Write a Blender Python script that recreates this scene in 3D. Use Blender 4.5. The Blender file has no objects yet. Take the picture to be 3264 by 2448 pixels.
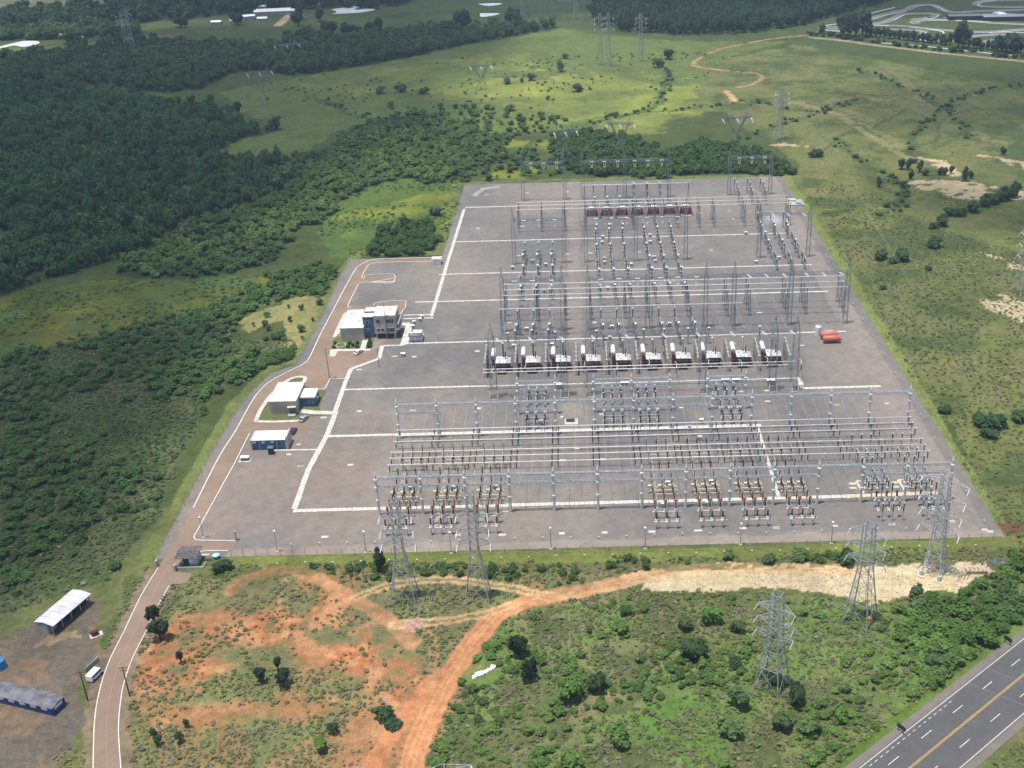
import bpy, math, random
import numpy as np
from mathutils import Matrix, Vector
random.seed(7); RNG = np.random.default_rng(11)
S = bpy.context.scene; COL = S.collection
R_ = math.radians

# ------------------------------------------------ camera, sky, sun
H = 190.0                                   # height of the aircraft above the yard
FPX, CX, CY = 3655.0, 1861.0, 1224.0        # calibration, in pixels of the 3264 x 2448 photograph
ROLL = math.atan(.0262); PITCH = math.atan(1844/3655)
_c, _s = math.cos(ROLL), math.sin(ROLL)
RV = Vector((1, 0, 0)); FV = Vector((0, math.cos(PITCH), -math.sin(PITCH))); UV = RV.cross(FV)
cam_d = bpy.data.cameras.new('camera'); cam = bpy.data.objects.new('camera', cam_d); COL.objects.link(cam)
xr = RV*_c - UV*_s; yu = RV*_s + UV*_c; zb = -FV
cam.matrix_world = Matrix(((xr.x, yu.x, zb.x, 0), (xr.y, yu.y, zb.y, 0), (xr.z, yu.z, zb.z, H), (0, 0, 0, 1)))
cam_d.sensor_width = 36; cam_d.lens = 36*FPX/3264; cam_d.shift_x = -229/3264
cam_d.clip_start = 1; cam_d.clip_end = 20000
S.camera = cam
SUN_SLOPE = Vector((-.15, -.075, 1)).normalized()      # towards the sun
sun_el = math.asin(SUN_SLOPE.z); sun_az = math.atan2(SUN_SLOPE.x, SUN_SLOPE.y)
w = bpy.data.worlds.new('World'); S.world = w; w.use_nodes = True
nt = w.node_tree; bg = nt.nodes['Background']
sky = nt.nodes.new('ShaderNodeTexSky'); sky.sky_type = 'NISHITA'; sky.sun_disc = False
sky.sun_elevation = sun_el; sky.sun_rotation = sun_az; sky.altitude = 200; sky.air_density = 1.2; sky.dust_density = 1.5
nt.links.new(sky.outputs[0], bg.inputs[0]); bg.inputs[1].default_value = .10
sl = bpy.data.lights.new('sun', 'SUN'); sl.energy = 4.0; sl.angle = R_(.53); sl.color = (1, .955, .87)
sun = bpy.data.objects.new('sun', sl); COL.objects.link(sun)
sun.rotation_euler = (-SUN_SLOPE).to_track_quat('-Z', 'Y').to_euler(); sun.location = (0, 300, 400)
S.view_settings.view_transform = 'Standard'; S.view_settings.look = 'None'
S.view_settings.gamma = 1; S.view_settings.exposure = .32; S.view_settings.use_curve_mapping = False

# ------------------------------------------------ measuring: places read off the survey crops become metres on the ground
CR = {'c1': (1500, 520, 1/3.687), 'c2': (2100, 520, 1/3.687), 'c3': (1500, 900, 1/3.687), 'c4': (2100, 900, 1/3.687),
      'c5': (1180, 1300, 1/3.687), 'c6': (1780, 1300, 1/3.687), 'c7': (2380, 1300, .3255), 'c8': (700, 780, .434),
      'a1': (0, 0, .4973), 'a2': (1080, 0, .4973), 'a3': (2160, 0, .499), 'a4': (0, 800, .4973), 'a5': (0, 1620, .4991),
      'a6': (1080, 1620, .4991), 'a7': (2160, 1620, .499), 'a8': (2160, 800, .499), 'd': (0, 0, 1.4756),
      'e1': (1160, 1640, .217), 'e2': (2380, 1500, .458), 'e5': (1400, 180, .4973), 'e7': (2500, 0, .3454), 'e8': (1060, 960, .16878),
      'h1': (0, 1800, .3014), 'h2': (860, 1180, .1808), 'h3': (500, 1680, .13562), 'h4': (700, 0, .27125), 'g': (3000, 860, .205),
      'd3': (2700, 1380, 1/5.183)}
def W(c, x, y, z=0.0):
    o = CR[c]; X = o[0]+x*o[2]-CX; Y = -(o[1]+y*o[2]-CY)
    a = X*_c+Y*_s; b = -X*_s+Y*_c
    r = RV*(a/FPX)+UV*(b/FPX)+FV; t = (z-H)/r.z
    return (r.x*t, r.y*t)
def WL(c, pts, z=0.0): return [W(c, x, y, z) for x, y in pts]

# ------------------------------------------------ mesh builder
KIDS = {}
class MB:
    def __init__(s): s.v = []; s.f = []
    def add(s, vs, fs):
        n = len(s.v); s.v += [tuple(p) for p in vs]; s.f += [tuple(i+n for i in f) for f in fs]; return s
    def box(s, x, y, z, sx, sy, sz, rz=0.0):            # x,y centre; z bottom
        c, n = math.cos(rz), math.sin(rz); vs = []
        for k in (z, z+sz):
            for a, b in ((-1, -1), (1, -1), (1, 1), (-1, 1)):
                u, v = a*sx/2, b*sy/2; vs.append((x+u*c-v*n, y+u*n+v*c, k))
        return s.add(vs, [(3, 2, 1, 0), (4, 5, 6, 7), (0, 1, 5, 4), (1, 2, 6, 5), (2, 3, 7, 6), (3, 0, 4, 7)])
    def bar(s, p, q, w_, h_=None, cap=False):
        p = Vector(p); q = Vector(q); d = (q-p)
        if d.length < 1e-6: return s
        d.normalize(); u = d.cross(Vector((0, 0, 1)))
        if u.length < .05: u = d.cross(Vector((0, 1, 0)))
        u.normalize(); v = d.cross(u); h_ = h_ or w_; vs = []
        for e in (p, q):
            for a, b in ((-1, -1), (1, -1), (1, 1), (-1, 1)): vs.append(e+u*(a*w_/2)+v*(b*h_/2))
        fs = [(0, 1, 5, 4), (1, 2, 6, 5), (2, 3, 7, 6), (3, 0, 4, 7)]
        if cap: fs += [(3, 2, 1, 0), (4, 5, 6, 7)]
        return s.add(vs, fs)
    def cyl(s, p, q, r0, r1=None, n=8, cap=True):
        return s.rev(p, q, [(0, r0), (1, r0 if r1 is None else r1)], n, cap)
    def rev(s, p, q, prof, n=8, cap=True):               # prof: (t, r) along p->q
        p = Vector(p); q = Vector(q); d = q-p; dn = d.normalized(); u = dn.cross(Vector((0, 0, 1)))
        if u.length < .05: u = dn.cross(Vector((0, 1, 0)))
        u.normalize(); v = dn.cross(u); vs = []; fs = []
        for t, r in prof:
            c = p+d*t
            for k in range(n):
                a = 2*math.pi*k/n; vs.append(c+u*(r*math.cos(a))+v*(r*math.sin(a)))
        for i in range(len(prof)-1):
            for k in range(n):
                a = i*n+k; b = i*n+(k+1) % n; fs.append((a, a+n, b+n, b))
        if cap: fs += [tuple(range(n)), tuple(range((len(prof)-1)*n+n-1, (len(prof)-1)*n-1, -1))]
        return s.add(vs, fs)
    def ins(s, p, q, r, rings=5, n=7):                   # ribbed porcelain insulator
        pr = [(0, r*.7)]
        for i in range(rings):
            t = (i+.15)/rings; e = .7/rings
            pr += [(t, r*.62), (t+e*.5, r*1.12), (t+e, r*.62)]
        pr.append((1, r*.7)); return s.rev(p, q, pr, n)
    def ball(s, c, r, n=8, sz=1.0):
        pr = [(.5-.5*math.cos(math.pi*i/5), max(.02, r*math.sin(math.pi*i/5))) for i in range(6)]
        return s.rev((c[0], c[1], c[2]-r*sz), (c[0], c[1], c[2]+r*sz), pr, n)
    def prism(s, poly, z0, z1):
        n = len(poly); ar = sum(poly[i][0]*poly[(i+1) % n][1]-poly[(i+1) % n][0]*poly[i][1] for i in range(n))
        if ar < 0: poly = poly[::-1]
        vs = [(x, y, z0) for x, y in poly]+[(x, y, z1) for x, y in poly]
        fs = [tuple(range(n, 2*n)), tuple(range(n-1, -1, -1))]+[(i, (i+1) % n, (i+1) % n+n, i+n) for i in range(n)]
        return s.add(vs, fs)
    def ribbon(s, pts, wd, z0, z1=None, closed=False):
        n = len(pts); L = []; R = []
        for i in range(n):
            a = Vector(pts[i-1] if (i or closed) else pts[i]); b = Vector(pts[(i+1) % n] if (i < n-1 or closed) else pts[i])
            d = (b-a); d = d.normalized() if d.length > 1e-9 else Vector((1, 0)); nn = Vector((-d.y, d.x))*(wd/2 if not callable(wd) else wd(i/(n-1))/2)
            p = Vector(pts[i]); L.append(p+nn); R.append(p-nn)
        m = n if closed else n-1; o = 0
        if z1 is None:
            vs = [(p.x, p.y, z0) for p in L]+[(p.x, p.y, z0) for p in R]
            return s.add(vs, [(n+i, n+(i+1) % n, (i+1) % n, i) for i in range(m)])
        vs = [(p.x, p.y, z1) for p in L]+[(p.x, p.y, z1) for p in R]+[(p.x, p.y, z0) for p in L]+[(p.x, p.y, z0) for p in R]
        fs = []
        for i in range(m):
            j = (i+1) % n; fs += [(n+i, n+j, j, i), (i, j, 2*n+j, 2*n+i), (n+j, n+i, 3*n+i, 3*n+j)]
        if not closed: fs += [(0, 2*n, 3*n, n), (n-1, 2*n-1, 4*n-1, 3*n-1)]
        return s.add(vs, fs)
    def build(s, name, m, parent=None, smooth=False):
        me = bpy.data.meshes.new(name); me.from_pydata(s.v, [], s.f); me.materials.append(m)
        if smooth: me.shade_smooth()
        o = bpy.data.objects.new(name, me); COL.objects.link(o)
        if parent is not None: o.parent = parent; KIDS.setdefault(parent.name, []).append(o)
        return o
def smooth(pts, k=6):                                    # Catmull-Rom through the points
    out = []; n = len(pts); P = [np.array(p, float) for p in pts]
    for i in range(n-1):
        p0 = P[max(i-1, 0)]; p1 = P[i]; p2 = P[i+1]; p3 = P[min(i+2, n-1)]
        for j in range(k):
            t = j/k; out.append(tuple(.5*((2*p1)+(p2-p0)*t+(2*p0-5*p1+4*p2-p3)*t*t+(3*p1-p0-3*p2+p3)*t**3)))
    out.append(tuple(P[-1])); return out
def tag(o, label=None, cat=None, group=None, kind=None):
    if label: o['label'] = label
    if cat: o['category'] = cat
    if group: o['group'] = group
    if kind: o['kind'] = kind
    return o
def thing(name, label, cat, loc=(0, 0, 0), rz=0.0, group=None):
    o = bpy.data.objects.new(name, None); COL.objects.link(o); o.location = loc; o.rotation_euler = (0, 0, rz)
    o.empty_display_size = .5
    return tag(o, label, cat, group)
def copy_tree(o, parent=None):
    c = o.copy(); COL.objects.link(c); c.parent = parent
    for ch in KIDS.get(o.name, []): copy_tree(ch, c)
    return c
class Proto:
    def __init__(s, make): s.root = make(); s.used = False
    def put(s, x, y, label, z=0.0, rz=0.0, group=None, sc=None):
        if s.used: o = copy_tree(s.root)
        else: o = s.root; s.used = True
        o.location = (x, y, z); o.rotation_euler = (0, 0, rz); o['label'] = label
        if group: o['group'] = group
        if sc: o.scale = sc if isinstance(sc, tuple) else (sc,)*3
        return o

# ------------------------------------------------ materials
MC = {}
def mat(name, c, rough=.7, metal=0.0, var=.12, scale=.6, spec=.3, bump=0.0, c2=None):
    if name in MC: return MC[name]
    m = bpy.data.materials.new(name); m.use_nodes = True; n = m.node_tree.nodes; l = m.node_tree.links
    b = n['Principled BSDF']; b.inputs['Roughness'].default_value = rough; b.inputs['Metallic'].default_value = metal
    b.inputs['Specular IOR Level'].default_value = spec
    tc = n.new('ShaderNodeTexCoord'); nz = n.new('ShaderNodeTexNoise'); nz.inputs['Scale'].default_value = scale; nz.inputs['Detail'].default_value = 5
    oi = n.new('ShaderNodeObjectInfo'); va = n.new('ShaderNodeVectorMath'); va.operation = 'ADD'
    l.new(tc.outputs['Object'], va.inputs[0]); l.new(oi.outputs['Location'], va.inputs[1]); l.new(va.outputs[0], nz.inputs['Vector'])
    mx = n.new('ShaderNodeMix'); mx.data_type = 'RGBA'; c2 = c2 or tuple(v*(1-2*var) for v in c)
    mr = n.new('ShaderNodeMapRange'); mr.inputs[1].default_value = .35; mr.inputs[2].default_value = .65
    l.new(nz.outputs[0], mr.inputs[0]); l.new(mr.outputs[0], mx.inputs[0])
    mx.inputs[6].default_value = (*c, 1); mx.inputs[7].default_value = (*c2, 1); l.new(mx.outputs[2], b.inputs['Base Color'])
    if bump:
        bp = n.new('ShaderNodeBump'); bp.inputs['Strength'].default_value = bump; l.new(nz.outputs[0], bp.inputs['Height']); l.new(bp.outputs[0], b.inputs['Normal'])
    MC[name] = m; return m
STEEL = mat('galvanised_steel', (.50, .53, .56), .5, .25, .15)
STEEL_D = mat('weathered_lattice_steel', (.30, .33, .36), .6, .2, .15)
STEEL_L = mat('new_galvanised_steel', (.60, .62, .64), .4, .2, .12)
CONC = mat('concrete', (.42, .41, .38), .9, 0, .14, .35)
CONC_L = mat('pale_concrete', (.60, .57, .50), .9, 0, .16, .5)
CONC_P = mat('spun_concrete_post', (.70, .70, .69), .85, 0, .12, .8)
WHITE = mat('white_paint', (.80, .81, .82), .5, 0, .04)
ROOFW = mat('white_roof_sheet', (.84, .85, .86), .45, 0, .04, .15)
BROWN = mat('brown_porcelain', (.055, .035, .03), .3, 0, .2, 1, .5)
GREYI = mat('grey_porcelain', (.17, .18, .20), .3, 0, .2, 1, .5)
ORANGE = mat('rust_orange_paint', (.52, .19, .09), .55, 0, .15)
ORANGE2 = mat('dull_orange_paint', (.42, .20, .12), .6, 0, .2)
CREAM = mat('cream_paint', (.66, .60, .45), .6, 0, .08)
ALU = mat('aluminium_tube', (.74, .74, .73), .5, .0, .03)
DARK = mat('dark_grey_paint', (.045, .05, .06), .5, 0, .2, .8)
MIDG = mat('mid_grey_paint', (.17, .19, .22), .5, 0, .2, .8)
REDP = mat('red_paint', (.40, .10, .08), .5, 0, .15)
SALMON = mat('salmon_red_paint', (.60, .17, .13), .42, 0, .06)
BLUEW = mat('blue_wall_paint', (.075, .17, .31), .7, 0, .12, .5)
BLUED = mat('deep_blue_wall_paint', (.03, .07, .24), .7, 0, .12, .5)
BEIGE = mat('beige_wall_paint', (.50, .45, .41), .8, 0, .12, .3)
GREYW = mat('grey_wall_paint', (.40, .39, .38), .85, 0, .14, .3)
GLASS = mat('window_glass', (.02, .025, .03), .1, 0, .1, 1, .6)
TILE = mat('fibre_cement_roof', (.19, .19, .22), .9, 0, .25, .5)
KERB = mat('painted_kerb', (.72, .69, .62), .8, 0, .12, .8)
TAR = mat('black_rubber', (.02, .02, .02), .7)
WOODP = mat('timber_pole', (.12, .09, .07), .9, 0, .2)
POLEM = mat('lamp_pole_steel', (.30, .31, .32), .6, .2)
REDT = mat('reddish_oil_pit', (.25, .18, .16), .9, 0, .2, .6)
# ------------------------------------------------ noise and masks for surfaces that vary across the land
_T = np.random.default_rng(5).random((256, 256))
def vnoise(x, y, sc, off=0):
    x = x/sc+off*17.3; y = y/sc+off*9.1; xi = np.floor(x).astype(int); yi = np.floor(y).astype(int); fx = x-xi; fy = y-yi
    fx = fx*fx*(3-2*fx); fy = fy*fy*(3-2*fy); a = xi & 255; b = yi & 255; a1 = (a+1) & 255; b1 = (b+1) & 255
    return (_T[a, b]*(1-fx)+_T[a1, b]*fx)*(1-fy)+(_T[a, b1]*(1-fx)+_T[a1, b1]*fx)*fy
def fbm(x, y, sc, off=0, o=4):
    r = 0; a = 1; t = 0
    for i in range(o): r = r+a*vnoise(x, y, sc/2**i, off+i*3); t += a; a *= .55
    return r/t
def pip(x, y, poly):
    ins = np.zeros(x.shape, bool); n = len(poly)
    for i in range(n):
        x1, y1 = poly[i]; x2, y2 = poly[(i+1) % n]
        if y1 == y2: continue
        c = ((y1 > y) != (y2 > y)) & (x < (x2-x1)*(y-y1)/(y2-y1)+x1); ins ^= c
    return ins
def inpoly(x, y, poly):
    xs = [p[0] for p in poly]; ys = [p[1] for p in poly]
    m = (x >= min(xs)) & (x <= max(xs)) & (y >= min(ys)) & (y <= max(ys)); r = np.zeros(x.shape, bool)
    if m.any(): r[m] = pip(x[m], y[m], poly)
    return r
def near(x, y, pts, wd):                                   # inside a stroke of width wd
    r = np.zeros(x.shape, bool); xs = [p[0] for p in pts]; ys = [p[1] for p in pts]
    m = (x >= min(xs)-wd) & (x <= max(xs)+wd) & (y >= min(ys)-wd) & (y <= max(ys)+wd)
    if not m.any(): return r
    X = x[m]; Y = y[m]; d = np.full(X.shape, 1e9)
    for (x1, y1), (x2, y2) in zip(pts, pts[1:]):
        dx, dy = x2-x1, y2-y1; t = np.clip(((X-x1)*dx+(Y-y1)*dy)/(dx*dx+dy*dy+1e-9), 0, 1)
        d = np.minimum(d, np.hypot(X-x1-t*dx, Y-y1-t*dy))
    r[m] = d < wd/2; return r
def grid_obj(name, X, Y, Z, alb, m, rough=None):
    ny, nx = X.shape; me = bpy.data.meshes.new(name); n = nx*ny
    me.vertices.add(n); co = np.empty((n, 3), np.float32); co[:, 0] = X.ravel(); co[:, 1] = Y.ravel(); co[:, 2] = Z if np.isscalar(Z) else Z.ravel()
    me.vertices.foreach_set('co', co.ravel()); i = np.arange(n).reshape(ny, nx)
    q = np.stack([i[:-1, :-1], i[:-1, 1:], i[1:, 1:], i[1:, :-1]], -1).reshape(-1, 4).astype(np.int32)
    me.loops.add(q.size); me.loops.foreach_set('vertex_index', q.ravel()); me.polygons.add(len(q))
    me.polygons.foreach_set('loop_start', np.arange(0, q.size, 4, dtype=np.int32)); me.update()
    at = me.color_attributes.new('alb', 'FLOAT_COLOR', 'POINT'); c = np.ones((n, 4), np.float32); c[:, :3] = alb.reshape(-1, 3)
    at.data.foreach_set('color', c.ravel()); me.materials.append(m)
    o = bpy.data.objects.new(name, me); COL.objects.link(o); return o
def surf_mat(name, attr='alb', s1=.35, s2=2.5, amp=.35, rough=.95, bump=.3, tint=None):
    m = bpy.data.materials.new(name); m.use_nodes = True; n = m.node_tree.nodes; l = m.node_tree.links; b = n['Principled BSDF']
    b.inputs['Roughness'].default_value = rough; b.inputs['Specular IOR Level'].default_value = .15
    at = n.new('ShaderNodeVertexColor'); at.layer_name = attr; g = n.new('ShaderNodeNewGeometry')
    a = n.new('ShaderNodeTexNoise'); a.inputs['Scale'].default_value = s1; a.inputs['Detail'].default_value = 6; a.inputs['Roughness'].default_value = .65
    c = n.new('ShaderNodeTexNoise'); c.inputs['Scale'].default_value = s2; c.inputs['Detail'].default_value = 4; c.inputs['Roughness'].default_value = .7
    l.new(g.outputs['Position'], a.inputs['Vector']); l.new(g.outputs['Position'], c.inputs['Vector'])
    ad = n.new('ShaderNodeMath'); ad.operation = 'ADD'; l.new(a.outputs[0], ad.inputs[0]); l.new(c.outputs[0], ad.inputs[1])
    mr = n.new('ShaderNodeMapRange'); mr.inputs[1].default_value = .7; mr.inputs[2].default_value = 1.3; mr.inputs[3].default_value = 1-amp; mr.inputs[4].default_value = 1+amp
    l.new(ad.outputs[0], mr.inputs[0]); mu = n.new('ShaderNodeVectorMath'); mu.operation = 'SCALE'
    l.new(at.outputs[0], mu.inputs[0]); l.new(mr.outputs[0], mu.inputs['Scale']); src = mu.outputs[0]
    if tint:                                                # straw or dry flecks among the green
        t = n.new('ShaderNodeTexNoise'); t.inputs['Scale'].default_value = tint[1]; t.inputs['Detail'].default_value = 5; l.new(g.outputs['Position'], t.inputs['Vector'])
        r2 = n.new('ShaderNodeMapRange'); r2.inputs[1].default_value = .5; r2.inputs[2].default_value = .72; r2.inputs[4].default_value = tint[2]; l.new(t.outputs[0], r2.inputs[0])
        mm = n.new('ShaderNodeVectorMath'); mm.operation = 'MULTIPLY'; mm.inputs[1].default_value = tint[0]; l.new(src, mm.inputs[0])
        mx = n.new('ShaderNodeMix'); mx.data_type = 'RGBA'; l.new(r2.outputs[0], mx.inputs[0]); l.new(src, mx.inputs[6]); l.new(mm.outputs[0], mx.inputs[7]); src = mx.outputs[2]
    l.new(src, b.inputs['Base Color'])
    bp = n.new('ShaderNodeBump'); bp.inputs['Strength'].default_value = bump; bp.inputs['Distance'].default_value = .5; l.new(ad.outputs[0], bp.inputs['Height']); l.new(bp.outputs[0], b.inputs['Normal'])
    return m

# land uses (outlines read off the photograph, in metres on the ground)
def PL(*p): return WL('d', p)
YL = WL('d', [(505, 1203), (428, 1172), (345, 1228), (400, 1120), (470, 985), (530, 880), (562, 843), (600, 806), (650, 788), (680, 740), (715, 668), (745, 600), (768, 560)])
FOREST = PL((0, 190), (120, 182), (300, 215), (400, 228), (500, 238), (520, 262), (585, 285), (520, 300), (470, 325), (440, 345), (560, 350), (650, 372), (600, 410), (540, 440), (400, 480), (330, 535), (250, 565), (120, 600), (0, 640))
FOREST2 = PL((-40, 130), (0, 128), (130, 120), (200, 108), (330, 95), (450, 100), (560, 112), (640, 82), (760, 85), (850, 75), (960, 62), (1080, 62), (1200, 60), (1130, 75), (1000, 98), (850, 130), (720, 152), (640, 162), (560, 152), (500, 160), (420, 195), (300, 200), (180, 178), (80, 178), (-40, 190))
FOREST3 = PL((-60, 45), (0, 35), (150, 30), (300, 14), (560, 5), (900, -8), (880, 8), (660, 22), (520, 30), (400, 42), (250, 52), (120, 58), (60, 70), (-60, 90))
FOREST4 = PL((-60, 66), (0, 64), (140, 60), (250, 64), (330, 70), (300, 80), (160, 84), (60, 86), (-60, 88))
FOREST5 = PL((1282, -30), (1282, 8), (1290, 50), (1340, 72), (1480, 78), (1600, 72), (1700, 62), (1780, 42), (1940, -2), (2010, -30))
WOODS = PL((820, 262), (900, 245), (960, 262), (1060, 290), (1130, 288), (1100, 310), (1088, 345), (1010, 368), (950, 398), (880, 385), (800, 400), (750, 430), (700, 478), (640, 500), (600, 560), (520, 588), (430, 600), (330, 596), (240, 590), (330, 540), (420, 478), (560, 440), (640, 392), (655, 372), (560, 352), (640, 340), (700, 330), (760, 280))
THICKET = PL((0, 770), (180, 735), (380, 680), (520, 640), (600, 600), (720, 560), (700, 610), (640, 640), (560, 660), (500, 700), (540, 740), (640, 740), (600, 770), (540, 820), (470, 850), (440, 920), (400, 980), (330, 1120), (240, 1250), (120, 1290), (0, 1330))
BACKW = PL((1215, 295), (1270, 285), (1340, 300), (1400, 318), (1450, 335), (1520, 305), (1600, 325), (1660, 335), (1740, 372), (1690, 382), (1500, 380), (1300, 384), (1230, 372), (1180, 330))
YARDBUSH = PL((800, 520), (830, 495), (880, 480), (935, 498), (945, 540), (900, 552), (800, 553))
MEADOW = PL((-50, 640), (0, 640), (120, 612), (240, 602), (400, 606), (540, 600), (700, 572), (660, 620), (560, 640), (440, 660), (330, 690), (180, 735), (0, 775), (-50, 780))
MEAD2 = PL((700, 440), (760, 420), (880, 385), (930, 390), (1000, 398), (990, 440), (960, 540), (790, 550), (720, 552), (690, 520))
PASTN = PL((470, 200), (640, 168), (850, 132), (1000, 100), (1210, 62), (1300, 75), (1500, 90), (1700, 90), (1560, 130), (1500, 200), (1400, 290), (1250, 285), (1130, 285), (1060, 288), (960, 260), (820, 255), (760, 270), (640, 335), (460, 345), (460, 320), (600, 280), (520, 240))
SUNLIT = [PL((640, 190), (800, 150), (1000, 125), (1130, 125), (1200, 140), (1000, 170), (800, 190), (700, 205)), PL((850, 190), (1180, 170), (1300, 150), (1390, 170), (1500, 190), (1500, 240), (1200, 260), (1100, 230), (960, 210)), PL((1300, 230), (1520, 190), (1560, 250), (1400, 280), (1300, 280))]  # not a land use: outlines of pasture patches the sun falls on
YELW = [PL((1110, 250), (1170, 240), (1170, 290), (1130, 330), (1080, 340), (1090, 300)), PL((1170, 300), (1220, 300), (1200, 350), (1120, 390), (1040, 385)), PL((700, 480), (860, 430), (1000, 398), (985, 430), (960, 500), (780, 545), (760, 520))]
RFIELD = PL((1700, 385), (1740, 360), (1500, 200), (1560, 130), (1720, 95), (2212, 190), (2700, 300), (3600, 1200), (2212, 1130), (2170, 1120), (1900, 690))
SANDR = [PL((2110, 648), (2150, 640), (2230, 640), (2300, 660), (2300, 720), (2212, 705), (2160, 680)), PL((1985, 340), (2040, 345), (2080, 385), (2110, 390), (2050, 380)),
         PL((1950, 390), (2050, 388), (2130, 400), (2230, 415), (2230, 430), (2120, 435), (2060, 425), (1990, 405)), PL((2100, 330), (2180, 345), (2240, 350), (2240, 375), (2150, 345)),
         PL((1655, 312), (1700, 308), (1750, 315), (1740, 320), (1700, 316)), PL((2120, 545), (2180, 560), (2240, 590), (2240, 600), (2170, 570))]
SANDB = PL((1385, 1272), (1420, 1248), (1500, 1232), (1560, 1222), (1700, 1222), (1800, 1228), (1900, 1222), (1990, 1212), (2060, 1210), (2120, 1216), (2150, 1235), (2100, 1260), (2060, 1290), (1980, 1285), (1880, 1302), (1830, 1290), (1700, 1282), (1600, 1275), (1500, 1275), (1440, 1285))
SOILA = [PL((290, 1480), (340, 1440), (400, 1405), (440, 1330), (480, 1290), (500, 1250), (600, 1228), (680, 1238), (720, 1280), (780, 1320), (850, 1360), (880, 1400), (940, 1430), (1010, 1420), (1050, 1440), (990, 1475), (900, 1490), (820, 1480), (760, 1480), (700, 1450), (560, 1440), (420, 1480)),
         PL((287, 1504), (294, 1436), (372, 1328), (423, 1328), (507, 1369), (524, 1402), (440, 1436), (355, 1497), (304, 1548)), PL((270, 1560), (420, 1530), (560, 1525), (740, 1518), (760, 1540), (560, 1556), (330, 1572)), PL((700, 1680), (760, 1560), (830, 1490), (900, 1450), (980, 1470), (910, 1560), (850, 1680))]
TAN = PL((505, 700), (560, 670), (640, 642), (705, 645), (720, 655), (680, 735), (650, 770), (600, 752), (625, 712), (600, 690), (540, 712))
LYARD = PL((-30, 1400), (60, 1362), (78, 1345), (150, 1290), (200, 1284), (233, 1300), (224, 1360), (212, 1402), (252, 1400), (230, 1475), (206, 1468), (192, 1440), (170, 1452), (172, 1520), (162, 1580), (115, 1640), (90, 1690), (-30, 1690))
EMB_R = WL('d', [(1697, 383), (1770, 500), (1835, 600), (1900, 712), (1975, 835), (2060, 980), (2130, 1095), (2183, 1172)])
EMB_B = WL('d', [(500, 1214), (700, 1208), (1000, 1206), (1400, 1200), (1800, 1190), (2195, 1170)])
EMB_L = WL('d', [(318, 1200), (378, 1110), (440, 990), (510, 872), (545, 835), (590, 795), (640, 775), (668, 738), (705, 660), (735, 595), (775, 545), (950, 548), (975, 480), (990, 395), (1100, 392), (1400, 384), (1700, 378)])
ROAD1 = smooth(WL('d', [(870, 1720), (905, 1600), (945, 1510), (985, 1440), (1030, 1375), (1075, 1328), (1130, 1302), (1200, 1286), (1290, 1270), (1370, 1252), (1430, 1238), (1560, 1228), (1700, 1230), (1850, 1232)]))
ROAD1B = smooth(WL('d', [(760, 1720), (830, 1610), (880, 1540), (930, 1470)]))
ROAD2 = smooth(WL('d', [(500, 1275), (530, 1250), (600, 1233), (670, 1242), (740, 1280), (800, 1315), (850, 1350), (890, 1390)]))
ROAD3 = smooth(WL('d', [(770, 1290), (850, 1262), (960, 1252), (1050, 1262), (1150, 1280), (1230, 1288)]))
ROAD4 = smooth(WL('d', [(850, 1350), (950, 1342), (1040, 1328), (1110, 1305)]))
ROAD5 = smooth(WL('d', [(890, 1400), (930, 1370), (940, 1440), (930, 1480)]))
FARROAD = smooth(WL('d', [(1765, 75), (1700, 80), (1620, 92), (1550, 108), (1505, 130), (1500, 142), (1560, 152), (1630, 158), (1645, 168), (1625, 182), (1590, 190)]))
FAR2 = smooth(WL('d', [(600, 55), (640, 25), (700, 5), (720, -8)])); FAR3 = smooth(WL('d', [(1570, 198), (1580, 208), (1586, 218)]))
TRK = smooth(WL('d', [(1700, 218), (1800, 245), (1860, 280), (1900, 305), (1960, 340), (1990, 350)]))
TRKB = smooth(WL('e7', [(240, 345), (500, 370), (900, 425), (1500, 495), (2300, 575)]))
HEDGE = [smooth(WL('d', [(1110, 340), (1180, 300), (1240, 275), (1400, 235), (1440, 190), (1440, 150)])), smooth(WL('d', [(1300, 252), (1500, 232), (1640, 222), (1700, 235), (1800, 240)])),
         smooth(WL('d', [(1560, 320), (1650, 280), (1780, 240), (1850, 215)])), smooth(WL('d', [(1800, 300), (1880, 360), (1960, 410), (1900, 470)])), smooth(WL('d', [(700, 215), (760, 245), (840, 262), (900, 270)])), smooth(WL('d', [(1850, 150), (1960, 190), (2060, 250), (2100, 300)])), smooth(WL('d', [(1960, 330), (1990, 270), (2110, 200), (2220, 180)]))]
LINES = [smooth(WL('a3', q), 4) for q in ([(730, 640), (870, 700), (1100, 770), (1230, 850), (1400, 960), (1520, 1000)], [(700, 760), (900, 765), (1120, 772)], [(880, 290), (1060, 350), (1180, 400), (1320, 450), (1420, 530)], [(1080, 490), (1300, 450), (1500, 465)], [(1180, 830), (1060, 860), (960, 940), (880, 1000)], [(1240, 820), (1420, 720), (1480, 690)], [(1650, 900), (1700, 760), (1900, 690)], [(1720, 540), (1900, 690), (2212, 690)], [(1260, 860), (1500, 935), (1640, 900)], [(940, 1370), (1080, 1350), (1120, 1310)], [(0, 640), (300, 640)], [(780, 560), (1000, 600), (1400, 610)], [(1500, 470), (1760, 550), (2212, 500)])]
LIGHTL = [smooth(WL('a3', q), 4) for q in ([(740, 640), (900, 685), (1080, 740), (1220, 800), (1330, 880), (1440, 950)], [(930, 640), (1100, 700), (1240, 780)], [(1420, 510), (1520, 600), (1550, 640)], [(960, 640), (1160, 620), (1300, 640)], [(1900, 850), (2000, 890), (2090, 910)])]
WOODSALL = [FOREST, FOREST2, FOREST3, FOREST4, FOREST5, WOODS, THICKET, BACKW, YARDBUSH]
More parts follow.
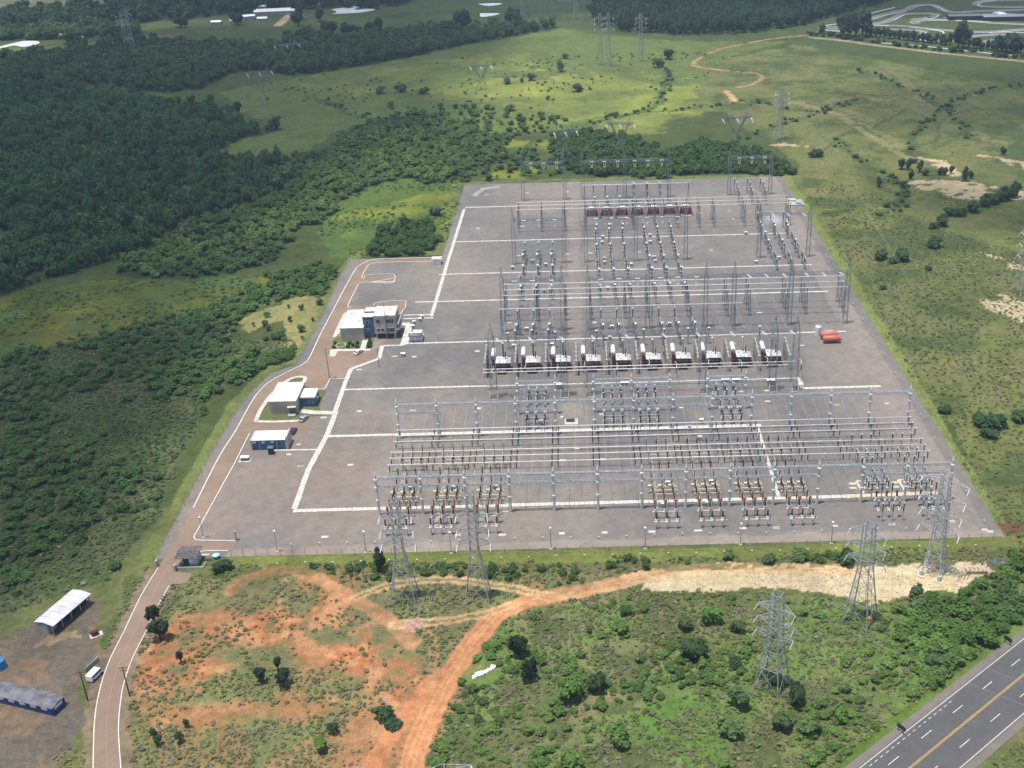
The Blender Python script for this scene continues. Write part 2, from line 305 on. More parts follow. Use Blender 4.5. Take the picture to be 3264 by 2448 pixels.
RDL = smooth(WL('a5', [(595, 1700), (605, 1350), (640, 1150), (700, 970), (790, 790), (900, 560), (1000, 400)])); RDR = smooth(WL('a5', [(790, 1900), (772, 1659), (757, 1400), (775, 1200), (800, 1090), (850, 950), (930, 790), (1000, 640), (1080, 495)]))
SCRUB = PL((1050, 1340), (1200, 1310), (1400, 1290), (1600, 1285), (1850, 1310), (2060, 1300), (2140, 1250), (2300, 1150), (2300, 1330), (2100, 1450), (1900, 1640), (1880, 1720), (880, 1720), (960, 1560), (1000, 1430))

def land_colour(X, Y):
    j = lambda s, a, o: (fbm(X, Y, s, o)-.5)*2*a
    far = np.clip(Y/400, .7, 4); dx = j(14, 5, 1)*far**.5+j(2.5, 1.3, 3); dy = j(14, 6, 2)*far**.5+j(2.5, 1.5, 4)
    x = X+dx; y = Y+dy; C = np.empty(X.shape+(3,)); C[:] = (.060, .082, .028)
    def put(m, c, a=1.0):
        a_ = (m*1.0 if not isinstance(m, np.ndarray) else m.astype(float))*a; C[:] = C*(1-a_[..., None])+np.array(c)*a_[..., None]
    n1 = fbm(X, Y, 60, 5); n2 = fbm(X, Y, 18, 6); n3 = fbm(X, Y, 6, 7)
    put(inpoly(x, y, PASTN), (.108, .138, .042)); put(inpoly(x, y, PASTN) & (n2 > .57), (.085, .125, .040), .6)
    for p in SUNLIT: put(inpoly(X+dx*5, Y+dy*6, p), (.20, .225, .055), np.clip((n1-.3)*2.4, 0, 1))  # sunlight between cloud shadows, painted as brighter grass colour
    put(inpoly(x, y, RFIELD), (.104, .124, .046)); put(inpoly(x, y, RFIELD) & (n1 > .50), (.125, .140, .046), .8)
    put(inpoly(x, y, RFIELD) & (n2 > .60), (.135, .125, .068), .5); put(inpoly(x, y, RFIELD) & (n2 < .40), (.060, .092, .034), .6)
    put((Y < 300), (.110, .125, .050)); put((Y < 262) & (X < 8) & (X > -112), (.165, .160, .080)); put((Y < 262) & (X < 8) & (X > -112) & (n2 > .52), (.125, .150, .062), .7); put(inpoly(x, y, SCRUB), (.128, .158, .058)); put(inpoly(x, y, SCRUB) & (n1 > .5), (.105, .170, .048), .7)
    put(inpoly(x, y, PL((1300, 1530), (1480, 1500), (1640, 1510), (1620, 1620), (1400, 1720), (1250, 1720))), (.085, .165, .036), .8); put(near(x, y, smooth(PL((1100, 1610), (1193, 1561), (1300, 1492), (1367, 1440), (1430, 1395))), 4.5), (.190, .155, .085), .8); put(near(x, y, smooth(PL((1380, 1400), (1440, 1370), (1500, 1330))), 5), (.135, .170, .055), .7); put(inpoly(x, y, SCRUB) & (n2 > .57), (.150, .140, .075), .6)
    put(inpoly(x, y, MEADOW), (.062, .088, .018)); put(inpoly(x, y, MEADOW), (.150, .150, .026), np.clip((fbm(X, Y, 34, 51)-.38)*3, 0, .8)); put(inpoly(x, y, MEADOW) & (n2 > .58), (.062, .110, .040), .7)
    put(inpoly(x, y, MEAD2), (.080, .125, .026)); put(inpoly(x, y, MEAD2) & (n2 > .5), (.066, .120, .034), .7)
    for p in YELW: put(inpoly(x, y, p), (.180, .200, .030), np.clip((fbm(X, Y, 22, 55)-.36)*3.2, 0, .75))
    put(inpoly(x, y, PL((-90, -40), (-60, 30), (0, 22), (150, 18), (330, 6), (520, -10), (560, -40))), (.17, .19, .10)); put(inpoly(x, y, PL((-60, 100), (60, 104), (200, 92), (420, 84), (420, 96), (200, 108), (-60, 128))), (.11, .14, .06)); put(inpoly(x, y, PL((230, 84), (370, 76), (380, 82), (250, 92))), (.17, .12, .10), .7)
    for p in WOODSALL: put(inpoly(x, y, p), (.034, .054, .024), .9)
    put(inpoly(x, y, THICKET), (.070, .102, .038), .9); put(inpoly(x, y, THICKET) & (n2 > .52), (.105, .105, .060), .6)
    put(inpoly(x, y, TAN), (.225, .205, .095)); put(inpoly(x, y, TAN) & (n3 > .58), (.12, .14, .05), .6)
    for h in HEDGE: put(near(x, y, h, 5), (.050, .085, .032), .75)
    for h in LINES: put(near(X+j(9, 1.5, 3), Y+j(9, 1.5, 4), h, 2.6), (.048, .080, .032), .7)
    for h in LIGHTL: put(near(x, y, h, 6), (.20, .195, .09), .6)
    put((n3 > .64) & (Y > 330) & (X > 100), (.045, .062, .026), .6); put((n2 > .63) & (Y < 330), (.045, .070, .026), .6)
    front = (Y < 268)
    def soft(p_, s_): return sum(inpoly(x+a*s_, y+b*s_, p_).astype(float) for a, b in ((0, 0), (1, .3), (-1, -.3), (.4, 1), (-.4, -1), (.8, -.8), (-.8, .8)))/7
    for i, p in enumerate(SOILA): sm_ = soft(p, 3.2); put(sm_, (.27, .150, .082), np.clip((.5*n3+.7*n2-(.42 if i else .52))*5, 0, .9)); put(sm_, (.35, .130, .060), np.clip((.6*n2+.5*n3-.50)*6, 0, .85)); put(sm_, (.40, .25, .15), np.clip((n3-.6)*9, 0, .5))
    put(front & (X < 10) & (X > -108) & (n2 > .64) & ~inpoly(x, y, SCRUB), (.27, .16, .09), .6)
    for p in SANDR: put(inpoly(x, y, p) & (n3 > .38), (.42, .34, .24), .9)
    put(inpoly(x, y, SANDB), (.50, .41, .295), .97); put(inpoly(x, y, SANDB) & (X > 40), (.52, .43, .32), .8); put(inpoly(x, y, SANDB), (.36, .29, .20), np.clip((n3-.5)*6, 0, .6)); put(inpoly(x, y, SANDB) & (n3 > .62), (.40, .34, .20), .5)
    xr_, yr_ = X+j(3, .8, 8), Y+j(3, .9, 9)
    put(near(xr_, yr_, ROAD1, 5.5), (.52, .38, .24)); put(near(xr_, yr_, ROAD1, 6.0), (.42, .185, .092), np.clip((26-X+j(7, 16, 3))/42, 0, .92)); put(near(xr_, yr_, ROAD1B, 4), (.42, .18, .09), .8)
    put(near(xr_, yr_, ROAD2, 4.4), (.40, .21, .12), np.clip(.2+n3*1.3, 0, .9))
    for r in (ROAD3, ROAD4): put(near(xr_, yr_, r, 3.4) & ~near(xr_, yr_, r, .9), (.46, .31, .18), .9)
    put(near(xr_, yr_, ROAD5, 2.4), (.42, .23, .13), .6)
    for o_ in (-1.6, -.5, .9, 1.8):                          # wheel ruts
        put(near(X+o_+j(4, .3, 7), Y+j(4, .3, 8), ROAD1, .4), (.33, .15, .08) if abs(o_) > 1 else (.52, .30, .18), .45)
    put(near(xr_, yr_, FARROAD, 3.6) & (n2 > .3), (.34, .20, .12), .85); put(near(xr_, yr_, FAR2, 9), (.36, .27, .20)); put(near(xr_, yr_, FAR3, 5), (.40, .27, .15))
    put(near(xr_, yr_, TRK, 6) & (n3 > .42), (.20, .19, .10), .8); put(near(xr_, yr_, TRKB, 6), (.28, .24, .18), .95)
    for r_ in (RDL, RDR): put(near(X+j(5, .8, 3), Y+j(5, .8, 4), r_, 5.2), (.205, .150, .118), .8)
    ly = inpoly(x, y, LYARD); put(ly, (.130, .108, .095)); put(ly & (n2 > .56), (.185, .125, .088), .7); put(ly & (n3 > .62), (.105, .095, .090), .7)
    put(near(X+j(5, 2.5, 3), Y+j(5, 2.5, 4), WL('h1', [(450, 850), (620, 740), (800, 700)]), 5) & (n3 > .4), (.27, .20, .13), .75)
    e = near(X+j(6, 1, 3), Y+j(6, 1, 4), EMB_R, 5.5)
    put(e, (.165, .205, .055), .9); put(near(X+j(6, .8, 3), Y+j(6, .8, 4), EMB_B, 6), (.150, .175, .050), .9); put(near(X+j(6, 1, 3), Y+j(6, 1, 4), EMB_L, 5.5), (.135, .160, .052), .85)
    put(near(X+j(6, .8, 5), Y+j(6, .8, 6), [(p[0], p[1]-5) for p in EMB_B], 4.5) & (n3 > .4), (.125, .125, .05), .8)
    put(inpoly(x, y, WL('a7', [(2030, 80), (2212, 90), (2212, 170), (2100, 150)])), (.20, .075, .05), .8)
    put(near(X+j(6, .8, 5), Y+j(6, .8, 6), WL('a7', [(1090, 1680), (1400, 1450), (1650, 1250), (1900, 1050), (2212, 800)]), 5), (.200, .190, .110), .9)
    put(near(X+j(6, .8, 5), Y+j(6, .8, 6), WL('a7', [(1000, 1680), (1330, 1430), (1600, 1210), (1830, 1020), (2212, 700)]), 4), (.080, .135, .025), .9)
    C *= np.array([1.0, 1.0, .88])*np.ones_like(C); C *= (1+.30*(n1-.5)+.50*(n2-.5)+.55*(n3-.5))[..., None]
    return C
u = np.concatenate([[-6, -3, -1.6], np.linspace(-.86, .86, 900), [1.6, 3, 6]])
yy = np.concatenate([[-4000, -800, 0, 100], np.exp(np.linspace(math.log(150), math.log(1900), 880)), [2600, 4500, 9000]])
GX = u[None, :]*np.maximum(yy, 420)[:, None]
f0 = np.clip((yy-150)/300, 0, 1)[:, None]
GX = np.where(np.abs(u)[None, :] < 1, u[None, :]*(np.maximum(yy, 150)*1.0)[:, None], GX)
GX = np.where((np.abs(u)[None, :] < 1) & (yy[:, None] < 150), u[None, :]*150, GX)
GY = np.repeat(yy[:, None], len(u), 1)
GRASSM = surf_mat('grass_and_soil', amp=.42, s1=.45, s2=2.2, bump=.5, tint=((1.25, 1.05, 1.1), .12, .5))
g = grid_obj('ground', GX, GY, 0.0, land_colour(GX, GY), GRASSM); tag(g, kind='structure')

# gravel platform of the yard: a raised sheet whose left edge steps out round the buildings
LB = sorted([(p[1], p[0]) for p in YL[2:]]); LB = [(LB[0][0]-.2, YL[0][0])] + LB
y_top = YL[-1][1]; pts_up = WL('d', [(955, 555), (1003, 398)]); 
ra, rb = W('d', 2172, 1163), W('d', 1690, 380)
y0 = W('d', 505, 1203)[1]; y1 = W('d', 1003, 399)[1]
_ly = [y0-6.0]+[p[0] for p in sorted([(q[1], q[0]) for q in YL[2:]])]+[y_top+.3, pts_up[0][1]+1, y1]
_lx = [-118.0]+[p[1]-2.6 for p in sorted([(q[1], q[0]) for q in YL[2:]])]+[pts_up[0][0], pts_up[0][0], pts_up[1][0]]
rows = np.unique(np.concatenate([np.linspace(y0, y1, 460), np.array(_ly)[(np.array(_ly) > y0) & (np.array(_ly) < y1)]]))
lx = np.interp(rows, _ly, _lx); rx = np.interp(rows, [ra[1], rb[1]], [ra[0], rb[0]])
t = np.linspace(0, 1, 420)[None, :]; YX = lx[:, None]*(1-t)+rx[:, None]*t; YY = np.repeat(rows[:, None], 420, 1)
def yard_colour(X, Y):
    C = np.empty(X.shape+(3,)); C[:] = (.180, .166, .156); n1 = fbm(X, Y*.7, 42, 21); n2 = fbm(X, Y, 12, 22); n3 = fbm(X, Y, 2.6, 23)
    def put(m, c, a): a_ = np.clip(m*a, 0, 1)[..., None]; C[:] = C*(1-a_)+np.array(c)*a_
    put(np.clip((n1-.5)*5, 0, 1), (.232, .198, .170), .85); put(np.clip((.45-n1)*6, 0, 1), (.140, .134, .132), .8)
    put(np.clip((n2-.56)*6, 0, 1), (.21, .188, .170), .5)
    jx = X+(n2-.5)*5
    road = (np.abs(jx+3.0) < 3.0) & (Y > 352); put(road*np.clip(.35+n2, 0, 1), (.245, .21, .188), .6); put(((np.abs(jx+3.0) < 5.5) & (Y > 300) & (Y < 352))*1.0, (.21, .18, .16), .5)
    e = (ra[0]+(rb[0]-ra[0])*(Y-ra[1])/(rb[1]-ra[1]))-X
    put((np.abs(e-9+(n2-.5)*6) < 4.2)*1.0, (.25, .21, .19), .6); put((e < 4)*1.0, (.135, .13, .13), .5)
    put(((Y > 270.5+(n2-.5)*3) & (Y < 276.5+(n2-.5)*3) & (X > -104))*1.0, (.275, .23, .19), .75); put((Y < 269)*1.0, (.13, .12, .12), .5)
    put(((X < -70) & (Y > 270) & (Y < 430))*np.clip((n1-.44)*8, 0, 1), (.215, .17, .145), .6)
    put(np.exp(-(((X-99)/4)**2+((Y-557)/8)**2)), (.36, .37, .40), .9)
    sx, sy = X+(n2-.5)*6, Y+(n2-.5)*8
    put(inpoly(sx, sy, WL('c1', [(20, 380), (100, 300), (360, 262), (370, 275), (150, 320), (60, 400)]))*1.0, (.38, .375, .37), .6)
    for k_, (yy_, sl) in enumerate(((285, .00), (303, .01), (350, .0), (398, -.01), (403, -.01), (437, .0), (470, .01), (520, .0))):   # old wheel tracks
        d_ = np.abs(Y-yy_-sl*X-4*(fbm(X, Y*0+k_*9, 60, k_)-.5)); put((np.abs(d_-.9) < .5)*(X < 90)*np.clip((n1-.35)*4, 0, 1), (.215, .195, .18), .45)
    for xx_ in (-78, -48, 62, 71): d_ = np.abs(X-xx_-6*(fbm(X*0+xx_, Y, 70, 3)-.5)); put((np.abs(d_-.9) < .5)*(Y > 300)*np.clip((n1-.35)*4, 0, 1), (.215, .195, .18), .4)
    for k_ in range(22): cx_, cy_ = (k_*37.7) % 190-85, 275+(k_*61.3) % 300; put(np.exp(-(((X-cx_)/2.2)**2+((Y-cy_)/2.6)**2))*(n3 > .4), (.095, .09, .092), .55)
    C *= (1+.34*(n3-.5)+.16*(n2-.5))[..., None]; return C
GRAVM = surf_mat('gravel', amp=.16, s1=.5, s2=4, bump=.2)
y_ = grid_obj('gravel_yard', YX, YY, .05, yard_colour(YX, YY), GRAVM); tag(y_, kind='structure')

# ------------------------------------------------ paved roads (each a sheet over the one below)
ASPH = surf_mat('asphalt_highway', amp=.12, s1=.4, s2=5, bump=.05); ASPT = surf_mat('worn_asphalt', amp=.12, s1=.3, s2=3, bump=.05)
PAINTW = mat('white_road_paint', (.72, .71, .66), .8, 0, .12, 1.5); PAINTY = mat('yellow_road_paint', (.62, .42, .10), .8, 0, .12, 1.5)
def sheet(name, poly, z, m, col, step=1.2, edge=None):
    xs = [p[0] for p in poly]; ys = [p[1] for p in poly]
    import bmesh
    bm = bmesh.new(); vs = [bm.verts.new((x, y, z)) for x, y in poly]; bm.faces.new(vs); bmesh.ops.triangulate(bm, faces=bm.faces[:])
    for e in range(3):
        bmesh.ops.subdivide_edges(bm, edges=[e_ for e_ in bm.edges if e_.calc_length() > 6], cuts=2, use_grid_fill=False); bmesh.ops.triangulate(bm, faces=bm.faces[:])
    for f in bm.faces:
        if f.normal.z < 0: f.normal_flip()
    me = bpy.data.meshes.new(name); bm.to_mesh(me); bm.free(); me.materials.append(m)
    co = np.empty(len(me.vertices)*3, np.float32); me.vertices.foreach_get('co', co); co = co.reshape(-1, 3)
    at = me.color_attributes.new('alb', 'FLOAT_COLOR', 'POINT'); c = np.ones((len(co), 4), np.float32); c[:, :3] = col(co[:, 0], co[:, 1]) if callable(col) else col
    at.data.foreach_set('color', c.ravel()); o = bpy.data.objects.new(name, me); COL.objects.link(o); return tag(o, kind='structure')
def strip(name, pts, wd, z, m, col):                     # road surface along a centre line
    P_ = np.array(smooth(pts, 8)); d = np.gradient(P_, axis=0); d /= np.linalg.norm(d, axis=1)[:, None]; nn = np.stack([-d[:, 1], d[:, 0]], 1)
    k = np.linspace(-.5, .5, 14); ww = np.array([wd(i/(len(P_)-1)) if callable(wd) else wd for i in range(len(P_))])
    X = P_[:, 0:1]-nn[:, 0:1]*k*ww[:, None]; Y = P_[:, 1:2]-nn[:, 1:2]*k*ww[:, None]
    return tag(grid_obj(name, X, Y, z, col(X, Y, k), m), kind='structure')
outer = WL('c8', [(0, 1575), (120, 1365), (230, 1165), (290, 1080), (380, 1000), (530, 920), (610, 880), (660, 830), (740, 660), (830, 490), (930, 300), (1000, 180), (1050, 140), (1130, 110), (1280, 102), (1580, 95)])
outer = WL('a5', [(600, 1900), (595, 1659), (605, 1350), (640, 1150), (700, 970), (790, 790), (900, 560), (1010, 380), (1130, 190), (1235, 0)]) + WL('a4', [(1400, 1330)]) + outer[1:]
innerA = WL('a5', [(790, 1900), (772, 1659), (757, 1400), (775, 1200), (800, 1090), (850, 950), (930, 790), (1000, 640), (1080, 495)])
innerB = WL('h3', [(1850, 325), (1300, 322), (950, 310), (880, 260), (890, 200), (1005, 0)]) + WL('a4', [(1345, 1649), (1500, 1370), (1600, 1170)])
roadfill = outer[:-1] + WL('c8', [(1580, 95), (1580, 122), (1250, 130), (1120, 140), (1080, 170), (1045, 240), (1278, 218), (1262, 285), (1030, 285), (1000, 330), (942, 450), (1130, 445), (1160, 425), (1370, 415), (1330, 510), (1280, 640), (1195, 745), (1170, 840), (965, 915), (925, 985), (812, 985), (780, 1060), (640, 1240), (715, 1250), (640, 1405), (540, 1410), (215, 1390), (150, 1500), (75, 1659)]) + WL('a5', [(1340, 0)]) + WL('h3', [(890, 200), (880, 260), (950, 310), (1850, 325), (1760, 560), (1000, 590), (980, 760), (500, 960), (440, 1050), (840, 1085), (720, 1310)]) + innerA[::-1]
def roadcol(X, Y):
    C = np.empty(X.shape+(3,)); C[:] = (.225, .165, .125); n = fbm(X, Y, 9, 31); n4 = fbm(X, Y, 3, 33)
    m = np.clip((n-.5)*5, 0, 1)[..., None]*.6; C = C*(1-m)+np.array((.29, .205, .155))*m; return C*(1+.2*(n4-.5))[..., None]
sheet('access_road', roadfill, .075, ASPT, roadcol)
k = MB(); k.ribbon(smooth(outer[9:], 5), .35, .07, .20)
k.ribbon(smooth(innerB[:6], 4)+innerB[6:], .3, .07, .20); k.ribbon(WL('h3', [(1000, 590), (1160, 560), (1680, 560)]), .3, .07, .18)
k.ribbon(smooth(WL('c8', [(1580, 122), (1250, 130), (1120, 140), (1080, 170), (1045, 240), (1065, 248), (1082, 224), (1278, 218), (1262, 285), (1140, 275), (1030, 285), (1000, 330), (942, 450), (965, 462)]), 3), .3, .07, .2)
k.ribbon(smooth(WL('c8', [(1130, 445), (1160, 425), (1370, 415), (1330, 510)]), 2), .3, .07, .2)
k.ribbon(WL('c8', [(700, 1070), (775, 1060), (812, 985), (925, 985)]), .35, .07, .2)
tag(k.build('kerb', KERB), kind='structure')
edge = MB(); edge.ribbon(smooth(outer[:8], 6), .22, .082); edge.ribbon(smooth(innerA, 6), .22, .082); tag(edge.build('road_edge_line', PAINTW), kind='structure')
cl = MB(); mid = smooth([((a[0]+b[0])/2, (a[1]+b[1])/2) for a, b in zip(outer[:8], [innerA[0], innerA[1], innerA[2], innerA[3], innerA[5], innerA[6], innerA[8], W('h3', 440, 1000)])], 6); cl.ribbon(mid, .14, .082)
tag(cl.build('road_centre_line', mat('faded_yellow_paint', (.36, .24, .12), .8)), kind='structure')
# highway
ha, hb = Vector(W('a7', 1160, 1659)), Vector(W('a7', 2212, 830)); hd = (hb-ha).normalized(); hn = Vector((hd.y, -hd.x))
HW = 14.62
def HP(s_, o_): p = ha+hd*s_+hn*o_; return (p.x, p.y)
def hwcol(X, Y, k_):
    C = np.empty(X.shape+(3,)); C[:] = (.098, .096, .100); o_ = (X-ha.x)*hn.x+(Y-ha.y)*hn.y; L = HW/4
    tr = np.abs(((o_ % L)/L)-.5); m = np.clip(1-np.abs(tr-.22)*8, 0, 1)[..., None]*.35; C = C*(1-m)+np.array((.125, .122, .122))*m
    sh = ((o_ < -.1) | (o_ > HW+.1))[..., None]; C = np.where(sh, (.17, .15, .135), C); return C*(1+.25*(fbm(X, Y, 4, 41)-.5))[..., None]
hpts = [HP(s_, HW/2) for s_ in range(-90, 330, 14)]
strip('highway', hpts, HW+4.4, .05, ASPH, hwcol)
mk = MB()
for o_ in (.12, HW-.12): mk.ribbon([HP(-90, o_), HP(315, o_)], .14, .056)
for b_ in range(2):
    for s_ in np.arange(-80, 315, 12.2): mk.ribbon([HP(s_+(4 if b_ else 0), HW*(.25 if not b_ else .75)), HP(s_+3.9+(4 if b_ else 0), HW*(.25 if not b_ else .75))], .16, .056)
for s_ in np.arange(-60, 34, 2.0): mk.ribbon([HP(s_, 1.15), HP(s_+1.0, 1.15)], .13, .056)
tag(mk.build('white_road_marking', PAINTW), kind='structure'); my = MB()
for o_ in (HW/2-.17, HW/2+.17): my.ribbon([HP(-90, o_), HP(315, o_)], .13, .056)
tag(my.build('yellow_road_marking', PAINTY), kind='structure')
# water
SKY_WATER = mat('pond_water', (.85, .88, .90), .2, 0, .03, .02, .6)  # near-white base colour stands in for the reflected sky
for c_, p_ in (('h4', [(1310, 165), (1370, 150), (1365, 130), (1320, 112), (1450, 90), (1600, 68), (1720, 90), (1830, 112), (1700, 140), (1600, 152), (1450, 158)]), ('a2', [(905, 85), (1025, 85), (1000, 98), (920, 108), (905, 100)]), ('a2', [(890, 25), (1000, 20), (1050, 25), (960, 38)]),
               ('a1', [(0, 298), (90, 275), (160, 262), (245, 265), (240, 285), (150, 300), (90, 292), (0, 310)]), ('a7', [(1960, 320), (2110, 340), (2090, 375), (2010, 355)])):
    m = MB(); m.prism(smooth(WL(c_, p_+[p_[0]]), 4)[:-1], .0, .06); tag(m.build('pond_water', SKY_WATER if c_ != 'a7' else mat('murky_water', (.10, .13, .12), .15)), kind='structure')
# kart circuit, far right
TR = [('e7', [(1000, 110), (1130, 90), (1180, 60), (1250, 45), (1350, 42), (1430, 70), (1490, 100), (1600, 112), (1800, 100), (2300, 85)], 9), ('e7', [(740, 190), (900, 140), (1100, 100)], 9),
      ('e7', [(770, 218), (900, 210), (1000, 175), (1100, 130), (1250, 122), (1380, 125), (1400, 140), (1340, 165), (1280, 155)], 9), ('e7', [(500, 250), (430, 250), (480, 268), (800, 268), (1150, 275), (1270, 285), (1290, 310), (1250, 345), (1330, 360), (1500, 370), (1700, 335), (1950, 315), (2080, 325), (2090, 345), (1900, 375), (1840, 395), (1900, 410), (2300, 395)], 8),
      ('e7', [(800, 232), (1100, 240), (1350, 265), (1700, 290), (1950, 288), (2300, 262)], 8), ('e7', [(1220, 220), (1200, 200), (1300, 183), (1600, 186), (1900, 208), (2300, 225)], 9), ('e7', [(1480, 168), (1700, 145), (2300, 150)], 8), ('e7', [(2300, 0), (1950, 5), (1790, 22), (1780, 45), (1900, 60), (2300, 64)], 9)]
t = MB(); tk = MB()
for i, (c_, p_, w_) in enumerate(TR):
    sp = smooth(WL(c_, p_), 6); t2 = MB(); t2.ribbon(sp, w_, .05+i*.004); t.add(t2.v, t2.f); tk.ribbon([(x+.2, y-w_/2-.6) for x, y in sp[len(sp)//4:]], .9, .1)
tag(t.build('kart_track', mat('kart_track_asphalt', (.21, .20, .21), .9, 0, .1, .1)), kind='structure')
for p_ in ([(320, 265), (400, 237), (490, 224)], [(320, 265), (400, 282), (560, 296)], [(780, 235), (970, 241)], [(1310, 272), (1450, 292), (1468, 318), (1450, 350)], [(1170, 183), (1300, 178), (1900, 205)], [(1220, 360), (1330, 386)], [(1680, 378), (1770, 412), (1980, 436), (2300, 432)], [(900, 400), (1300, 432), (1700, 475), (2100, 512), (2200, 495)], [(1760, 20), (1900, 5), (2300, -8)], [(720, 150), (860, 110), (1020, 72)], [(1890, 305), (2050, 300), (2300, 308)]):
    tk.ribbon(smooth(WL('e7', p_), 5), 1.3, .02, .5)
tag(tk.build('track_kerb', WHITE), kind='structure')
# ------------------------------------------------ covered cable trenches: pale slab runs set proud of the gravel
ORD = ['first', 'second', 'third', 'fourth', 'fifth', 'sixth', 'seventh', 'eighth', 'ninth', 'tenth', 'eleventh', 'twelfth', 'thirteenth', 'fourteenth', 'fifteenth', 'sixteenth']
LMR = ['left', 'middle', 'right']
SLABM = mat('trench_slab', (.66, .63, .57), .9, 0, .16, .9); SLABO = mat('trench_slab_ochre', (.62, .52, .38), .9, 0, .1, .9)
SLABD = mat('dull_trench_slab', (.40, .37, .31), .9, 0, .16, .9)
XB = [-62.65+13.2*k for k in range(14)]
def trench(pts, wd, label, m=SLABM, gap=1.3):
    b = MB(); R = random.Random(len(label))
    for p, q in zip(pts, pts[1:]):
        p = Vector(p); q = Vector(q); L = (q-p).length; d = (q-p)/L; rz = math.atan2(d.y, d.x); n = max(1, int(L/gap))
        for i in range(n):
            c = p+d*((i+.5)*L/n); b.box(c.x, c.y, .05, L/n-.12, wd*(1+R.uniform(-.10, .07)), .14+R.uniform(-.015, .015), rz+R.uniform(-.006, .006))
    o = b.build('cable_trench', m); tag(o, label, 'cable trench', 'covered cable trenches across the yard'); return o
tl = WL('d', [(1003, 452), (966, 570), (932, 684)]); t2 = WL('c8', [(1195, 745), (1170, 840), (965, 915), (925, 1010), (848, 1230)]); t3 = WL('c8', [(855, 1230), (790, 1400), (650, 1659)])+WL('d', [(636, 1100)])
trench(tl, 1.5, 'pale slab-covered trench down the left edge of the far yard')
trench(t2, 1.7, 'slab-covered trench bending past the white car and office block'); trench(t3, 1.8, 'broad slab-covered trench down the left side of the near yard')
trench(WL('c8', [(1350, 520), (1550, 515)]), 1.0, 'upper of two short trenches right of the office block'); trench(WL('c8', [(1350, 546), (1570, 540)]), 1.0, 'lower of two short trenches right of the office block')
trench(WL('c8', [(1340, 585), (1395, 585), (1355, 735)]), 3.0, 'wide slab path between the office block and white kiosk')
trench(WL('c8', [(1195, 745), (1350, 740), (1365, 728), (1610, 722)])+[(105.2, 416.9)], 1.1, 'trench running across the yard behind the transformer row', gap=1.6)
for yv, xa, xz, wd, lb in ((295.7, -89.6, 79, 1.7, 'broad white trench along the front row of tall posts'), (341.8, -87.6, 60, 1.5, 'broad white trench under the middle row of tall posts'),
        (376.8, -88.5, 79, 1.1, 'white trench in front of the transformer row'), (459, -72, 106.6, 1.1, 'white trench under the long triple busbar'), (491.3, -65, 105.7, 1.0, 'white trench across the far equipment rows'),
        (534.8, -62, 101.4, 1.0, 'white trench in front of the red reactors'), (588.8, -60.8, 91, 1.2, 'farthest white trench behind the red reactors'), (368.3, 79, 107.4, 1.5, 'short white trench right of the transformers')):
    trench([(xa, yv), (xz, yv)], wd, lb, gap=1.5 if wd > 1.6 else 2.2)
trench([(79, 295.7), (107, 296.4)], 1.9, 'ochre stained trench run at the right of the front posts', SLABO, 1.5); trench([(79, 376.8), (79, 368.3)], 1.8, 'short trench linking two runs right of the transformers')
trench([(58.6, 296.9), (58.6, 322)], 1.1, 'long slab trench crossing the front yard under the busbars'); trench([(58.6, 325), (58.6, 340.8)], 1.1, 'slab trench between the busbars and middle post row')
FB = [0, 1, 2, 6, 7, 8, 9]                              # front bays that hold the older, orange topped gear
for i, k_ in enumerate(FB): trench([(XB[k_]+4.5, 321), (XB[k_]+4.5, 284.5 if k_ < 3 else 290)], 1.0, f'narrow trench running through the {ORD[i]} bay of orange topped gear', SLABD, gap=1.2)
tt = MB()
for i, x0 in enumerate((84.0, 97.1)):
    trench([(x0, 304.3), (x0+9.2, 304.3)], .8, f'white slab run across the {("left", "right")[i]} bay of new grey gear', CONC_L); trench([(x0, 304.3), (x0+.6, 297)], .9, f'white slab run beside the pale pads in the {("left", "right")[i]} new bay', CONC_L)
    for j, (dx, dy) in enumerate(((-1.5, -1.5), (2.4, -1.4), (-1.8, -4.0), (2.6, -4.1))):
        tag(MB().box(x0+dx, 304.3+dy, .05, 2.2, 1.2, .14).build('concrete_pad', SLABO), f'ochre concrete pad, {("far left", "far right", "near left", "near right")[j]} of four in the {("left", "right")[i]} new bay', 'concrete pad', 'ochre pads beside the new bays')

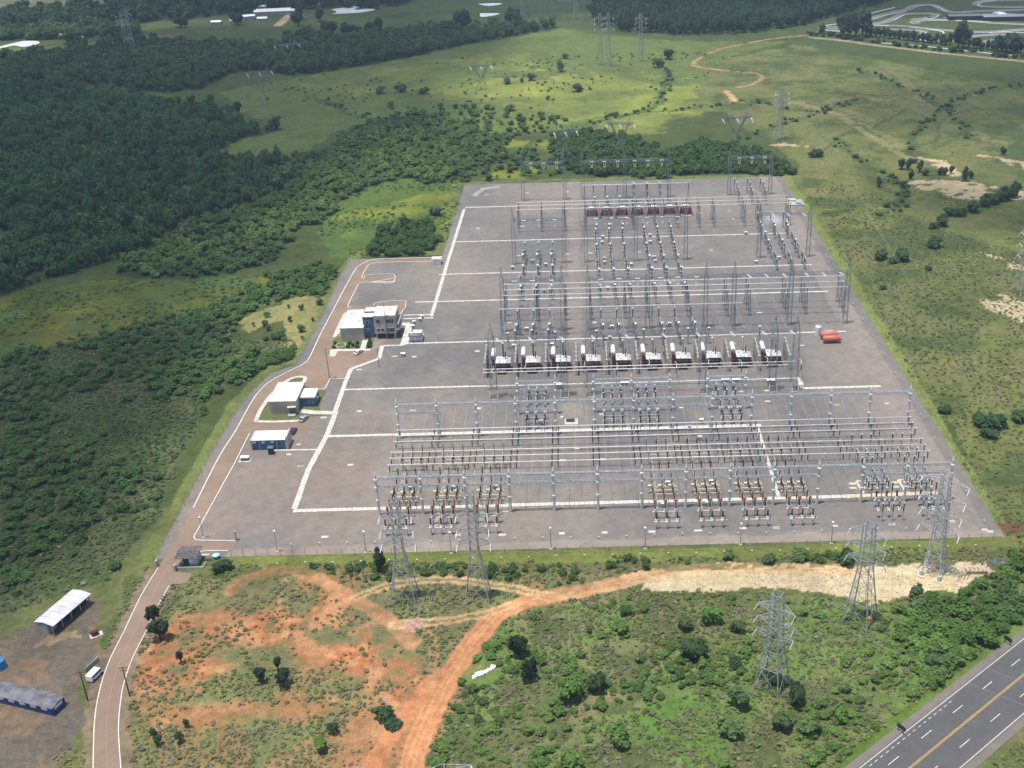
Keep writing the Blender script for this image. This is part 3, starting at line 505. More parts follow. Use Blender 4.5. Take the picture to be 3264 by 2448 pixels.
# ------------------------------------------------ tall post rows carrying the overhead beams
def post_row(name, label, xs, y, h, zb, skip_low=(), strings=True, lowm=STEEL_L):
    o = thing(name, label, 'gantry', (xs[0], y, 0), 0, 'rows of tall posts with overhead beams')
    proto = None
    for i, x in enumerate(xs):
        X = x-xs[0]; b = MB(); b.rev((X, 0, 0), (X, 0, h-1.3), [(0, .42), (.5, .34), (1, .25)], 8)
        for z in (zb[0], zb[1], h*.36): b.rev((X, 0, z-.35), (X, 0, z+.15), [(0, .34), (.2, .62), (.8, .62), (1, .3)], 8)
        p = b.build('post', CONC_P, o); t = MB(); t.cyl((X, 0, h-1.4), (X, 0, h-.2), .33, .14, 7); t.cyl((X, 0, h-.2), (X, 0, h+.5), .05, n=5); t.build('cap', WHITE, p)
    for i in range(len(xs)-1):
        a, c = xs[i]-xs[0]+.4, xs[i+1]-xs[0]-.4
        for z, m, hh in ((zb[0], STEEL_L, .75), (zb[1], lowm, .55)):
            if z == zb[1] and i in skip_low: continue
            b = MB()
            for dy, dz in ((-.35, 0), (.35, 0), (-.35, hh), (.35, hh)): b.bar((a, dy, z+dz), (c, dy, z+dz), .13)
            n = 9
            for s_ in range(n):
                x1 = a+(c-a)*s_/n; x2 = a+(c-a)*(s_+1)/n
                for dy in (-.35, .35): b.bar((x1, dy, z+(hh if s_ % 2 else 0)), (x2, dy, z+(0 if s_ % 2 else hh)), .09)
                b.bar((x1, -.35, z+hh), (x2, .35, z+hh), .08); b.bar((x1, -.35, z), (x1, .35, z), .08)
            b.build('beam', m, o)
        if strings:
            for j in range(3):
                xx = a+(c-a)*(j+.6)/3.2; s_ = MB(); s_.ins((xx, .4, zb[0]+.2), (xx+.1, 2.0, zb[0]-.15), .11, 5, 5); s_.build('insulator_string', WHITE, o)
    return o
FRONT = [XB[k_] for k_ in range(14)]
post_row('post_gantry', 'nearest long row of tall pale posts with double overhead beams', FRONT, 292.2, 15.4, (12.6, 9.9), skip_low=(10,))
post_row('post_gantry', 'middle long row of tall pale posts behind the busbars', FRONT, 339.2, 15.2, (12.3, 9.6), skip_low=(1, 2, 4, 8, 9, 10, 11, 12))
for i, (a, b) in enumerate(((3, 5), (5, 8), (8, 10))):
    post_row('post_gantry', f'{("left", "centre", "right")[i]} short frame of tall posts between middle row and transformers', [XB[k_] for k_ in range(a, b)], 354.1, 15.2, (12.3, 9.4), strings=False)

# ------------------------------------------------ tubular busbars and their supports
def tube(x0, x1, y, z, r, label):
    b = MB(); r *= 1.05; b.cyl((x0, y, z), (x1, y, z), r, n=8); n = int((x1-x0)/6.6)
    for i in range(n+1): x = x0+.4+i*(x1-x0-.8)/n; b.cyl((x-.12, y, z), (x+.12, y, z), r*1.9, n=8)
    return tag(b.build('busbar', ALU, None, True), label, 'busbar', 'aluminium tube busbars')
BY = [335.8, 331.9, 328.0, 321.1, 317.3, 313.1]
for i, y in enumerate(BY): tube(-62.9, 109, y, 5.1, .15, f'long white tube busbar, {ORD[5-i]} nearest of six crossing the front yard')
def mk_sup2():
    o = thing('busbar_support', '', 'busbar support'); b = MB(); b.cyl((0, 0, 0), (0, 0, 2.9), .17, .15, 7); b.build('post', CONC_P, o)
    MB().box(0, 0, 2.75, 2.5, .3, .22).build('crossbar', CONC_L, o)
    for s_ in (-1, 1):
        i_ = MB(); i_.ins((s_*.97, 0, 2.95), (s_*.97, 0, 4.95), .21, 7, 7); i_.build('insulator', BROWN, o)
    return o
def mk_sup1():
    o = thing('busbar_support', '', 'busbar support'); b = MB(); b.cyl((0, 0, 0), (0, 0, 2.9), .17, .15, 7); b.build('post', CONC_P, o)
    MB().box(0, 0, 2.75, 1.6, .3, .22).build('crossbar', CONC_L, o); i_ = MB(); i_.ins((0, 0, 2.95), (0, 0, 4.95), .21, 7, 7); i_.build('insulator', BROWN, o); return o
P2, P1 = Proto(mk_sup2), Proto(mk_sup1)
for i, y in enumerate(BY):
    for k_ in range(14):
        lb = f'busbar support on the {ORD[5-i]} nearest front busbar, {ORD[k_]} from its left end'
        (P1 if k_ in (0, 13) else P2).put(XB[k_]+(.4 if k_ == 0 else -.6 if k_ == 13 else .02), y, lb, group='supports under the front busbars')

# ------------------------------------------------ phase equipment (each a proto with its parts, copied bay by bay)
def mk_vt(hm=ORANGE, im=BROWN):
    def f():
        o = thing('voltage_transformer', '', 'voltage transformer'); MB().box(0, 0, 2.4, .75, .75, .95).build('tank', WHITE, o)
        MB().box(-.1, -.55, 2.2, .5, .35, .6).build('terminal_box', WHITE, o)
        b = MB(); b.ins((0, 0, 3.35), (0, 0, 5.5), .27, 7, 7); b.build('insulator', im, o); b = MB(); b.rev((0, 0, 5.5), (0, 0, 6.0), [(0, .3), (.6, .3), (1, .12)], 7); b.build('head', hm, o)
        b = MB(); b.ins((.75, -.1, 2.5), (.75, -.1, 4.2), .12, 5, 5); b.build('side_insulator', ORANGE2, o); return o
    return f
def mk_ct(hm=ORANGE, im=BROWN):
    def f():
        o = thing('current_transformer', '', 'current transformer'); b = MB(); b.rev((0, 0, 2.35), (0, 0, 3.5), [(0, .45), (.1, .5), (.85, .48), (1, .3)], 8); b.build('tank', STEEL_L, o)
        b = MB(); b.ins((0, 0, 3.5), (0, 0, 5.6), .3, 7, 7); b.build('insulator', im, o); b = MB(); b.rev((0, 0, 5.55), (0, 0, 6.95), [(0, .28), (.15, .46), (.75, .46), (1, .16)], 8); b.build('head', hm, o)
        MB().box(-.45, -.3, 2.2, .5, .4, .5).build('terminal_box', WHITE, o); return o
    return f
def mk_pi(h0=3.3, h1=6.1, im=BROWN, cm=ORANGE2):
    def f():
        o = thing('post_insulator', '', 'post insulator'); b = MB(); b.cyl((0, 0, 0), (0, 0, h0), .16, .13, 7); b.build('pedestal', CONC_L if cm is ORANGE2 else STEEL, o)
        b = MB(); b.ins((0, 0, h0), (0, 0, h1), .24, 7, 7); b.build('insulator', im, o); b = MB(); b.ball((0, 0, h1+.15), .33, 7, .6); b.build('cap', cm, o); return o
    return f
def mk_frame(m=CREAM, depth=0.0, w_=8.2, off=.35):
    def f():
        o = thing('support_frame', '', 'equipment frame')
        for dy in ([0] if not depth else [-depth/2, depth/2]): MB().box(off, dy, 2.15, w_, .28, .28).build('crossbeam', m, o)
        for x in (-3.07, 0, 3.07):
            b = MB()
            for dy in ([0] if not depth else [-depth/2, depth/2]): b.cyl((x, dy, 0), (x, dy, 2.15), .14, n=6)
            if depth: b.bar((x, -depth/2, 2.45), (x, depth/2, 2.45), .2)
            b.build('leg', CONC_L, o)
        return o
    return f
def mk_brk():
    o = thing('circuit_breaker', '', 'circuit breaker'); b = MB(); b.box(-.75, .2, 2.1, 1.0, .8, .95); b.build('drive_cabinet', CREAM, o)
    MB().box(.75, .25, 2.3, .9, .45, .4).build('side_box', CREAM, o)
    b = MB(); b.ins((0, 0, 2.45), (0, 0, 4.3), .27, 6, 7); b.build('lower_insulator', BROWN, o); b = MB(); b.rev((0, 0, 4.3), (0, 0, 5.4), [(0, .25), (.3, .4), (.8, .4), (1, .2)], 7); b.build('head', ORANGE2, o)
    b = MB(); b.bar((.1, -.2, 2.0), (.1, -1.3, 2.9), .16, cap=True); b.build('brace', CREAM, o); return o
def mk_sw(im=BROWN, cm=ORANGE2):
    def f():
        o = thing('isolator_switch', '', 'isolator switch')
        for dy in (-1.05, 1.05):
            b = MB(); b.ins((0, dy, 2.45), (0, dy, 4.5), .22, 6, 7); b.build('insulator', im, o); b = MB(); b.rev((0, dy, 4.5), (0, dy, 4.95), [(0, .26), (.6, .26), (1, .1)], 6); b.build('cap', cm, o)
        b = MB(); b.cyl((0, -1.05, 4.85), (0, 1.05, 4.85), .06, n=5); b.build('contact_arm', ALU, o); return o
    return f
VT, CT, PI_, FR1, FR2, BRK, SW = Proto(mk_vt()), Proto(mk_ct()), Proto(mk_pi()), Proto(mk_frame()), Proto(mk_frame(depth=2.1)), Proto(mk_brk), Proto(mk_sw())
VTG, CTG, PIG, SWG, FRG = Proto(mk_vt(STEEL_L, GREYI)), Proto(mk_ct(STEEL_L, BROWN)), Proto(mk_pi(3.4, 6.0, BROWN, STEEL_L)), Proto(mk_sw(BROWN, STEEL_L)), Proto(mk_frame(STEEL, 2.1, 7.2, 0))
def row3(P, y, xc, what, bay, grp, dxs=(-3.07, 0, 3.07), z=0): 
    for j, dx in enumerate(dxs): P.put(xc+dx, y, f'{what}, {LMR[j]} phase, {bay}', z, group=grp)
for i, k_ in enumerate(FB):
    xc = XB[k_]+6.7; bay = f'{ORD[i]} orange topped bay'
    FR1.put(xc, 281.2, f'cream crossbeam frame nearest the fence in the {bay}', group='equipment frames of the front bays')
    row3(VT, 281.2, xc, 'white based voltage transformer nearest the fence', bay, 'voltage transformers of the front bays')
    FR1.put(xc, 286.5, f'cream crossbeam frame under the orange heads in the {bay}', group='equipment frames of the front bays')
    row3(CT, 286.5, xc, 'current transformer with bright orange head', bay, 'current transformers of the front bays')
    row3(PI_, 290.6, xc, 'dark post insulator behind the orange heads', bay, 'post insulators of the front bays')
    FR2.put(xc, 297.4, f'double cream frame just behind the front trench in the {bay}', group='equipment frames of the front bays')
    row3(SW, 297.4, xc, 'isolator just behind the front trench', bay, 'isolators of the front bays')
    FR1.put(xc, 300.2, f'cream frame under the yellow breaker boxes in the {bay}', group='equipment frames of the front bays')
    row3(BRK, 300.2, xc, 'circuit breaker with cream boxes', bay, 'circuit breakers of the front bays')
    row3(PI_, 304.4, xc, 'dark post insulator behind the breakers', bay, 'post insulators of the front bays', (-2.9, .1, 3.1))
    row3(PI_, 309.0, xc, 'post insulator at the first busbar', bay, 'post insulators of the front bays', (-3.0, -.3, 2.6))
    FR2.put(xc, 319.0, f'cream frame between the two busbar groups in the {bay}', group='equipment frames of the front bays')
    row3(SW, 319.0, xc, 'isolator between the two busbar groups', bay, 'isolators of the front bays')
    row3(PI_, 323.6, xc, 'dark post insulator behind the rear isolators', bay, 'post insulators of the front bays', (-3.4, -.2, 2.9))
for i, k_ in enumerate((11, 12)):
    xc = XB[k_]+7.0; bay = f'{("left", "right")[i]} new grey bay'; gp = 'equipment of the new grey bays'
    row3(PIG, 282, xc, 'grey capped post insulator nearest the fence', bay, gp); row3(VTG, 284.2, xc-.7, 'grey headed voltage transformer nearest the fence', bay, gp)
    row3(CTG, 289.8, xc, 'grey headed current transformer', bay, gp); row3(PIG, 293.2, xc-.5, 'grey capped post insulator by the trench', bay, gp)
    FRG.put(xc-.6, 298.2, f'steel frame behind the trench in the {bay}', group=gp); row3(SWG, 298.2, xc-.6, 'isolator behind the trench', bay, gp)
    FRG.put(xc-.8, 303.0, f'steel frame beside the white slab run in the {bay}', group=gp); row3(SWG, 303.0, xc-.8, 'isolator beside the white slab run', bay, gp)
    row3(PIG, 308.6, xc, 'grey capped post insulator at the first busbar', bay, gp); FRG.put(xc, 315.2, f'steel frame amid the front busbars in the {bay}', group=gp); row3(SWG, 315.2, xc, 'isolator amid the front busbars', bay, gp)
    row3(PIG, 323.2, xc, 'grey capped post insulator between busbar groups', bay, gp)
# bays between the middle post row and the transformers
for i, (k_, dx) in enumerate(((3, 0), (5, 0), (6, -1.0), (8, .6))):
    xc = XB[k_]+6.5+dx; bay = f'{ORD[i]} grey bay before transformers'; gp = 'equipment between post rows and transformers'
    FRG.put(xc, 366.5, f'steel frame nearest the transformers in the {bay}', group=gp); row3(SWG, 366.5, xc, 'isolator nearest the transformers', bay, gp)
    row3(CTG, 361.2, xc, 'silver headed current transformer', bay, gp); row3(PIG, 357.4, xc, 'post insulator behind the short frame', bay, gp)
    row3(VTG, 350.6, xc, 'voltage transformer before the short frame', bay, gp); FRG.put(xc, 346.0, f'steel frame behind the middle trench in the {bay}', group=gp); row3(SWG, 346.0, xc, 'isolator behind the middle trench', bay, gp)
    row3(PIG, 340.2, xc-.2, 'post insulator at the middle post row', bay, gp); row3(CTG, 343.4, xc, 'silver headed current transformer at the middle trench', bay, gp)
# ------------------------------------------------ big lattice gantries
def lattice(b, x, y, z0, z1, wa, wb, step=2.2, t_=.11):
    cs = [(-1, -1), (1, -1), (1, 1), (-1, 1)]; f = lambda z: wa/2+(wb-wa)/2*(z-z0)/(z1-z0)
    for a, c in cs: b.bar((x+a*f(z0), y+c*f(z0), z0), (x+a*f(z1), y+c*f(z1), z1), t_*1.3)
    n = max(1, int((z1-z0)/step))
    for i in range(n):
        za = z0+(z1-z0)*i/n; zb_ = z0+(z1-z0)*(i+1)/n
        for k_ in range(4):
            a, c = cs[k_]; d, e = cs[(k_+1) % 4]
            if (i+k_) % 2: a, c, d, e = d, e, a, c
            b.bar((x+a*f(za), y+c*f(za), za), (x+d*f(zb_), y+e*f(zb_), zb_), t_*.75)
def gantry(label, xs, y, zb, top, w0=1.7, cl=(), strs=(), splay=False):
    o = thing('lattice_gantry', label, 'gantry', (xs[0], y, 0), 0, 'steel lattice gantries of the far yard')
    for i, x in enumerate(xs):
        X = x-xs[0]; b = MB(); lattice(b, X, 0, 0, zb, w0, w0*.8); lattice(b, X, 0, zb, top, w0*.75, .12, 1.6, .08); c = b.build('column', STEEL_D, o)
        if splay:
            f = MB()
            for sx in (-1, 1):
                f.bar((X+sx*(w0/2+.3), -w0/2-1.0, .1), (X+sx*w0/2, -w0/2, 3.2), .3)
            f.bar((X-w0/2-.3, -w0/2-1.0, .12), (X+w0/2+.3, -w0/2-1.0, .12), .25); f.build('footing', CONC_L, c)
    for a, c in cl:
        b = MB(); A, C = xs[a]-xs[0], xs[c]-xs[0]
        for dy, dz in ((-.55, 0), (.55, 0), (-.55, 1.1), (.55, 1.1)): b.bar((A, dy, zb+dz-.6), (C, dy, zb+dz-.6), .12)
        n = int((C-A)/1.5)
        for s_ in range(n):
            x1 = A+(C-A)*s_/n; x2 = A+(C-A)*(s_+1)/n; q = s_ % 2
            for dy in (-.55, .55): b.bar((x1, dy, zb-.6+(1.1 if q else 0)), (x2, dy, zb-.6+(0 if q else 1.1)), .08)
            b.bar((x1, -.55, zb+.5), (x2, .55, zb+.5), .07)
        b.build('beam', STEEL_D, o)
    for sx, vshape in strs:
        b = MB(); X = sx-xs[0]
        if vshape:
            for s_ in (-1, 1): b.ins((X+s_*.75, -.6, zb-.3), (X+s_*.2, -1.0, zb-3.3), .17, 8, 5)
            b.box(X, -.8, zb-.2, 1.9, .5, .25)
        else:
            for s_ in (-.25, .25): b.ins((X+s_, -.6, zb+.3), (X+s_+1.4, -2.0, zb-.7), .17, 8, 5)
        b.build('insulator_string', WHITE, o)
    return o
G = gantry
c3_ = lambda a, b: [a+(b-a)*t_ for t_ in (.22, .52, .83)]
G('left far gantry at the back fence', [-30.1, -7.6], 598.5, 20.7, 26, cl=[(0, 1)], strs=[(x, 1) for x in c3_(-30.1, -7.6)])
G('centre far gantry of three masts at the back fence', [2.3, 24.9, 48.6], 598.5, 20.7, 26, cl=[(0, 2)], strs=[(x, 1) for x in c3_(2.3, 24.9)+c3_(24.9, 48.6)])
G('right far gantry at the back fence', [81.0, 103.2], 598.5, 20.7, 26, cl=[(0, 1)], strs=[(x, 1) for x in c3_(81, 103.2)])
G('left gantry before the red reactors', [-30.7, -7.5], 502.3, 21.4, 27, cl=[(0, 1)], strs=[(x, 1) for x in c3_(-30.7, -7.5)])
G('centre gantry before the red reactors', [2.6, 25.7, 48.9], 502.5, 21.4, 27, cl=[(0, 2)], strs=[(x, 1) for x in c3_(2.6, 25.7)+c3_(25.7, 48.9)])
G('right gantry over the far right equipment', [82.8, 105.7], 502.3, 21.2, 26.5, cl=[(0, 1)], strs=[(x, 0) for x in c3_(82.8, 105.7)])
G('left gantry just behind the transformer row', [-31.7, -7.8], 425.5, 22.2, 28, cl=[(0, 1)], strs=[(x, 1) for x in c3_(-31.7, -7.8)])
G('wide gantry of six masts behind the transformers', [2.6, 26.4, 49.8, 61, 83.8, 106.4], 425.2, 22.2, 28, cl=[(0, 5)], strs=[(x, 1) for x in c3_(2.6, 26.4)+c3_(26.4, 49.8)]+[(x, 0) for x in c3_(61, 83.8)+c3_(83.8, 106.4)])
G('left gantry in front of the transformers on splayed white feet', [-32.4, -7.0], 368.0, 23.4, 29, 2.4, cl=[(0, 1)], strs=[(x, 0) for x in (-30.5, -19, -8)], splay=True)
G('wide gantry in front of the transformers on splayed white feet', [2.0, 42.6, 67.9, 75.6], 368.0, 23.4, 29, 2.4, cl=[(0, 3)], strs=[(x, 0) for x in (3, 15, 28, 40, 52, 63, 73)], splay=True)
# high busbars on lattice pedestals
def mk_ped():
    o = thing('lattice_pedestal', '', 'busbar pedestal'); b = MB(); lattice(b, 0, 0, 0, 8.0, .95, .65, 1.3, .09); b.build('lattice_base', STEEL_D, o)
    b = MB(); b.ins((0, 0, 8.0), (0, 0, 11.5), .2, 8, 6); b.build('insulator', BROWN, o); return o
PED = Proto(mk_ped)
HB = [(435.6, -32.4, 109), (441.6, -32.2, 108.8), (447.7, -32.2, 108.8), (421.5, -33, 63.8), (547.0, -31.6, 105.8), (553.2, -31, 105.6), (558.7, -31.2, 105.5), (585.2, 1.8, 58.6)]
HN = ['nearest of three high busbars behind transformers', 'middle of three high busbars behind transformers', 'rear of three high busbars behind transformers', 'single high busbar over the transformers',
      'nearest of three high busbars at red reactors', 'middle of three high busbars at red reactors', 'rear of three high busbars at red reactors', 'short high busbar behind the red reactors']
PX = [[-31.6, -18.5, -6.7, 3.6, 18, 27, 44, 60, 69.2, 84.5, 92.5, 108.0]]*3+[[-32.4, -25, -17, -6.6, 4, 19, 28, 43.5, 61]]+[[-30.6, -19, -7.4, 3, 15, 27, 38, 49, 60, 67.3, 82.5, 90, 104.9]]*3+[[3, 14, 25, 36, 47, 57.8]]
for (y, a, b), nm, xs in zip(HB, HN, PX):
    tube(a, b, y, 11.65, .17, 'white tube, '+nm)
    for j, x in enumerate(xs): PED.put(x, y, f'lattice pedestal, {ORD[j]} from left, under {nm}', group='lattice pedestals under the high busbars')
# tall phase gear of the far yard
def mk_big(kind):
    def f():
        nm = {'ct': 'tall_current_transformer', 'iso': 'tall_isolator', 'brk': 'tall_circuit_breaker', 'pi': 'tall_post_insulator', 'arr': 'surge_arrester'}[kind]
        o = thing(nm, '', {'ct': 'current transformer', 'iso': 'isolator', 'brk': 'circuit breaker', 'pi': 'post insulator', 'arr': 'surge arrester'}[kind])
        b = MB(); hp = {'ct': 2.4, 'iso': 2.6, 'brk': 2.8, 'pi': 4.2, 'arr': 3.0}[kind]; lattice(b, 0, 0, 0, hp, .8, .7, 1.2, .1); b.build('pedestal', STEEL, o)
        if kind == 'ct':
            b = MB(); b.box(0, 0, 2.4, .9, .9, .5); b.ins((0, 0, 2.9), (0, 0, 6.3), .33, 9, 7); b.build('insulator', GREYI, o); b = MB(); b.ball((0, 0, 6.8), .62, 9, .85); b.build('head', WHITE, o)
        if kind == 'iso':
            for dy in (-1.6, 0, 1.6): b = MB(); b.ins((0, dy, 2.6), (0, dy, 5.4), .22, 7, 6); b.build('insulator', GREYI, o)
            b = MB(); b.bar((0, -2, 2.6), (0, 2, 2.6), .3); b.cyl((0, -1.6, 5.5), (0, 0, 6.5), .07, n=5); b.cyl((0, 1.6, 5.5), (0, 0, 6.5), .07, n=5); b.build('contact_arm', STEEL_L, o)
            b = MB(); b.ball((-.1, -1.6, 5.6), .3, 6); b.ball((.2, 1.6, 5.6), .3, 6); b.build('cap', STEEL_L, o)
        if kind == 'brk':
            b = MB(); b.ins((0, 0, 2.8), (0, 0, 5.6), .3, 8, 7); b.build('insulator', GREYI, o); b = MB(); b.ins((0, 0, 5.8), (0, 1.9, 6.1), .33, 5, 7); b.ins((0, 0, 5.8), (0, -1.9, 6.1), .33, 5, 7); b.build('interrupter', DARK, o)
            b = MB()
            for q in (-.5, .5): b.ball((q, -2, 6.1), .26, 6); b.ball((q, 2, 6.1), .26, 6)
            b.build('grading_ring', WHITE, o); MB().box(.6, 0, .8, .5, .6, 1.1).build('drive_cabinet', STEEL_L, o)
        if kind in ('pi', 'arr'):
            b = MB(); b.ins((0, 0, hp), (0, 0, hp+3.8), .24 if kind == 'pi' else .3, 9, 7); b.build('insulator', BROWN if kind == 'pi' else GREYI, o); b = MB(); b.rev((0, 0, hp+3.75), (0, 0, hp+4.1), [(0, .3), (.5, .5), (1, .3)], 8); b.build('cap', STEEL_L if kind == 'pi' else WHITE, o)
        return o
    return f
BIG = {k_: Proto(mk_big(k_)) for k_ in ('ct', 'iso', 'brk', 'pi', 'arr')}
KN = {'ct': 'white headed current transformer', 'iso': 'grey isolator', 'brk': 'dark breaker', 'pi': 'brown post insulator', 'arr': 'white capped surge arrester'}
GR = [('left far group', (-26.1, -19.5, -13.0), [(514, 'arr'), (508.5, 'iso'), (503, 'brk'), (497.5, 'ct'), (490, 'iso'), (483.5, 'ct'), (477, 'iso'), (470, 'brk'), (464, 'iso'), (459, 'ct'), (452.5, 'pi'), (429.2, 'pi'), (423.5, 'iso'), (418, 'ct'), (412.5, 'arr')]),
      ('second far group', (7.9, 14.3, 20.8), [(543, 'iso'), (537, 'ct'), (531, 'ct'), (526, 'brk'), (520.5, 'iso'), (515, 'iso'), (509, 'ct'), (504, 'brk'), (498.5, 'iso'), (493, 'iso'), (487, 'brk'), (481, 'iso'), (476.8, 'ct'), (471, 'brk'), (464, 'iso'), (458, 'ct'), (451.5, 'pi'), (428.6, 'pi'), (422, 'iso'), (416, 'ct'), (410.5, 'iso')]),
      ('third far group', (31.3, 37.8, 44.3), [(543, 'iso'), (537, 'iso'), (531.6, 'ct'), (526, 'brk'), (520.5, 'iso'), (515, 'iso'), (509, 'ct'), (504, 'brk'), (498.5, 'iso'), (492, 'ct'), (487, 'iso'), (481, 'iso'), (476.8, 'ct'), (471, 'brk'), (464, 'iso'), (458, 'ct'), (451.5, 'pi'), (428.4, 'pi'), (422, 'iso'), (416, 'ct'), (410.5, 'iso')]),
      ('right far group', (88.4, 94.8, 101.1), [(545, 'pi'), (539, 'iso'), (534, 'ct'), (529.4, 'ct'), (521, 'iso'), (515, 'iso'), (508.6, 'ct'), (502.5, 'brk'), (495, 'iso'), (487.5, 'iso')]),
      ('group behind left red reactors', (7.9, 14.3, 20.9), [(602, 'arr'), (581, 'ct'), (576, 'brk'), (571, 'iso')]), ('group behind right red reactors', (29.6, 36.6, 43.6), [(605, 'arr'), (599, 'pi'), (594, 'iso'), (582, 'iso'), (577, 'brk'), (572, 'iso')]),
      ('far right corner cluster', (84.5, 91.5, 98.5), [(604, 'pi'), (597, 'pi'), (588, 'pi'), (582, 'pi')])]
for nm, xs, rows_ in GR:
    for r_, (y, kd) in enumerate(rows_):
        for j, x in enumerate(xs): BIG[kd].put(x+.4*math.sin(r_*1.7), y-1.2, f'{KN[kd]}, {LMR[j]} column, {(ORD+["seventeenth", "eighteenth", "nineteenth", "twentieth", "twenty-first"])[r_]} from back, {nm}', rz=0, group='tall gear of the far yard')
for j, x in enumerate((-29.2, -10.7, 5.5, 24, 31.9, 41.3, 49.4, 69.3)): BIG['arr'].put(x, 409, f'surge arrester, {ORD[j]} from left right behind the transformers', group='arresters behind the transformers')

# ------------------------------------------------ transformer row with fire walls
def mk_wall():
    o = thing('fire_wall', '', 'fire wall', group='fire walls between the transformers'); b = MB(); b.add([(-.18, -5.5, 0), (.18, -5.5, 0), (.18, 6.4, 0), (-.18, 6.4, 0), (-.18, -5.5, 6.2), (.18, -5.5, 6.2), (.18, 6.4, 8.2), (-.18, 6.4, 8.2)], [(3, 2, 1, 0), (4, 5, 6, 7), (0, 1, 5, 4), (1, 2, 6, 5), (2, 3, 7, 6), (3, 0, 4, 7)])
    b.build('wall_slab', GREYW, o); r = MB()
    for i in range(5): y = -5.3+i*2.85; r.box(.30, y, 0, .42, .42, 6.35+2.0*(y+5.5)/11.9)
    for i in range(5): y = -5.3+i*2.85; r.box(-.30, y, 0, .42, .42, 6.35+2.0*(y+5.5)/11.9)
    r.build('rib', CONC_L, o); return o
WALLP = Proto(mk_wall)
def mk_tr():
    o = thing('power_transformer', '', 'transformer', group='power transformers between the fire walls')
    b = MB(); b.box(0, 1.5, 0, 7.8, 11.5, .12); b.build('oil_pit', REDT, o)
    b = MB(); b.box(-.1, .6, .25, 3.7, 5.6, 3.5); b.build('tank', MIDG, o)
    b = MB(); b.box(-.1, .6, 3.75, 4.1, 6.0, .22); 
    Rr = random.Random(3)
    for i in range(9): b.box(-1.5+Rr.random()*2.9, -1.6+Rr.random()*4.4, 3.97, .5, .5, .2+Rr.random()*.35)
    b.build('tank_lid', mat('white_tank_lid', (.72, .70, .66), .5, 0, .16, 2), o)
    b = MB()
    for i in range(6): b.box(-1.6+i*.62, -3.1, .8, .4, 1.6, 2.5)
    for i in range(5): b.box(-1.5+i*.75, -4.0, 1.1, .62, .25, 1.5)
    b.build('front_radiator', DARK, o); f_ = MB()
    for i in range(4): f_.cyl((-1.35+i*.9, -4.2, 1.8), (-1.35+i*.9, -4.35, 1.8), .36, n=8)
    f_.build('cooling_fan', STEEL, o)
    for s_, nm in ((2.75, 'right'), (-2.9, 'left')):
        b = MB()
        for i in range(7): b.box(s_, -1.9+i*.72, .7, 1.2, .34, 3.0)
        r = b.build('side_radiator', DARK, o)
        if nm == 'right': MB().box(s_, .2, 3.72, 1.5, 5.2, .12).build('radiator_top', STEEL, o)
    b = MB(); b.rev((-3.1, .6, 5.4), (-3.1, 6.4, 5.75), [(0, .6), (.03, .85), (.97, .85), (1, .6)], 12); cq = b.build('conservator', WHITE, o, True)
    b = MB(); b.box(-3.1, 1.6, 0, .3, .3, 4.9); b.box(-3.1, 5.2, 0, .3, .3, 5.0); b.build('conservator_stand', STEEL, o)
    b = MB(); b.rev((-3.1, .2, 3.3), (-3.1, .2, 5.6), [(0, .5), (.6, .6), (1, .35)], 10); b.build('expansion_pot', MIDG, o)
    b = MB(); b.ins((.7, 2.9, 4.0), (.6, 3.6, 9.2), .36, 12, 8); b.build('high_voltage_bushing', BROWN, o); b = MB(); b.ball((.58, 3.65, 9.4), .42, 8, .8); b.build('bushing_cap', WHITE, o)
    b = MB(); b.ins((1.5, 1.2, 3.9), (1.6, 1.3, 6.9), .26, 8, 7); b.build('medium_voltage_bushing', BROWN, o)
    for i in range(3): b = MB(); b.cyl((-.9+i*.7, -1.6, 3.9), (-.8+i*.7, -4.6, 5.2), .09, n=6); b.build('low_voltage_lead', WHITE, o)
    b = MB(); z = 3.0; x0, x1, y0_, y1_ = -3.9, 3.7, -3.6, 5.2
    for zz in (1.2, 3.4):
        for p, q in (((x0, y0_), (x1, y0_)), ((x1, y0_), (x1, y1_)), ((x1, y1_), (x0, y1_)), ((x0, y1_), (x0, y0_))): b.cyl((*p, zz), (*q, zz), .06, n=5)
    for x in (x0, x1):
        for y in (y0_, y1_): b.cyl((x, y, 0), (x, y, 3.4), .09, n=5)
    b.build('fire_sprinkler_pipe', REDP, o); return o
TRP = Proto(mk_tr)
for j in range(11): WALLP.put(-36.6+11.33*j, 389, f'pale ribbed fire wall, {ORD[j]} from the left in the transformer row')
for j in range(10): TRP.put(-36.6+11.33*j+5.75, 390.3, f'dark transformer with white lid, {ORD[j]} from the left in its row')
for j, x in enumerate((-35.4, -12.6, 9, 31, 43, 66)):
    o = thing('red_valve_set', f'red pipework valve set, {ORD[j]} from the left behind the transformers', 'valve set', (x+.6, 398.6, 0), 0, 'red valve sets behind the transformers')
    b = MB(); b.cyl((-1, 0, .8), (1, 0, .8), .22, n=6); b.cyl((-.6, 0, 0), (-.6, 0, 1.7), .2, n=6); b.cyl((.6, 0, 0), (.6, 0, 1.7), .2, n=6); b.build('pipe', REDP, o); b = MB(); b.cyl((-.6, -.1, 1.7), (-.6, .1, 1.7), .4, n=8); b.cyl((.6, -.1, 1.7), (.6, .1, 1.7), .4, n=8); b.build('handwheel', REDP, o)
for j, (y, z) in enumerate(((377.2, 7.0), (374.6, 7.0))): tube(-36.6, 77.2-j*3, y-.6, z, .17, f'{("rear", "front")[j]} of two white tubes running before the transformer row')
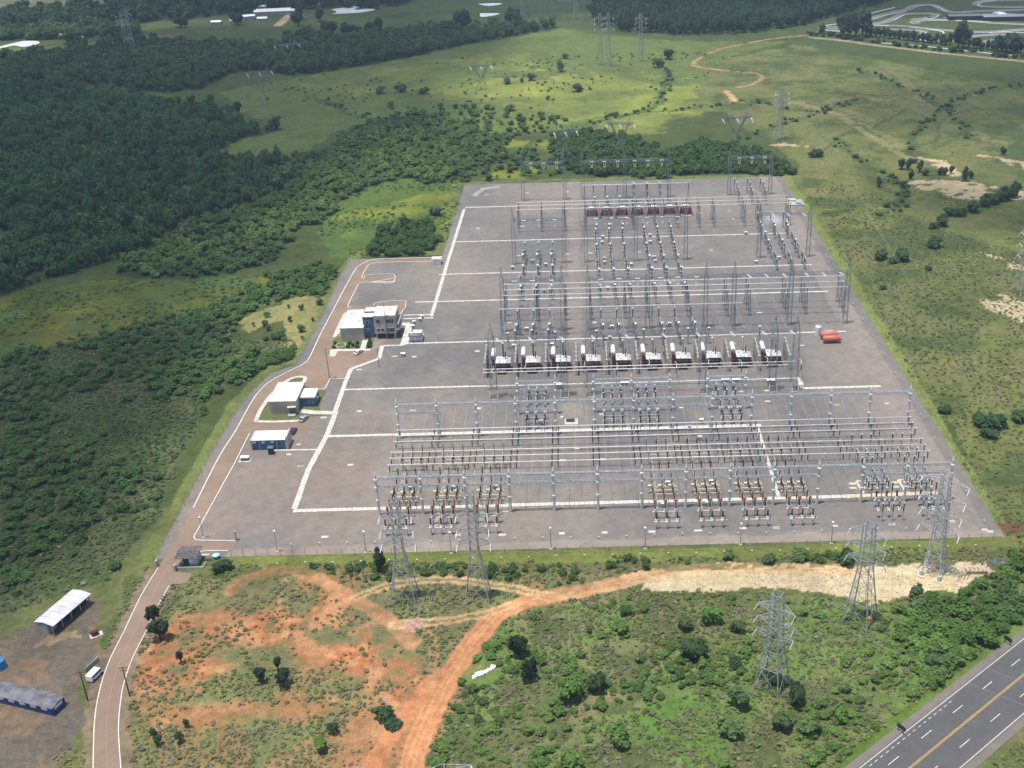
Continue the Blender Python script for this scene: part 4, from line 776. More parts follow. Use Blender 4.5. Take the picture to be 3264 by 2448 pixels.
def mk_pole():
    o = thing('tube_support', '', 'tube support'); b = MB(); b.cyl((0, 0, 0), (0, 0, 4.6), .2, .17, 7); b.build('post', CONC_P, o); b = MB(); b.ins((0, 0, 4.6), (0, 0, 6.8), .2, 6, 6); b.build('insulator', BROWN, o)
    b = MB(); b.cyl((0, 0, 6.9), (.5, 3.5, 6.9), .1, n=5); b.cyl((.5, 3.5, 6.9), (.2, 9, 5.2), .08, n=5); b.build('lead', ALU, o); return o
PLP = Proto(mk_pole)
for j in range(11): PLP.put(-33.5+11.2*j+(j % 3)*.7, 376.4 if j % 2 else 374.0, f'support of the white tubes, {ORD[j]} from the left before the transformers', group='supports of the transformer tubes')
# reactors
def mk_re():
    o = thing('shunt_reactor', '', 'reactor', group='red framed reactors in the far yard'); MB().box(0, 0, 0, 6.8, 7.0, .3).build('base', REDT, o)
    MB().box(0, 0, .3, 2.9, 3.6, 3.6).build('tank', MIDG, o)
    for s_ in (-1, 1):
        b = MB()
        for i in range(5): b.box(s_*2.3, -1.5+i*.75, .5, 1.1, .4, 2.9)
        b.build('side_radiator', mat('dark_red_radiator', (.20, .05, .05), .5), o)
    b = MB(); b.cyl((-1.4, .5, 4.5), (1.4, .5, 4.5), .5, n=9); b.build('conservator', WHITE, o); b = MB(); b.ins((.3, 1.8, 3.9), (.3, 2.6, 7.8), .3, 9, 7); b.build('bushing', GREYI, o)
    MB().box(0, -4.0, 0, 5.4, .8, .35).build('apron', SLABO, o); b = MB()
    for zz in (1.2, 3.4):
        for p, q in (((-3.2, -3), (3.2, -3)), ((3.2, -3), (3.2, 3)), ((3.2, 3), (-3.2, 3)), ((-3.2, 3), (-3.2, -3))): b.cyl((*p, zz), (*q, zz), .08, n=5)
    b.build('sprinkler_pipe', REDP, o); return o
REP = Proto(mk_re); RX = [6.6, 14.3, 22.1, 30.1, 38.4, 46.7, 55.0]
for j, x in enumerate(RX): REP.put(x, 571-9.5+7.5, f'red framed reactor, {ORD[j]} from the left in the far yard')
for j in range(6):
    o = thing('reactor_wall', f'pale upright fire wall, {ORD[j]} from the left between the red reactors', 'fire wall', ((RX[j]+RX[j+1])/2, 568.5, 0), 0, 'fire walls between the reactors'); MB().box(0, 0, 0, .35, 7.5, 6.5).build('wall_slab', CONC, o); b = MB(); b.box(0, -3.9, 0, .6, .4, 6.7); b.box(0, 3.9, 0, .6, .4, 6.7); b.build('rib', CONC_L, o)

# ------------------------------------------------ small yard furniture
def cabinet(x, y, label, w_=1.2, d_=.9, h_=1.5, lid=WHITE, body=STEEL):
    o = thing('control_cabinet', label, 'cabinet', (x, y, 0), 0, 'control cabinets in the yard'); MB().box(0, 0, .05, w_, d_, h_).build('body', body, o); MB().box(0, 0, .05+h_, w_*1.2, d_*1.25, .14).build('lid', lid, o); return o
CB = [('c1', 1555, 880), ('c1', 1548, 945), ('c1', 1575, 1180), ('c1', 1572, 1138), ('c1', 2108, 860), ('c1', 2112, 940), ('c1', 2155, 1120), ('c1', 2168, 1165), ('c1', 1890, 1205), ('c1', 1612, 1480), ('c1', 866, 1515), ('c1', 728, 1165), ('c1', 886, 1205), ('c1', 495, 1240), ('c2', 1022, 835), ('c2', 1252, 828), ('c2', 1412, 1125), ('c2', 1142, 1175),
      ('c3', 510, 765), ('c3', 660, 565), ('c3', 960, 750), ('c3', 1662, 540), ('c3', 1640, 665), ('c4', 125, 505), ('c6', 1540, 250), ('c6', 1662, 375), ('c6', 1680, 170), ('c6', 1795, 890), ('c6', 1285, 905), ('c6', 1232, 1160), ('c6', 1752, 1145), ('c5', 480, 965), ('c5', 975, 960), ('c5', 1470, 950), ('c5', 2012, 190), ('c3', 1030, 1240), ('c4', 1315, 1190), ('c4', 780, 1180), ('c4', 910, 1180), ('c3', 1810, 1215)]
CN = {'c1': 'far left yard', 'c2': 'far right yard', 'c3': 'transformer area', 'c4': 'area right of transformers', 'c5': 'front left yard', 'c6': 'front centre yard'}
cnt = {}
for i, (c_, x, y) in enumerate(CB):
    cnt[c_] = cnt.get(c_, 0)+1; p = W(c_, x, y+10); big = (c_, x) in (('c3', 1030), ('c4', 1315), ('c4', 780), ('c4', 910), ('c3', 1810))
    ph = int((W(c_, x, y)[0]+140)/8)
    cabinet(p[0], p[1], f'{"large" if big else "small"} white lidded cabinet in the {CN[c_]}, {ORD[(cnt[c_]-1) % 16]} from the back', *( (2.6, 1.4, 1.9) if big else (1.2, .9, 1.5)))
SLP = [('c7', 865, 1160), ('c7', 290, 1180), ('c7', 1420, 1145), ('c7', 2015, 1115), ('a7', 1365, 105), ('a7', 1755, 90), ('a7', 1995, 152), ('a7', 1962, 140), ('a7', 630, 128), ('a7', 418, 130), ('a7', 130, 145), ('a6', 1045, 172), ('a6', 760, 172), ('a6', 1425, 163), ('a6', 1698, 158), ('a6', 2000, 152), ('a8', 1018, 985), ('a8', 1338, 976), ('a8', 575, 962), ('c8', 1025, 1225), ('c8', 1420, 1218), ('c8', 765, 1272), ('c8', 600, 1628), ('c8', 960, 1620), ('c8', 1025, 920), ('c8', 1285, 822), ('c8', 1430, 825), ('c8', 580, 1470), ('c8', 508, 1543), ('a5', 2075, 185), ('a4', 1928, 1380),
       ('c1', 85, 768), ('c1', 605, 748), ('c1', 190, 375), ('c1', 660, 355), ('c1', 1140, 340), ('c1', 1410, 1060), ('c1', 565, 1090), ('c1', 1135, 1070), ('c1', 1980, 1048), ('c2', 825, 568), ('c2', 875, 658), ('c2', 612, 1025), ('c2', 485, 588), ('c2', 1185, 358), ('c3', 80, 812), ('c3', 90, 1485), ('c3', 455, 475), ('c3', 1455, 475), ('c4', 1185, 360), ('c4', 1685, 745), ('c4', 875, 722), ('c4', 1275, 1275), ('c4', 965, 1285), ('c4', 2095, 1443), ('c5', 500, 35), ('c5', 1590, 1215), ('c6', 510, 80), ('c6', 520, 610), ('c6', 50, 622), ('c6', 215, 482), ('c6', 1445, 0)]
SP = Proto(lambda: tag(MB().box(0, 0, .05, 1.5, .95, .12).build('pit_cover', CONC_L), '', 'pit cover'))
for i, (c_, x, y) in enumerate(SLP):
    p = W(c_, x, y); SP.put(p[0], p[1], 'small pale concrete pit cover lying flat on the gravel', group='pale pit covers scattered over the gravel', sc=(1+.5*random.random(), 1+.4*random.random(), 1))
def mk_lamp():
    o = thing('yard_lamp', '', 'lamp post', group='lamp posts along the front fence'); b = MB(); b.rev((0, 0, 0), (0, 0, 7), [(0, .12), (1, .07)], 6); b.build('pole', POLEM, o); b = MB(); b.box(0, .1, 7, .5, .7, .35); b.build('lamp_head', WHITE, o); MB().box(0, 0, .05, .8, .8, .2).build('footing', CONC_L, o); return o
LP = Proto(mk_lamp); lamps = [W('a5', 1300, 190), W('a5', 1772, 280), (-63.7, 272.7), (-39.1, 271.2), (-10.6, 272.1), (16.3, 270.9), (43.6, 271.7), (69.5, 271.3)]
for j, p in enumerate(lamps): LP.put(p[0], p[1], f'white headed lamp post by the front fence, {ORD[j]} from the left')
def mk_stub():
    o = thing('marker_post', 'short white marker post beside the yard perimeter track', 'marker post', group='white marker posts along the perimeter track'); MB().cyl((0, 0, .05), (0, 0, .8), .1, n=6).build('stub', CONC_L, o); MB().box(0, 0, .8, .32, .32, .16).build('cap', WHITE, o); return o
ST = Proto(mk_stub)
for j in range(24): ST.put(-86+j*8.1, 276.8+.3*math.sin(j), 'short white marker post beside the yard perimeter track')
for j in range(26): ST.put(-88+j*7.9, 267.6+.2*math.sin(j*2), 'short white marker post beside the yard perimeter track')
for j in range(22): t_ = (j+.5)/22; ST.put(ra[0]+(rb[0]-ra[0])*t_-3.5, ra[1]+(rb[1]-ra[1])*t_, 'short white marker post beside the yard perimeter track')
# fire tanks
def htank(x, y, label):
    o = thing('horizontal_tank', label, 'tank', (x, y, 0), 0, 'red fire water tanks'); b = MB(); b.rev((-3.5, 0, 1.95), (3.5, 0, 1.95), [(0, .25), (.02, .75), (.06, 1.2), (.94, 1.2), (.98, .75), (1, .25)], 18); b.build('vessel', SALMON, o, True)
    for s_ in (-2.3, 2.3): MB().box(s_, 0, .05, .35, 1.9, .95).build('saddle', SALMON, o)
    b = MB(); b.cyl((3.4, 0, 1.6), (4.3, 0, 1.2), .22, n=7); b.cyl((3.6, -.5, .6), (3.6, .5, .6), .16, n=6); b.build('pipework', REDP, o)
    for q in (-1.5, 1.5): MB().cyl((q, 0, 3.1), (q, 0, 3.35), .25, n=8).build('hatch', SALMON, o)
htank(97.2, 406.8, 'nearer of two salmon red horizontal tanks on saddles'); htank(97.0, 410.6, 'rear salmon red horizontal tank next to the white upright one')
o = thing('vertical_tank', 'white upright cylindrical tank beside the two red tanks', 'tank', (93.3, 413.8, 0)); b = MB(); b.rev((0, 0, .05), (0, 0, 4.2), [(0, 1.2), (.96, 1.2), (1, 1.0)], 18); b.build('shell', WHITE, o); MB().cyl((.2, 0, 4.2), (.2, 0, 4.7), .3, n=8).build('hatch', SALMON, o)
tag(MB().box(98.4, 417, .05, 3.6, 2.6, .25).build('concrete_plinth', CONC), 'bare grey concrete plinth behind the two red tanks', 'plinth')
o = thing('drum_site', 'small open work pit with drum and yellow frame near the centre gravel', 'work pit', (*W('c6', 150, 165), 0)); MB().box(0, 0, .05, 4.6, 4.2, .12).build('slab', CONC_L, o); MB().box(-.2, .4, .17, 3, 1.5, .5).build('tray', DARK, o)
b = MB(); b.bar((-3, 2, .2), (-1.4, 4.5, 2.4), .12); b.bar((-1.4, 4.5, 2.4), (0, 5.5, 2.2), .12); b.build('yellow_pole', mat('yellow_paint', (.62, .42, .05), .6), o); MB().cyl((-3.2, 1.6, .05), (-3.2, 1.6, 1.3), .5, n=9).build('drum', WHITE, o)
o = thing('oil_separator', 'pale concrete box structure at the far right edge of the yard', 'concrete box', (*W('c2', 1600, 470), 0)); MB().box(0, 0, .05, 9, 9, .5).build('base', CONC, o); MB().box(-1.5, 3, .5, 4.5, 3, .8).build('chamber', CONC_L, o); MB().box(1.5, -2.2, .5, 2.5, 3, 1.0).build('tank', STEEL, o)
# ------------------------------------------------ buildings
def windows(o, rows_, m=GLASS):
    for (x, y, z, w_, h_, ax) in rows_:                   # ax 0: faces -Y ; 1: faces +X
        f = MB(); d = .10
        if ax == 0: f.box(x, y-.03, z-.08, w_+.2, .10, h_+.16)
        else: f.box(x+.03, y, z-.08, .10, w_+.2, h_+.16)
        fr = f.build('window', CONC_L, o); p = MB(); n = max(1, round(w_/.9))
        for i in range(n):
            c = -w_/2+w_*(i+.5)/n
            if ax == 0: p.box(x+c, y-.08, z, w_/n-.1, .06, h_)
            else: p.box(x+.08, y+c, z, .06, w_/n-.1, h_)
        p.build('pane', m, fr)
# office block: long white-roofed hall, blue stair tower, three storey wing
o = thing('office_block', 'office block with white roofs, blue stair tower and a beige wing on pillars', 'building', (-92, 425, 0)); X0, Y0 = -92, 425
MB().box(-.3, 4.9, .05, 9.2, 18.5, 5.1).build('hall_wall', BEIGE, o); r = MB(); r.box(-.3, 4.9, 5.15, 9.6, 18.9, .45)
hr = r.build('hall_roof', GREYW, o); MB().box(-.3, 4.9, 5.6, 9.1, 18.4, .06).build('roof_sheet', ROOFW, hr)
MB().box(6.1, 2.6, .05, 4.4, 9.0, 8.6).build('stair_tower', BLUEW, o)
for y, d, z in ((.1, 4.6, 8.75), (5.0, 4.4, 9.1)): b = MB(); b.box(6.1, y+.2, z-.1, 4.6, d, .35); q = b.build('tower_roof', DARK, o); MB().box(6.1, y+.2, z+.25, 4.1, d-.5, .08).build('roof_sheet', ROOFW, q)
windows(o, [(5.6, -1.93, 6.4, 1.3, 1.0, 0), (5.6, -1.93, 2.6, 1.5, 1.4, 0)])
MB().box(13.0, 1.2, 2.4, 8.6, 9.6, 7.2).build('wing_wall', BEIGE, o); q = MB().box(13.0, 1.2, 9.6, 8.9, 10.0, .7).build('wing_roof', BEIGE, o); MB().box(13.0, 1.2, 10.3, 8.2, 9.3, .06).build('roof_sheet', ROOFW, q)
b = MB()
for i in range(7): b.box(-.3, -2.6+i*2.6, 5.66, 9.1, .07, .05)
for i in range(4): b.box(9.9+i*2.05, 1.2, 10.36, .06, 9.3, .05)
b.build('roof_seam', CONC, o); b = MB(); b.box(-2.5, 9.5, 5.66, .9, .9, .5); b.box(1.8, 2.5, 5.66, .7, .7, .4); b.box(14.5, 3.2, 10.36, 1.0, .8, .5); b.build('roof_vent', CONC_L, o)
windows(o, [(10.4, -3.62, 7.0, 1.5, 1.6, 0), (14.9, -3.62, 7.0, 3.4, 1.6, 0), (10.2, -3.62, 3.6, 1.1, 1.1, 0), (11.9, -3.62, 3.6, 1.1, 1.1, 0), (15.1, -3.62, 3.3, 3.2, 1.6, 0), (17.32, 1.2, 6.8, 7.5, 1.6, 1)])
b = MB(); b.box(17.9, 1.2, 6.1, 1.0, 9.4, .3); b.box(18.0, 1.2, 3.9, 1.3, 9.8, .35); b.build('side_ledge', BEIGE, o); b = MB()
for x in (9.4, 16.6):
    for y in (-3, 5): b.box(x, y, .05, .6, .6, 2.35)
b.build('pillar', BEIGE, o); MB().box(12.8, 3, .05, 7.6, 5, 2.3).build('undercroft', DARK, o)
# garden of the office block
GRS = surf_mat('lawn', amp=.3, s1=.8, s2=4, bump=.3)
gl = WL('e8', [(60, 690), (200, 655), (780, 660), (785, 720), (720, 905), (0, 912), (0, 760)]); sheet('lawn', gl, .11, GRS, lambda X, Y: np.broadcast_to(np.array((.115, .135, .045)), X.shape+(3,)))
def path(name, pts, z0, z1, label, m=CONC_L): b = MB(); b.prism(pts, z0, z1); return tag(b.build(name, m), kind='structure')
path('pavement', WL('e8', [(300, 205), (215, 230), (60, 540), (0, 690), (60, 680), (130, 610), (180, 500), (300, 215)]), .05, .2, '')
path('pavement', WL('e8', [(580, 690), (680, 690), (620, 905), (520, 905)]), .05, .2, ''); path('pavement', WL('e8', [(0, 912), (725, 905), (715, 940), (100, 955), (40, 1055), (-60, 1050), (-40, 930)]), .05, .21, '')
path('pavement', WL('e8', [(190, 715), (570, 708), (565, 728), (190, 740)]), .05, .19, '')
path('ramp', WL('e8', [(790, 720), (930, 740), (860, 935), (735, 930)]), .05, .10, '', mat('ramp_concrete', (.27, .235, .21), .9))
b = MB(); c0 = W('e8', 160, 850); b.ribbon([(c0[0]+2*math.cos(a/12*6.283), c0[1]+2*math.sin(a/12*6.283)) for a in range(12)], .3, .11, .55, closed=True); tag(b.build('planter_ring', CONC_L), 'round white planter ring on the office lawn', 'planter')
# relay house
o = thing('relay_house', 'grey house with flat white roof and small blue annexe on a kerbed island', 'building', (-106.4, 366, 0)); 
MB().box(0, .5, .05, 9.4, 14.5, 4.6).build('wall', BEIGE, o); q = MB().box(0, .5, 4.65, 10.0, 15.2, .5).build('roof', CONC, o); MB().box(0, .5, 5.15, 9.5, 14.7, .07).build('roof_sheet', ROOFW, q)
b = MB()
for i in range(6): b.box(0, -5.6+i*2.45, 5.22, 9.5, .07, .05)
b.build('roof_seam', CONC, o)
MB().box(7.5, 1.6, .05, 5.4, 6.8, 3.4).build('annexe_wall', BLUEW, o); q = MB().box(7.5, 1.6, 3.45, 5.9, 7.3, .45).build('annexe_roof', BEIGE, o); MB().box(7.5, 1.6, 3.9, 5.4, 6.8, .07).build('roof_sheet', ROOFW, q)
MB().box(3.2, -7.1, .05, 2.0, .15, 2.8).build('door', MIDG, o); MB().box(3.2, -8.6, .05, 2.6, 2.2, .6).build('doorstep', CONC, o); MB().box(3.2, -7.6, 3.1, 3.0, 1.4, .15).build('canopy', CONC_L, o)
windows(o, [(8.6, -1.85, 1.4, 1.2, 1.0, 0)]); MB().box(10.5, 1.0, 2.0, .5, .8, .6).build('air_conditioner', WHITE, o)
isl = smooth(WL('c8', [(265, 1300), (280, 1255), (340, 1160), (420, 1060), (470, 1015), (540, 970), (600, 965), (640, 975), (618, 1028), (705, 1065), (780, 1075), (755, 1130), (740, 1215), (855, 1220), (850, 1245), (700, 1262), (640, 1272), (600, 1298), (430, 1305)]), 3)
sheet('lawn', isl, .12, GRS, lambda X, Y: np.broadcast_to(np.array((.115, .125, .050)), X.shape+(3,)))
b = MB(); b.ribbon(smooth(WL('c8', [(640, 1272), (590, 1293), (430, 1302), (280, 1300), (272, 1285), (300, 1220), (360, 1130), (430, 1060), (500, 1000), (560, 975), (610, 973), (630, 985), (610, 1028)]), 4), 1.5, .05, .22); tag(b.build('pavement', CONC_L), kind='structure')
b = MB(); b.ribbon(WL('c8', [(580, 1222), (700, 1236), (860, 1238)]), 2.6, .05, .23); tag(b.build('pavement', CONC_L), kind='structure')
# service building with blue front
o = thing('service_building', 'low building with white ribbed roof and bright blue front wall', 'building', (-105.5, 336.8, 0)); MB().box(0, 0, .05, 12.0, 5.4, 3.6).build('wall', BLUEW, o)
b = MB(); b.box(5.9, -.2, .05, .5, 6.2, 4.7); b.box(-5.9, -.2, .05, .5, 6.2, 3.9); b.build('side_wall', BEIGE, o); b = MB()
for i in range(40): b.box(-5.7+i*.292, 0, 3.75+(.08 if i % 2 else 0), .29, 6.6, .14)
b.build('roof', ROOFW, o)
windows(o, [(3.6, -2.75, 1.7, 1.0, 1.0, 0)])
for i in range(3): MB().box(-4.9+i*3.0, -2.95, 2.7, 1.2, .5, .6).build('air_conditioner', WHITE, o)
b = MB()
for i in range(4): b.box(-3.3+i*2.9, -2.8, .05, .3, .2, 3.6)
b.build('pilaster', GREYW, o)
tag(MB().ribbon(WL('h2', [(80, 1420), (820, 1408)]), .9, .05, .22).build('cable_trench', CONC_L), 'narrow white trench from blue cabinet by the service building', 'cable trench', 'covered cable trenches across the yard')
cabinet(*W('a4', 1740, 1300), 'tall dark blue cabinet in front of the service building', 1.6, 1.5, 2.4, BLUEW, DARK)
o = thing('covered_pit', 'white lidded box over an open pit left of the service building', 'service pit', (*W('a4', 1570, 1345), 0)); MB().box(0, 0, .05, 3.8, 2.4, .15).build('slab', CONC_L, o); MB().box(0, .2, .2, 2.4, 1.3, 1.1).build('box', MIDG, o); MB().box(0, .3, 1.3, 2.8, 1.7, .12).build('lid', WHITE, o)
# white kiosk and guard house
o = thing('white_kiosk', 'small white kiosk with dark front roof in the yard beside the office', 'kiosk', (*W('e8', 1570, 770), 0)); MB().box(0, 2.2, .05, 5.0, 3.6, 2.6).build('wall', WHITE, o); q = MB().box(0, .9, 2.65, 5.6, 2.9, .2).build('roof', TILE, o); MB().box(.6, 3.6, 2.6, 3.6, 2.8, .5).build('upper_roof', WHITE, o)
for i in (-1.2, 1.2): MB().box(i, .35, .1, 1.7, .1, 2.1).build('door', STEEL_L, o)
for i, (x, y) in enumerate(((1520, 510), (1540, 430), (1660, 380), (1690, 330), (1700, 690))): cabinet(*W('e8', x, y), f'white lidded cabinet beside the white kiosk, {ORD[i]} of five', 1.1, 1, 1.3)
cabinet(*W('e8', 1335, 1040), 'two horned pale cabinet alone on gravel below the office', 1.5, 1.2, 1.2)
o = thing('kiosk', 'small white roofed hut at the top corner where the yard road ends', 'hut', (*W('c8', 1598, 140), 0)); MB().box(0, 0, .05, 3.6, 3.0, 2.6).build('wall', WHITE, o); MB().box(0, .2, 2.65, 4.6, 4.0, .25).build('roof', CONC_L, o)
o = thing('guard_house', 'gate guard house with old grey overhanging roof beside the entrance road', 'guard house', (*W('h3', 770, 900), 0), .0); b = MB(); b.box(.4, 1.6, .05, 4.0, 3.6, 2.9); b.build('wall', mat('pale_blue_wall', (.46, .55, .62), .8), o); MB().box(-.7, -.25, .3, 1.5, .12, 2.2).build('doorway', DARK, o)
MB().box(.8, -.25, 1.1, 1.1, .1, 1.2).build('window', WHITE, o); b = MB()
for i in range(9): b.box(-.3, -.8+i*.68, 3.0+(.5-abs(i-4)*.12), 6.3, .72, .12, 0)
b.build('roof', mat('old_tile_roof', (.17, .155, .15), .9, 0, .3, 1.5), o); MB().box(4.2, 2.2, 1.9, 2.2, .7, .12).build('side_shelf', CONC_L, o); b = MB(); b.ribbon([(-3.3, 1.5), (-3.3, -1.6), (4.5, -1.6), (4.5, .8)], .2, .05, .6); b.build('low_wall', CONC_L, o)
for i, (x, y) in enumerate(((445, 960), (10, 850))):
    b = MB(); p = W('h3', x, y+60); b.box(p[0], p[1], 0, .5, 1.2, 1.9); tag(b.build('gate_pillar', GREYW), f'grey gate pillar on the {("right", "left")[i]} side of the entrance road', 'gate pillar')
o = thing('blue_water_tank', 'round blue water tank on grass behind the guard house', 'water tank', (*W('h3', 1400, 730), 0)); MB().rev((0, 0, 0), (0, 0, 1.1), [(0, .85), (1, 1.0)], 14).build('tub', mat('blue_tank', (.05, .25, .50), .4), o); MB().rev((0, 0, 1.1), (0, 0, 1.4), [(0, 1.05), (1, .3)], 14).build('lid', mat('light_blue_lid', (.42, .68, .80), .4), o)
# parking canopies by the road bend
o = thing('pipe_frame', 'flat white pipe frame lying beside the loop of kerb in the upper left yard', 'pipe frame', (*W('c8', 1200, 280), 0)); b = MB()
for i in range(3): b.cyl((-5, -.6+i*.6, .4), (5.5, -.6+i*.6, .4), .1, n=5)
b.cyl((-5, .5, .4), (5, 4.5, .4), .14, n=5); b.build('tube', WHITE, o)
# shed and sheds' yard at the lower left
sa, sb, sc_ = Vector(W('h1', 350, 600, 3.3)), Vector(W('h1', 560, 645, 3.3)), Vector(W('h1', 760, 257, 3.3)); wv = sb-sa; lv = sc_-sa; srz = math.atan2(lv.y, lv.x); L_, Wd = lv.length, wv.length; ctr = sa+lv/2+wv/2
o = thing('open_shed', 'open sided shed with long white metal roof in the lower left yard', 'shed', (ctr.x, ctr.y, 0), srz)
b = MB(); b.add([(-L_/2, -Wd/2, 3.1), (L_/2, -Wd/2, 3.1), (L_/2, 0, 3.55), (-L_/2, 0, 3.55), (-L_/2, Wd/2, 3.1), (L_/2, Wd/2, 3.1), (-L_/2, -Wd/2, 2.95), (L_/2, -Wd/2, 2.95), (L_/2, 0, 3.4), (-L_/2, 0, 3.4), (-L_/2, Wd/2, 2.95), (L_/2, Wd/2, 2.95)], [(0, 1, 2, 3), (3, 2, 5, 4), (7, 6, 9, 8), (8, 9, 10, 11), (0, 6, 7, 1), (5, 11, 10, 4), (0, 3, 9, 6), (3, 4, 10, 9), (1, 7, 8, 2), (2, 8, 11, 5)]); rf = b.build('roof', mat('old_white_roof', (.62, .61, .64), .5, 0, .12, .35), o)
b = MB()
for i in range(7): b.bar((-L_/2+i*L_/6, -Wd/2, 3.12), (-L_/2+i*L_/6, 0, 3.57), .07); b.bar((-L_/2+i*L_/6, 0, 3.57), (-L_/2+i*L_/6, Wd/2, 3.12), .07)
b.build('roof_joint', GREYW, rf); b = MB()
for i in range(5):
    for s_ in (-1, 1): b.box(-L_/2+.4+i*(L_-.8)/4, s_*(Wd/2-.9), 0, .22, .22, 3.0)
b.build('post', CONC, o); MB().box(-L_/2+1.6, .8, 0, 3.0, Wd*.55, 2.9).build('end_room_wall', GREYW, o)
b = MB(); 
for i in range(4): b.box(-2+i*2.6, .3, 0, 1.8, Wd*.5, .9+.3*(i % 2))
b.build('stacked_goods', DARK, o)
ba, bb, bc = Vector(W('h1', 560, 1535, 2.0)), Vector(W('h1', 660, 1400, 2.0)), Vector(W('h1', -60, 1385, 2.0)); lv = bc-ba; brz = math.atan2(lv.y, lv.x); nv = (bb-ba); ctr = ba+lv.normalized()*13+nv/2
o = thing('blue_barrack', 'long blue walled building with dark grey roof at the lower left edge', 'building', (ctr.x, ctr.y, 0), brz); Wb = nv.length
MB().box(0, 0, 0, 26, Wb, 2.3).build('wall', BLUED, o); b = MB(); b.add([(-13.4, -Wb/2-.2, 2.35), (13.4, -Wb/2-.2, 2.35), (13.4, 0, 2.9), (-13.4, 0, 2.9), (-13.4, Wb/2+.2, 2.35), (13.4, Wb/2+.2, 2.35)], [(0, 1, 2, 3), (3, 2, 5, 4), (0, 3, 4), (1, 5, 2), (0, 4, 5, 1)]); rf = b.build('roof', TILE, o)
b = MB()
for i in range(8): b.box(-10.8+i*3.2, (Wb/2+.02), 1.3, 1.7, .08, 1.0)
b.build('window', WHITE, o); MB().box(-13.05, 0, 1.2, .08, 2.6, 1.3).build('gable_window', WHITE, o)
b = MB(); b.rev((0, 0, 0), (0, 0, 2.4), [(0, 1.7), (1, 1.5)], 14); o = b.build('blue_water_tank', mat('blue_tank', (.05, .25, .50), .4)); o.location = (*W('h1', 0, 1090), 0); tag(o, 'bright blue round tank at the left picture edge above the blue building', 'water tank')
o = thing('storage_box', 'dark red rounded tank on a pale slab near the open shed', 'tank', (*W('h1', 1005, 745), 0), .6); MB().box(.3, -.2, 0, 3.2, 1.9, .12).build('slab', CONC_L, o); MB().rev((-.9, 0, .9), (1.0, 0, .9), [(0, .5), (.1, .8), (.9, .8), (1, .5)], 12).build('drum', mat('dark_red_tank', (.10, .025, .02), .5), o)
o = thing('entrance_sign', 'long grey sign wall standing beside the entrance to the left yard', 'sign wall', (*W('h1', 980, 1075), 0), 1.2); MB().box(0, 0, 0, 5.0, .18, 1.3).build('board', GREYW, o)
# vehicles
def car(x, y, rz, body, label, bus=False):
    o = thing('minibus' if bus else 'parked_car', label, 'minibus' if bus else 'car', (x, y, .08), rz); Lc, Wc, Hc = (4.3, 1.8, 1.95) if bus else (4.3, 1.75, 1.45)
    b = MB(); prof = [(-Lc/2, .35), (-Lc/2, .8), (-Lc/2+.1, Hc-.1), (-Lc/2+.5, Hc), (Lc/2-.7, Hc), (Lc/2-.15, Hc*.55), (Lc/2, .9), (Lc/2, .35)] if bus else [(-2.15, .3), (-2.1, .85), (-1.7, .95), (-1.35, 1.4), (-.2, 1.45), (.55, 1.35), (1.15, .95), (2.0, .8), (2.15, .35)]
    n = len(prof); vs = [(px, -Wc/2, pz) for px, pz in prof]+[(px, Wc/2, pz) for px, pz in prof]; b.add(vs, [tuple(range(n)), tuple(range(2*n-1, n-1, -1))]+[(i+n, (i+1) % n+n, (i+1) % n, i) for i in range(n)]); b.build('body', body, o)
    b = MB()
    if bus: b.box(0, 0, 1.05, Lc-.9, Wc+.03, .55); b.box(Lc/2-.25, 0, 1.0, .2, Wc-.3, .5)
    else: b.box(-.35, 0, .97, 2.1, Wc+.02, .34); b.add([(.6, -.75, 1.37), (.6, .75, 1.37), (1.2, .8, .98), (1.2, -.8, .98)], [(0, 1, 2, 3)][::-1]); b.add([(-1.38, -.75, 1.42), (-1.38, .75, 1.42), (-1.76, .8, .99), (-1.76, -.8, .99)], [(0, 1, 2, 3)])
    b.build('window', GLASS, o)
    for sx in (-Lc*.31, Lc*.31):
        for sy in (-1, 1): MB().cyl((sx, sy*(Wc/2-.1), .33), (sx, sy*(Wc/2+.04), .33), .33, n=12).build('wheel', TAR, o)
    for sy in (-.6, .6): MB().box(Lc/2-.02, sy, .62, .06, .3, .16).build('headlight', WHITE, o)
    return o
p = W('e8', 490, 985); car(p[0], p[1], R_(62), mat('white_car_paint', (.78, .79, .80), .25, 0, .03, 1, .5), 'white car parked on the paving in front of the office lawn')
p = W('h2', 600, 880); car(p[0], p[1], R_(70), mat('silver_car_paint', (.42, .50, .56), .25, .3, .05, 1, .5), 'silver blue car parked at the corner of the relay house island')
p = W('h2', 370, 1125); car(p[0]+.6, p[1]+1, R_(84), mat('navy_car_paint', (.02, .04, .10), .25, 0, .05, 1, .5), 'dark blue car half hidden behind the service building')
p = W('h1', 980, 1225); car(p[0]+.2, p[1]+1.2, R_(72), mat('white_car_paint', (.78, .79, .80)), 'white minibus parked beside the entrance road at lower left', True)
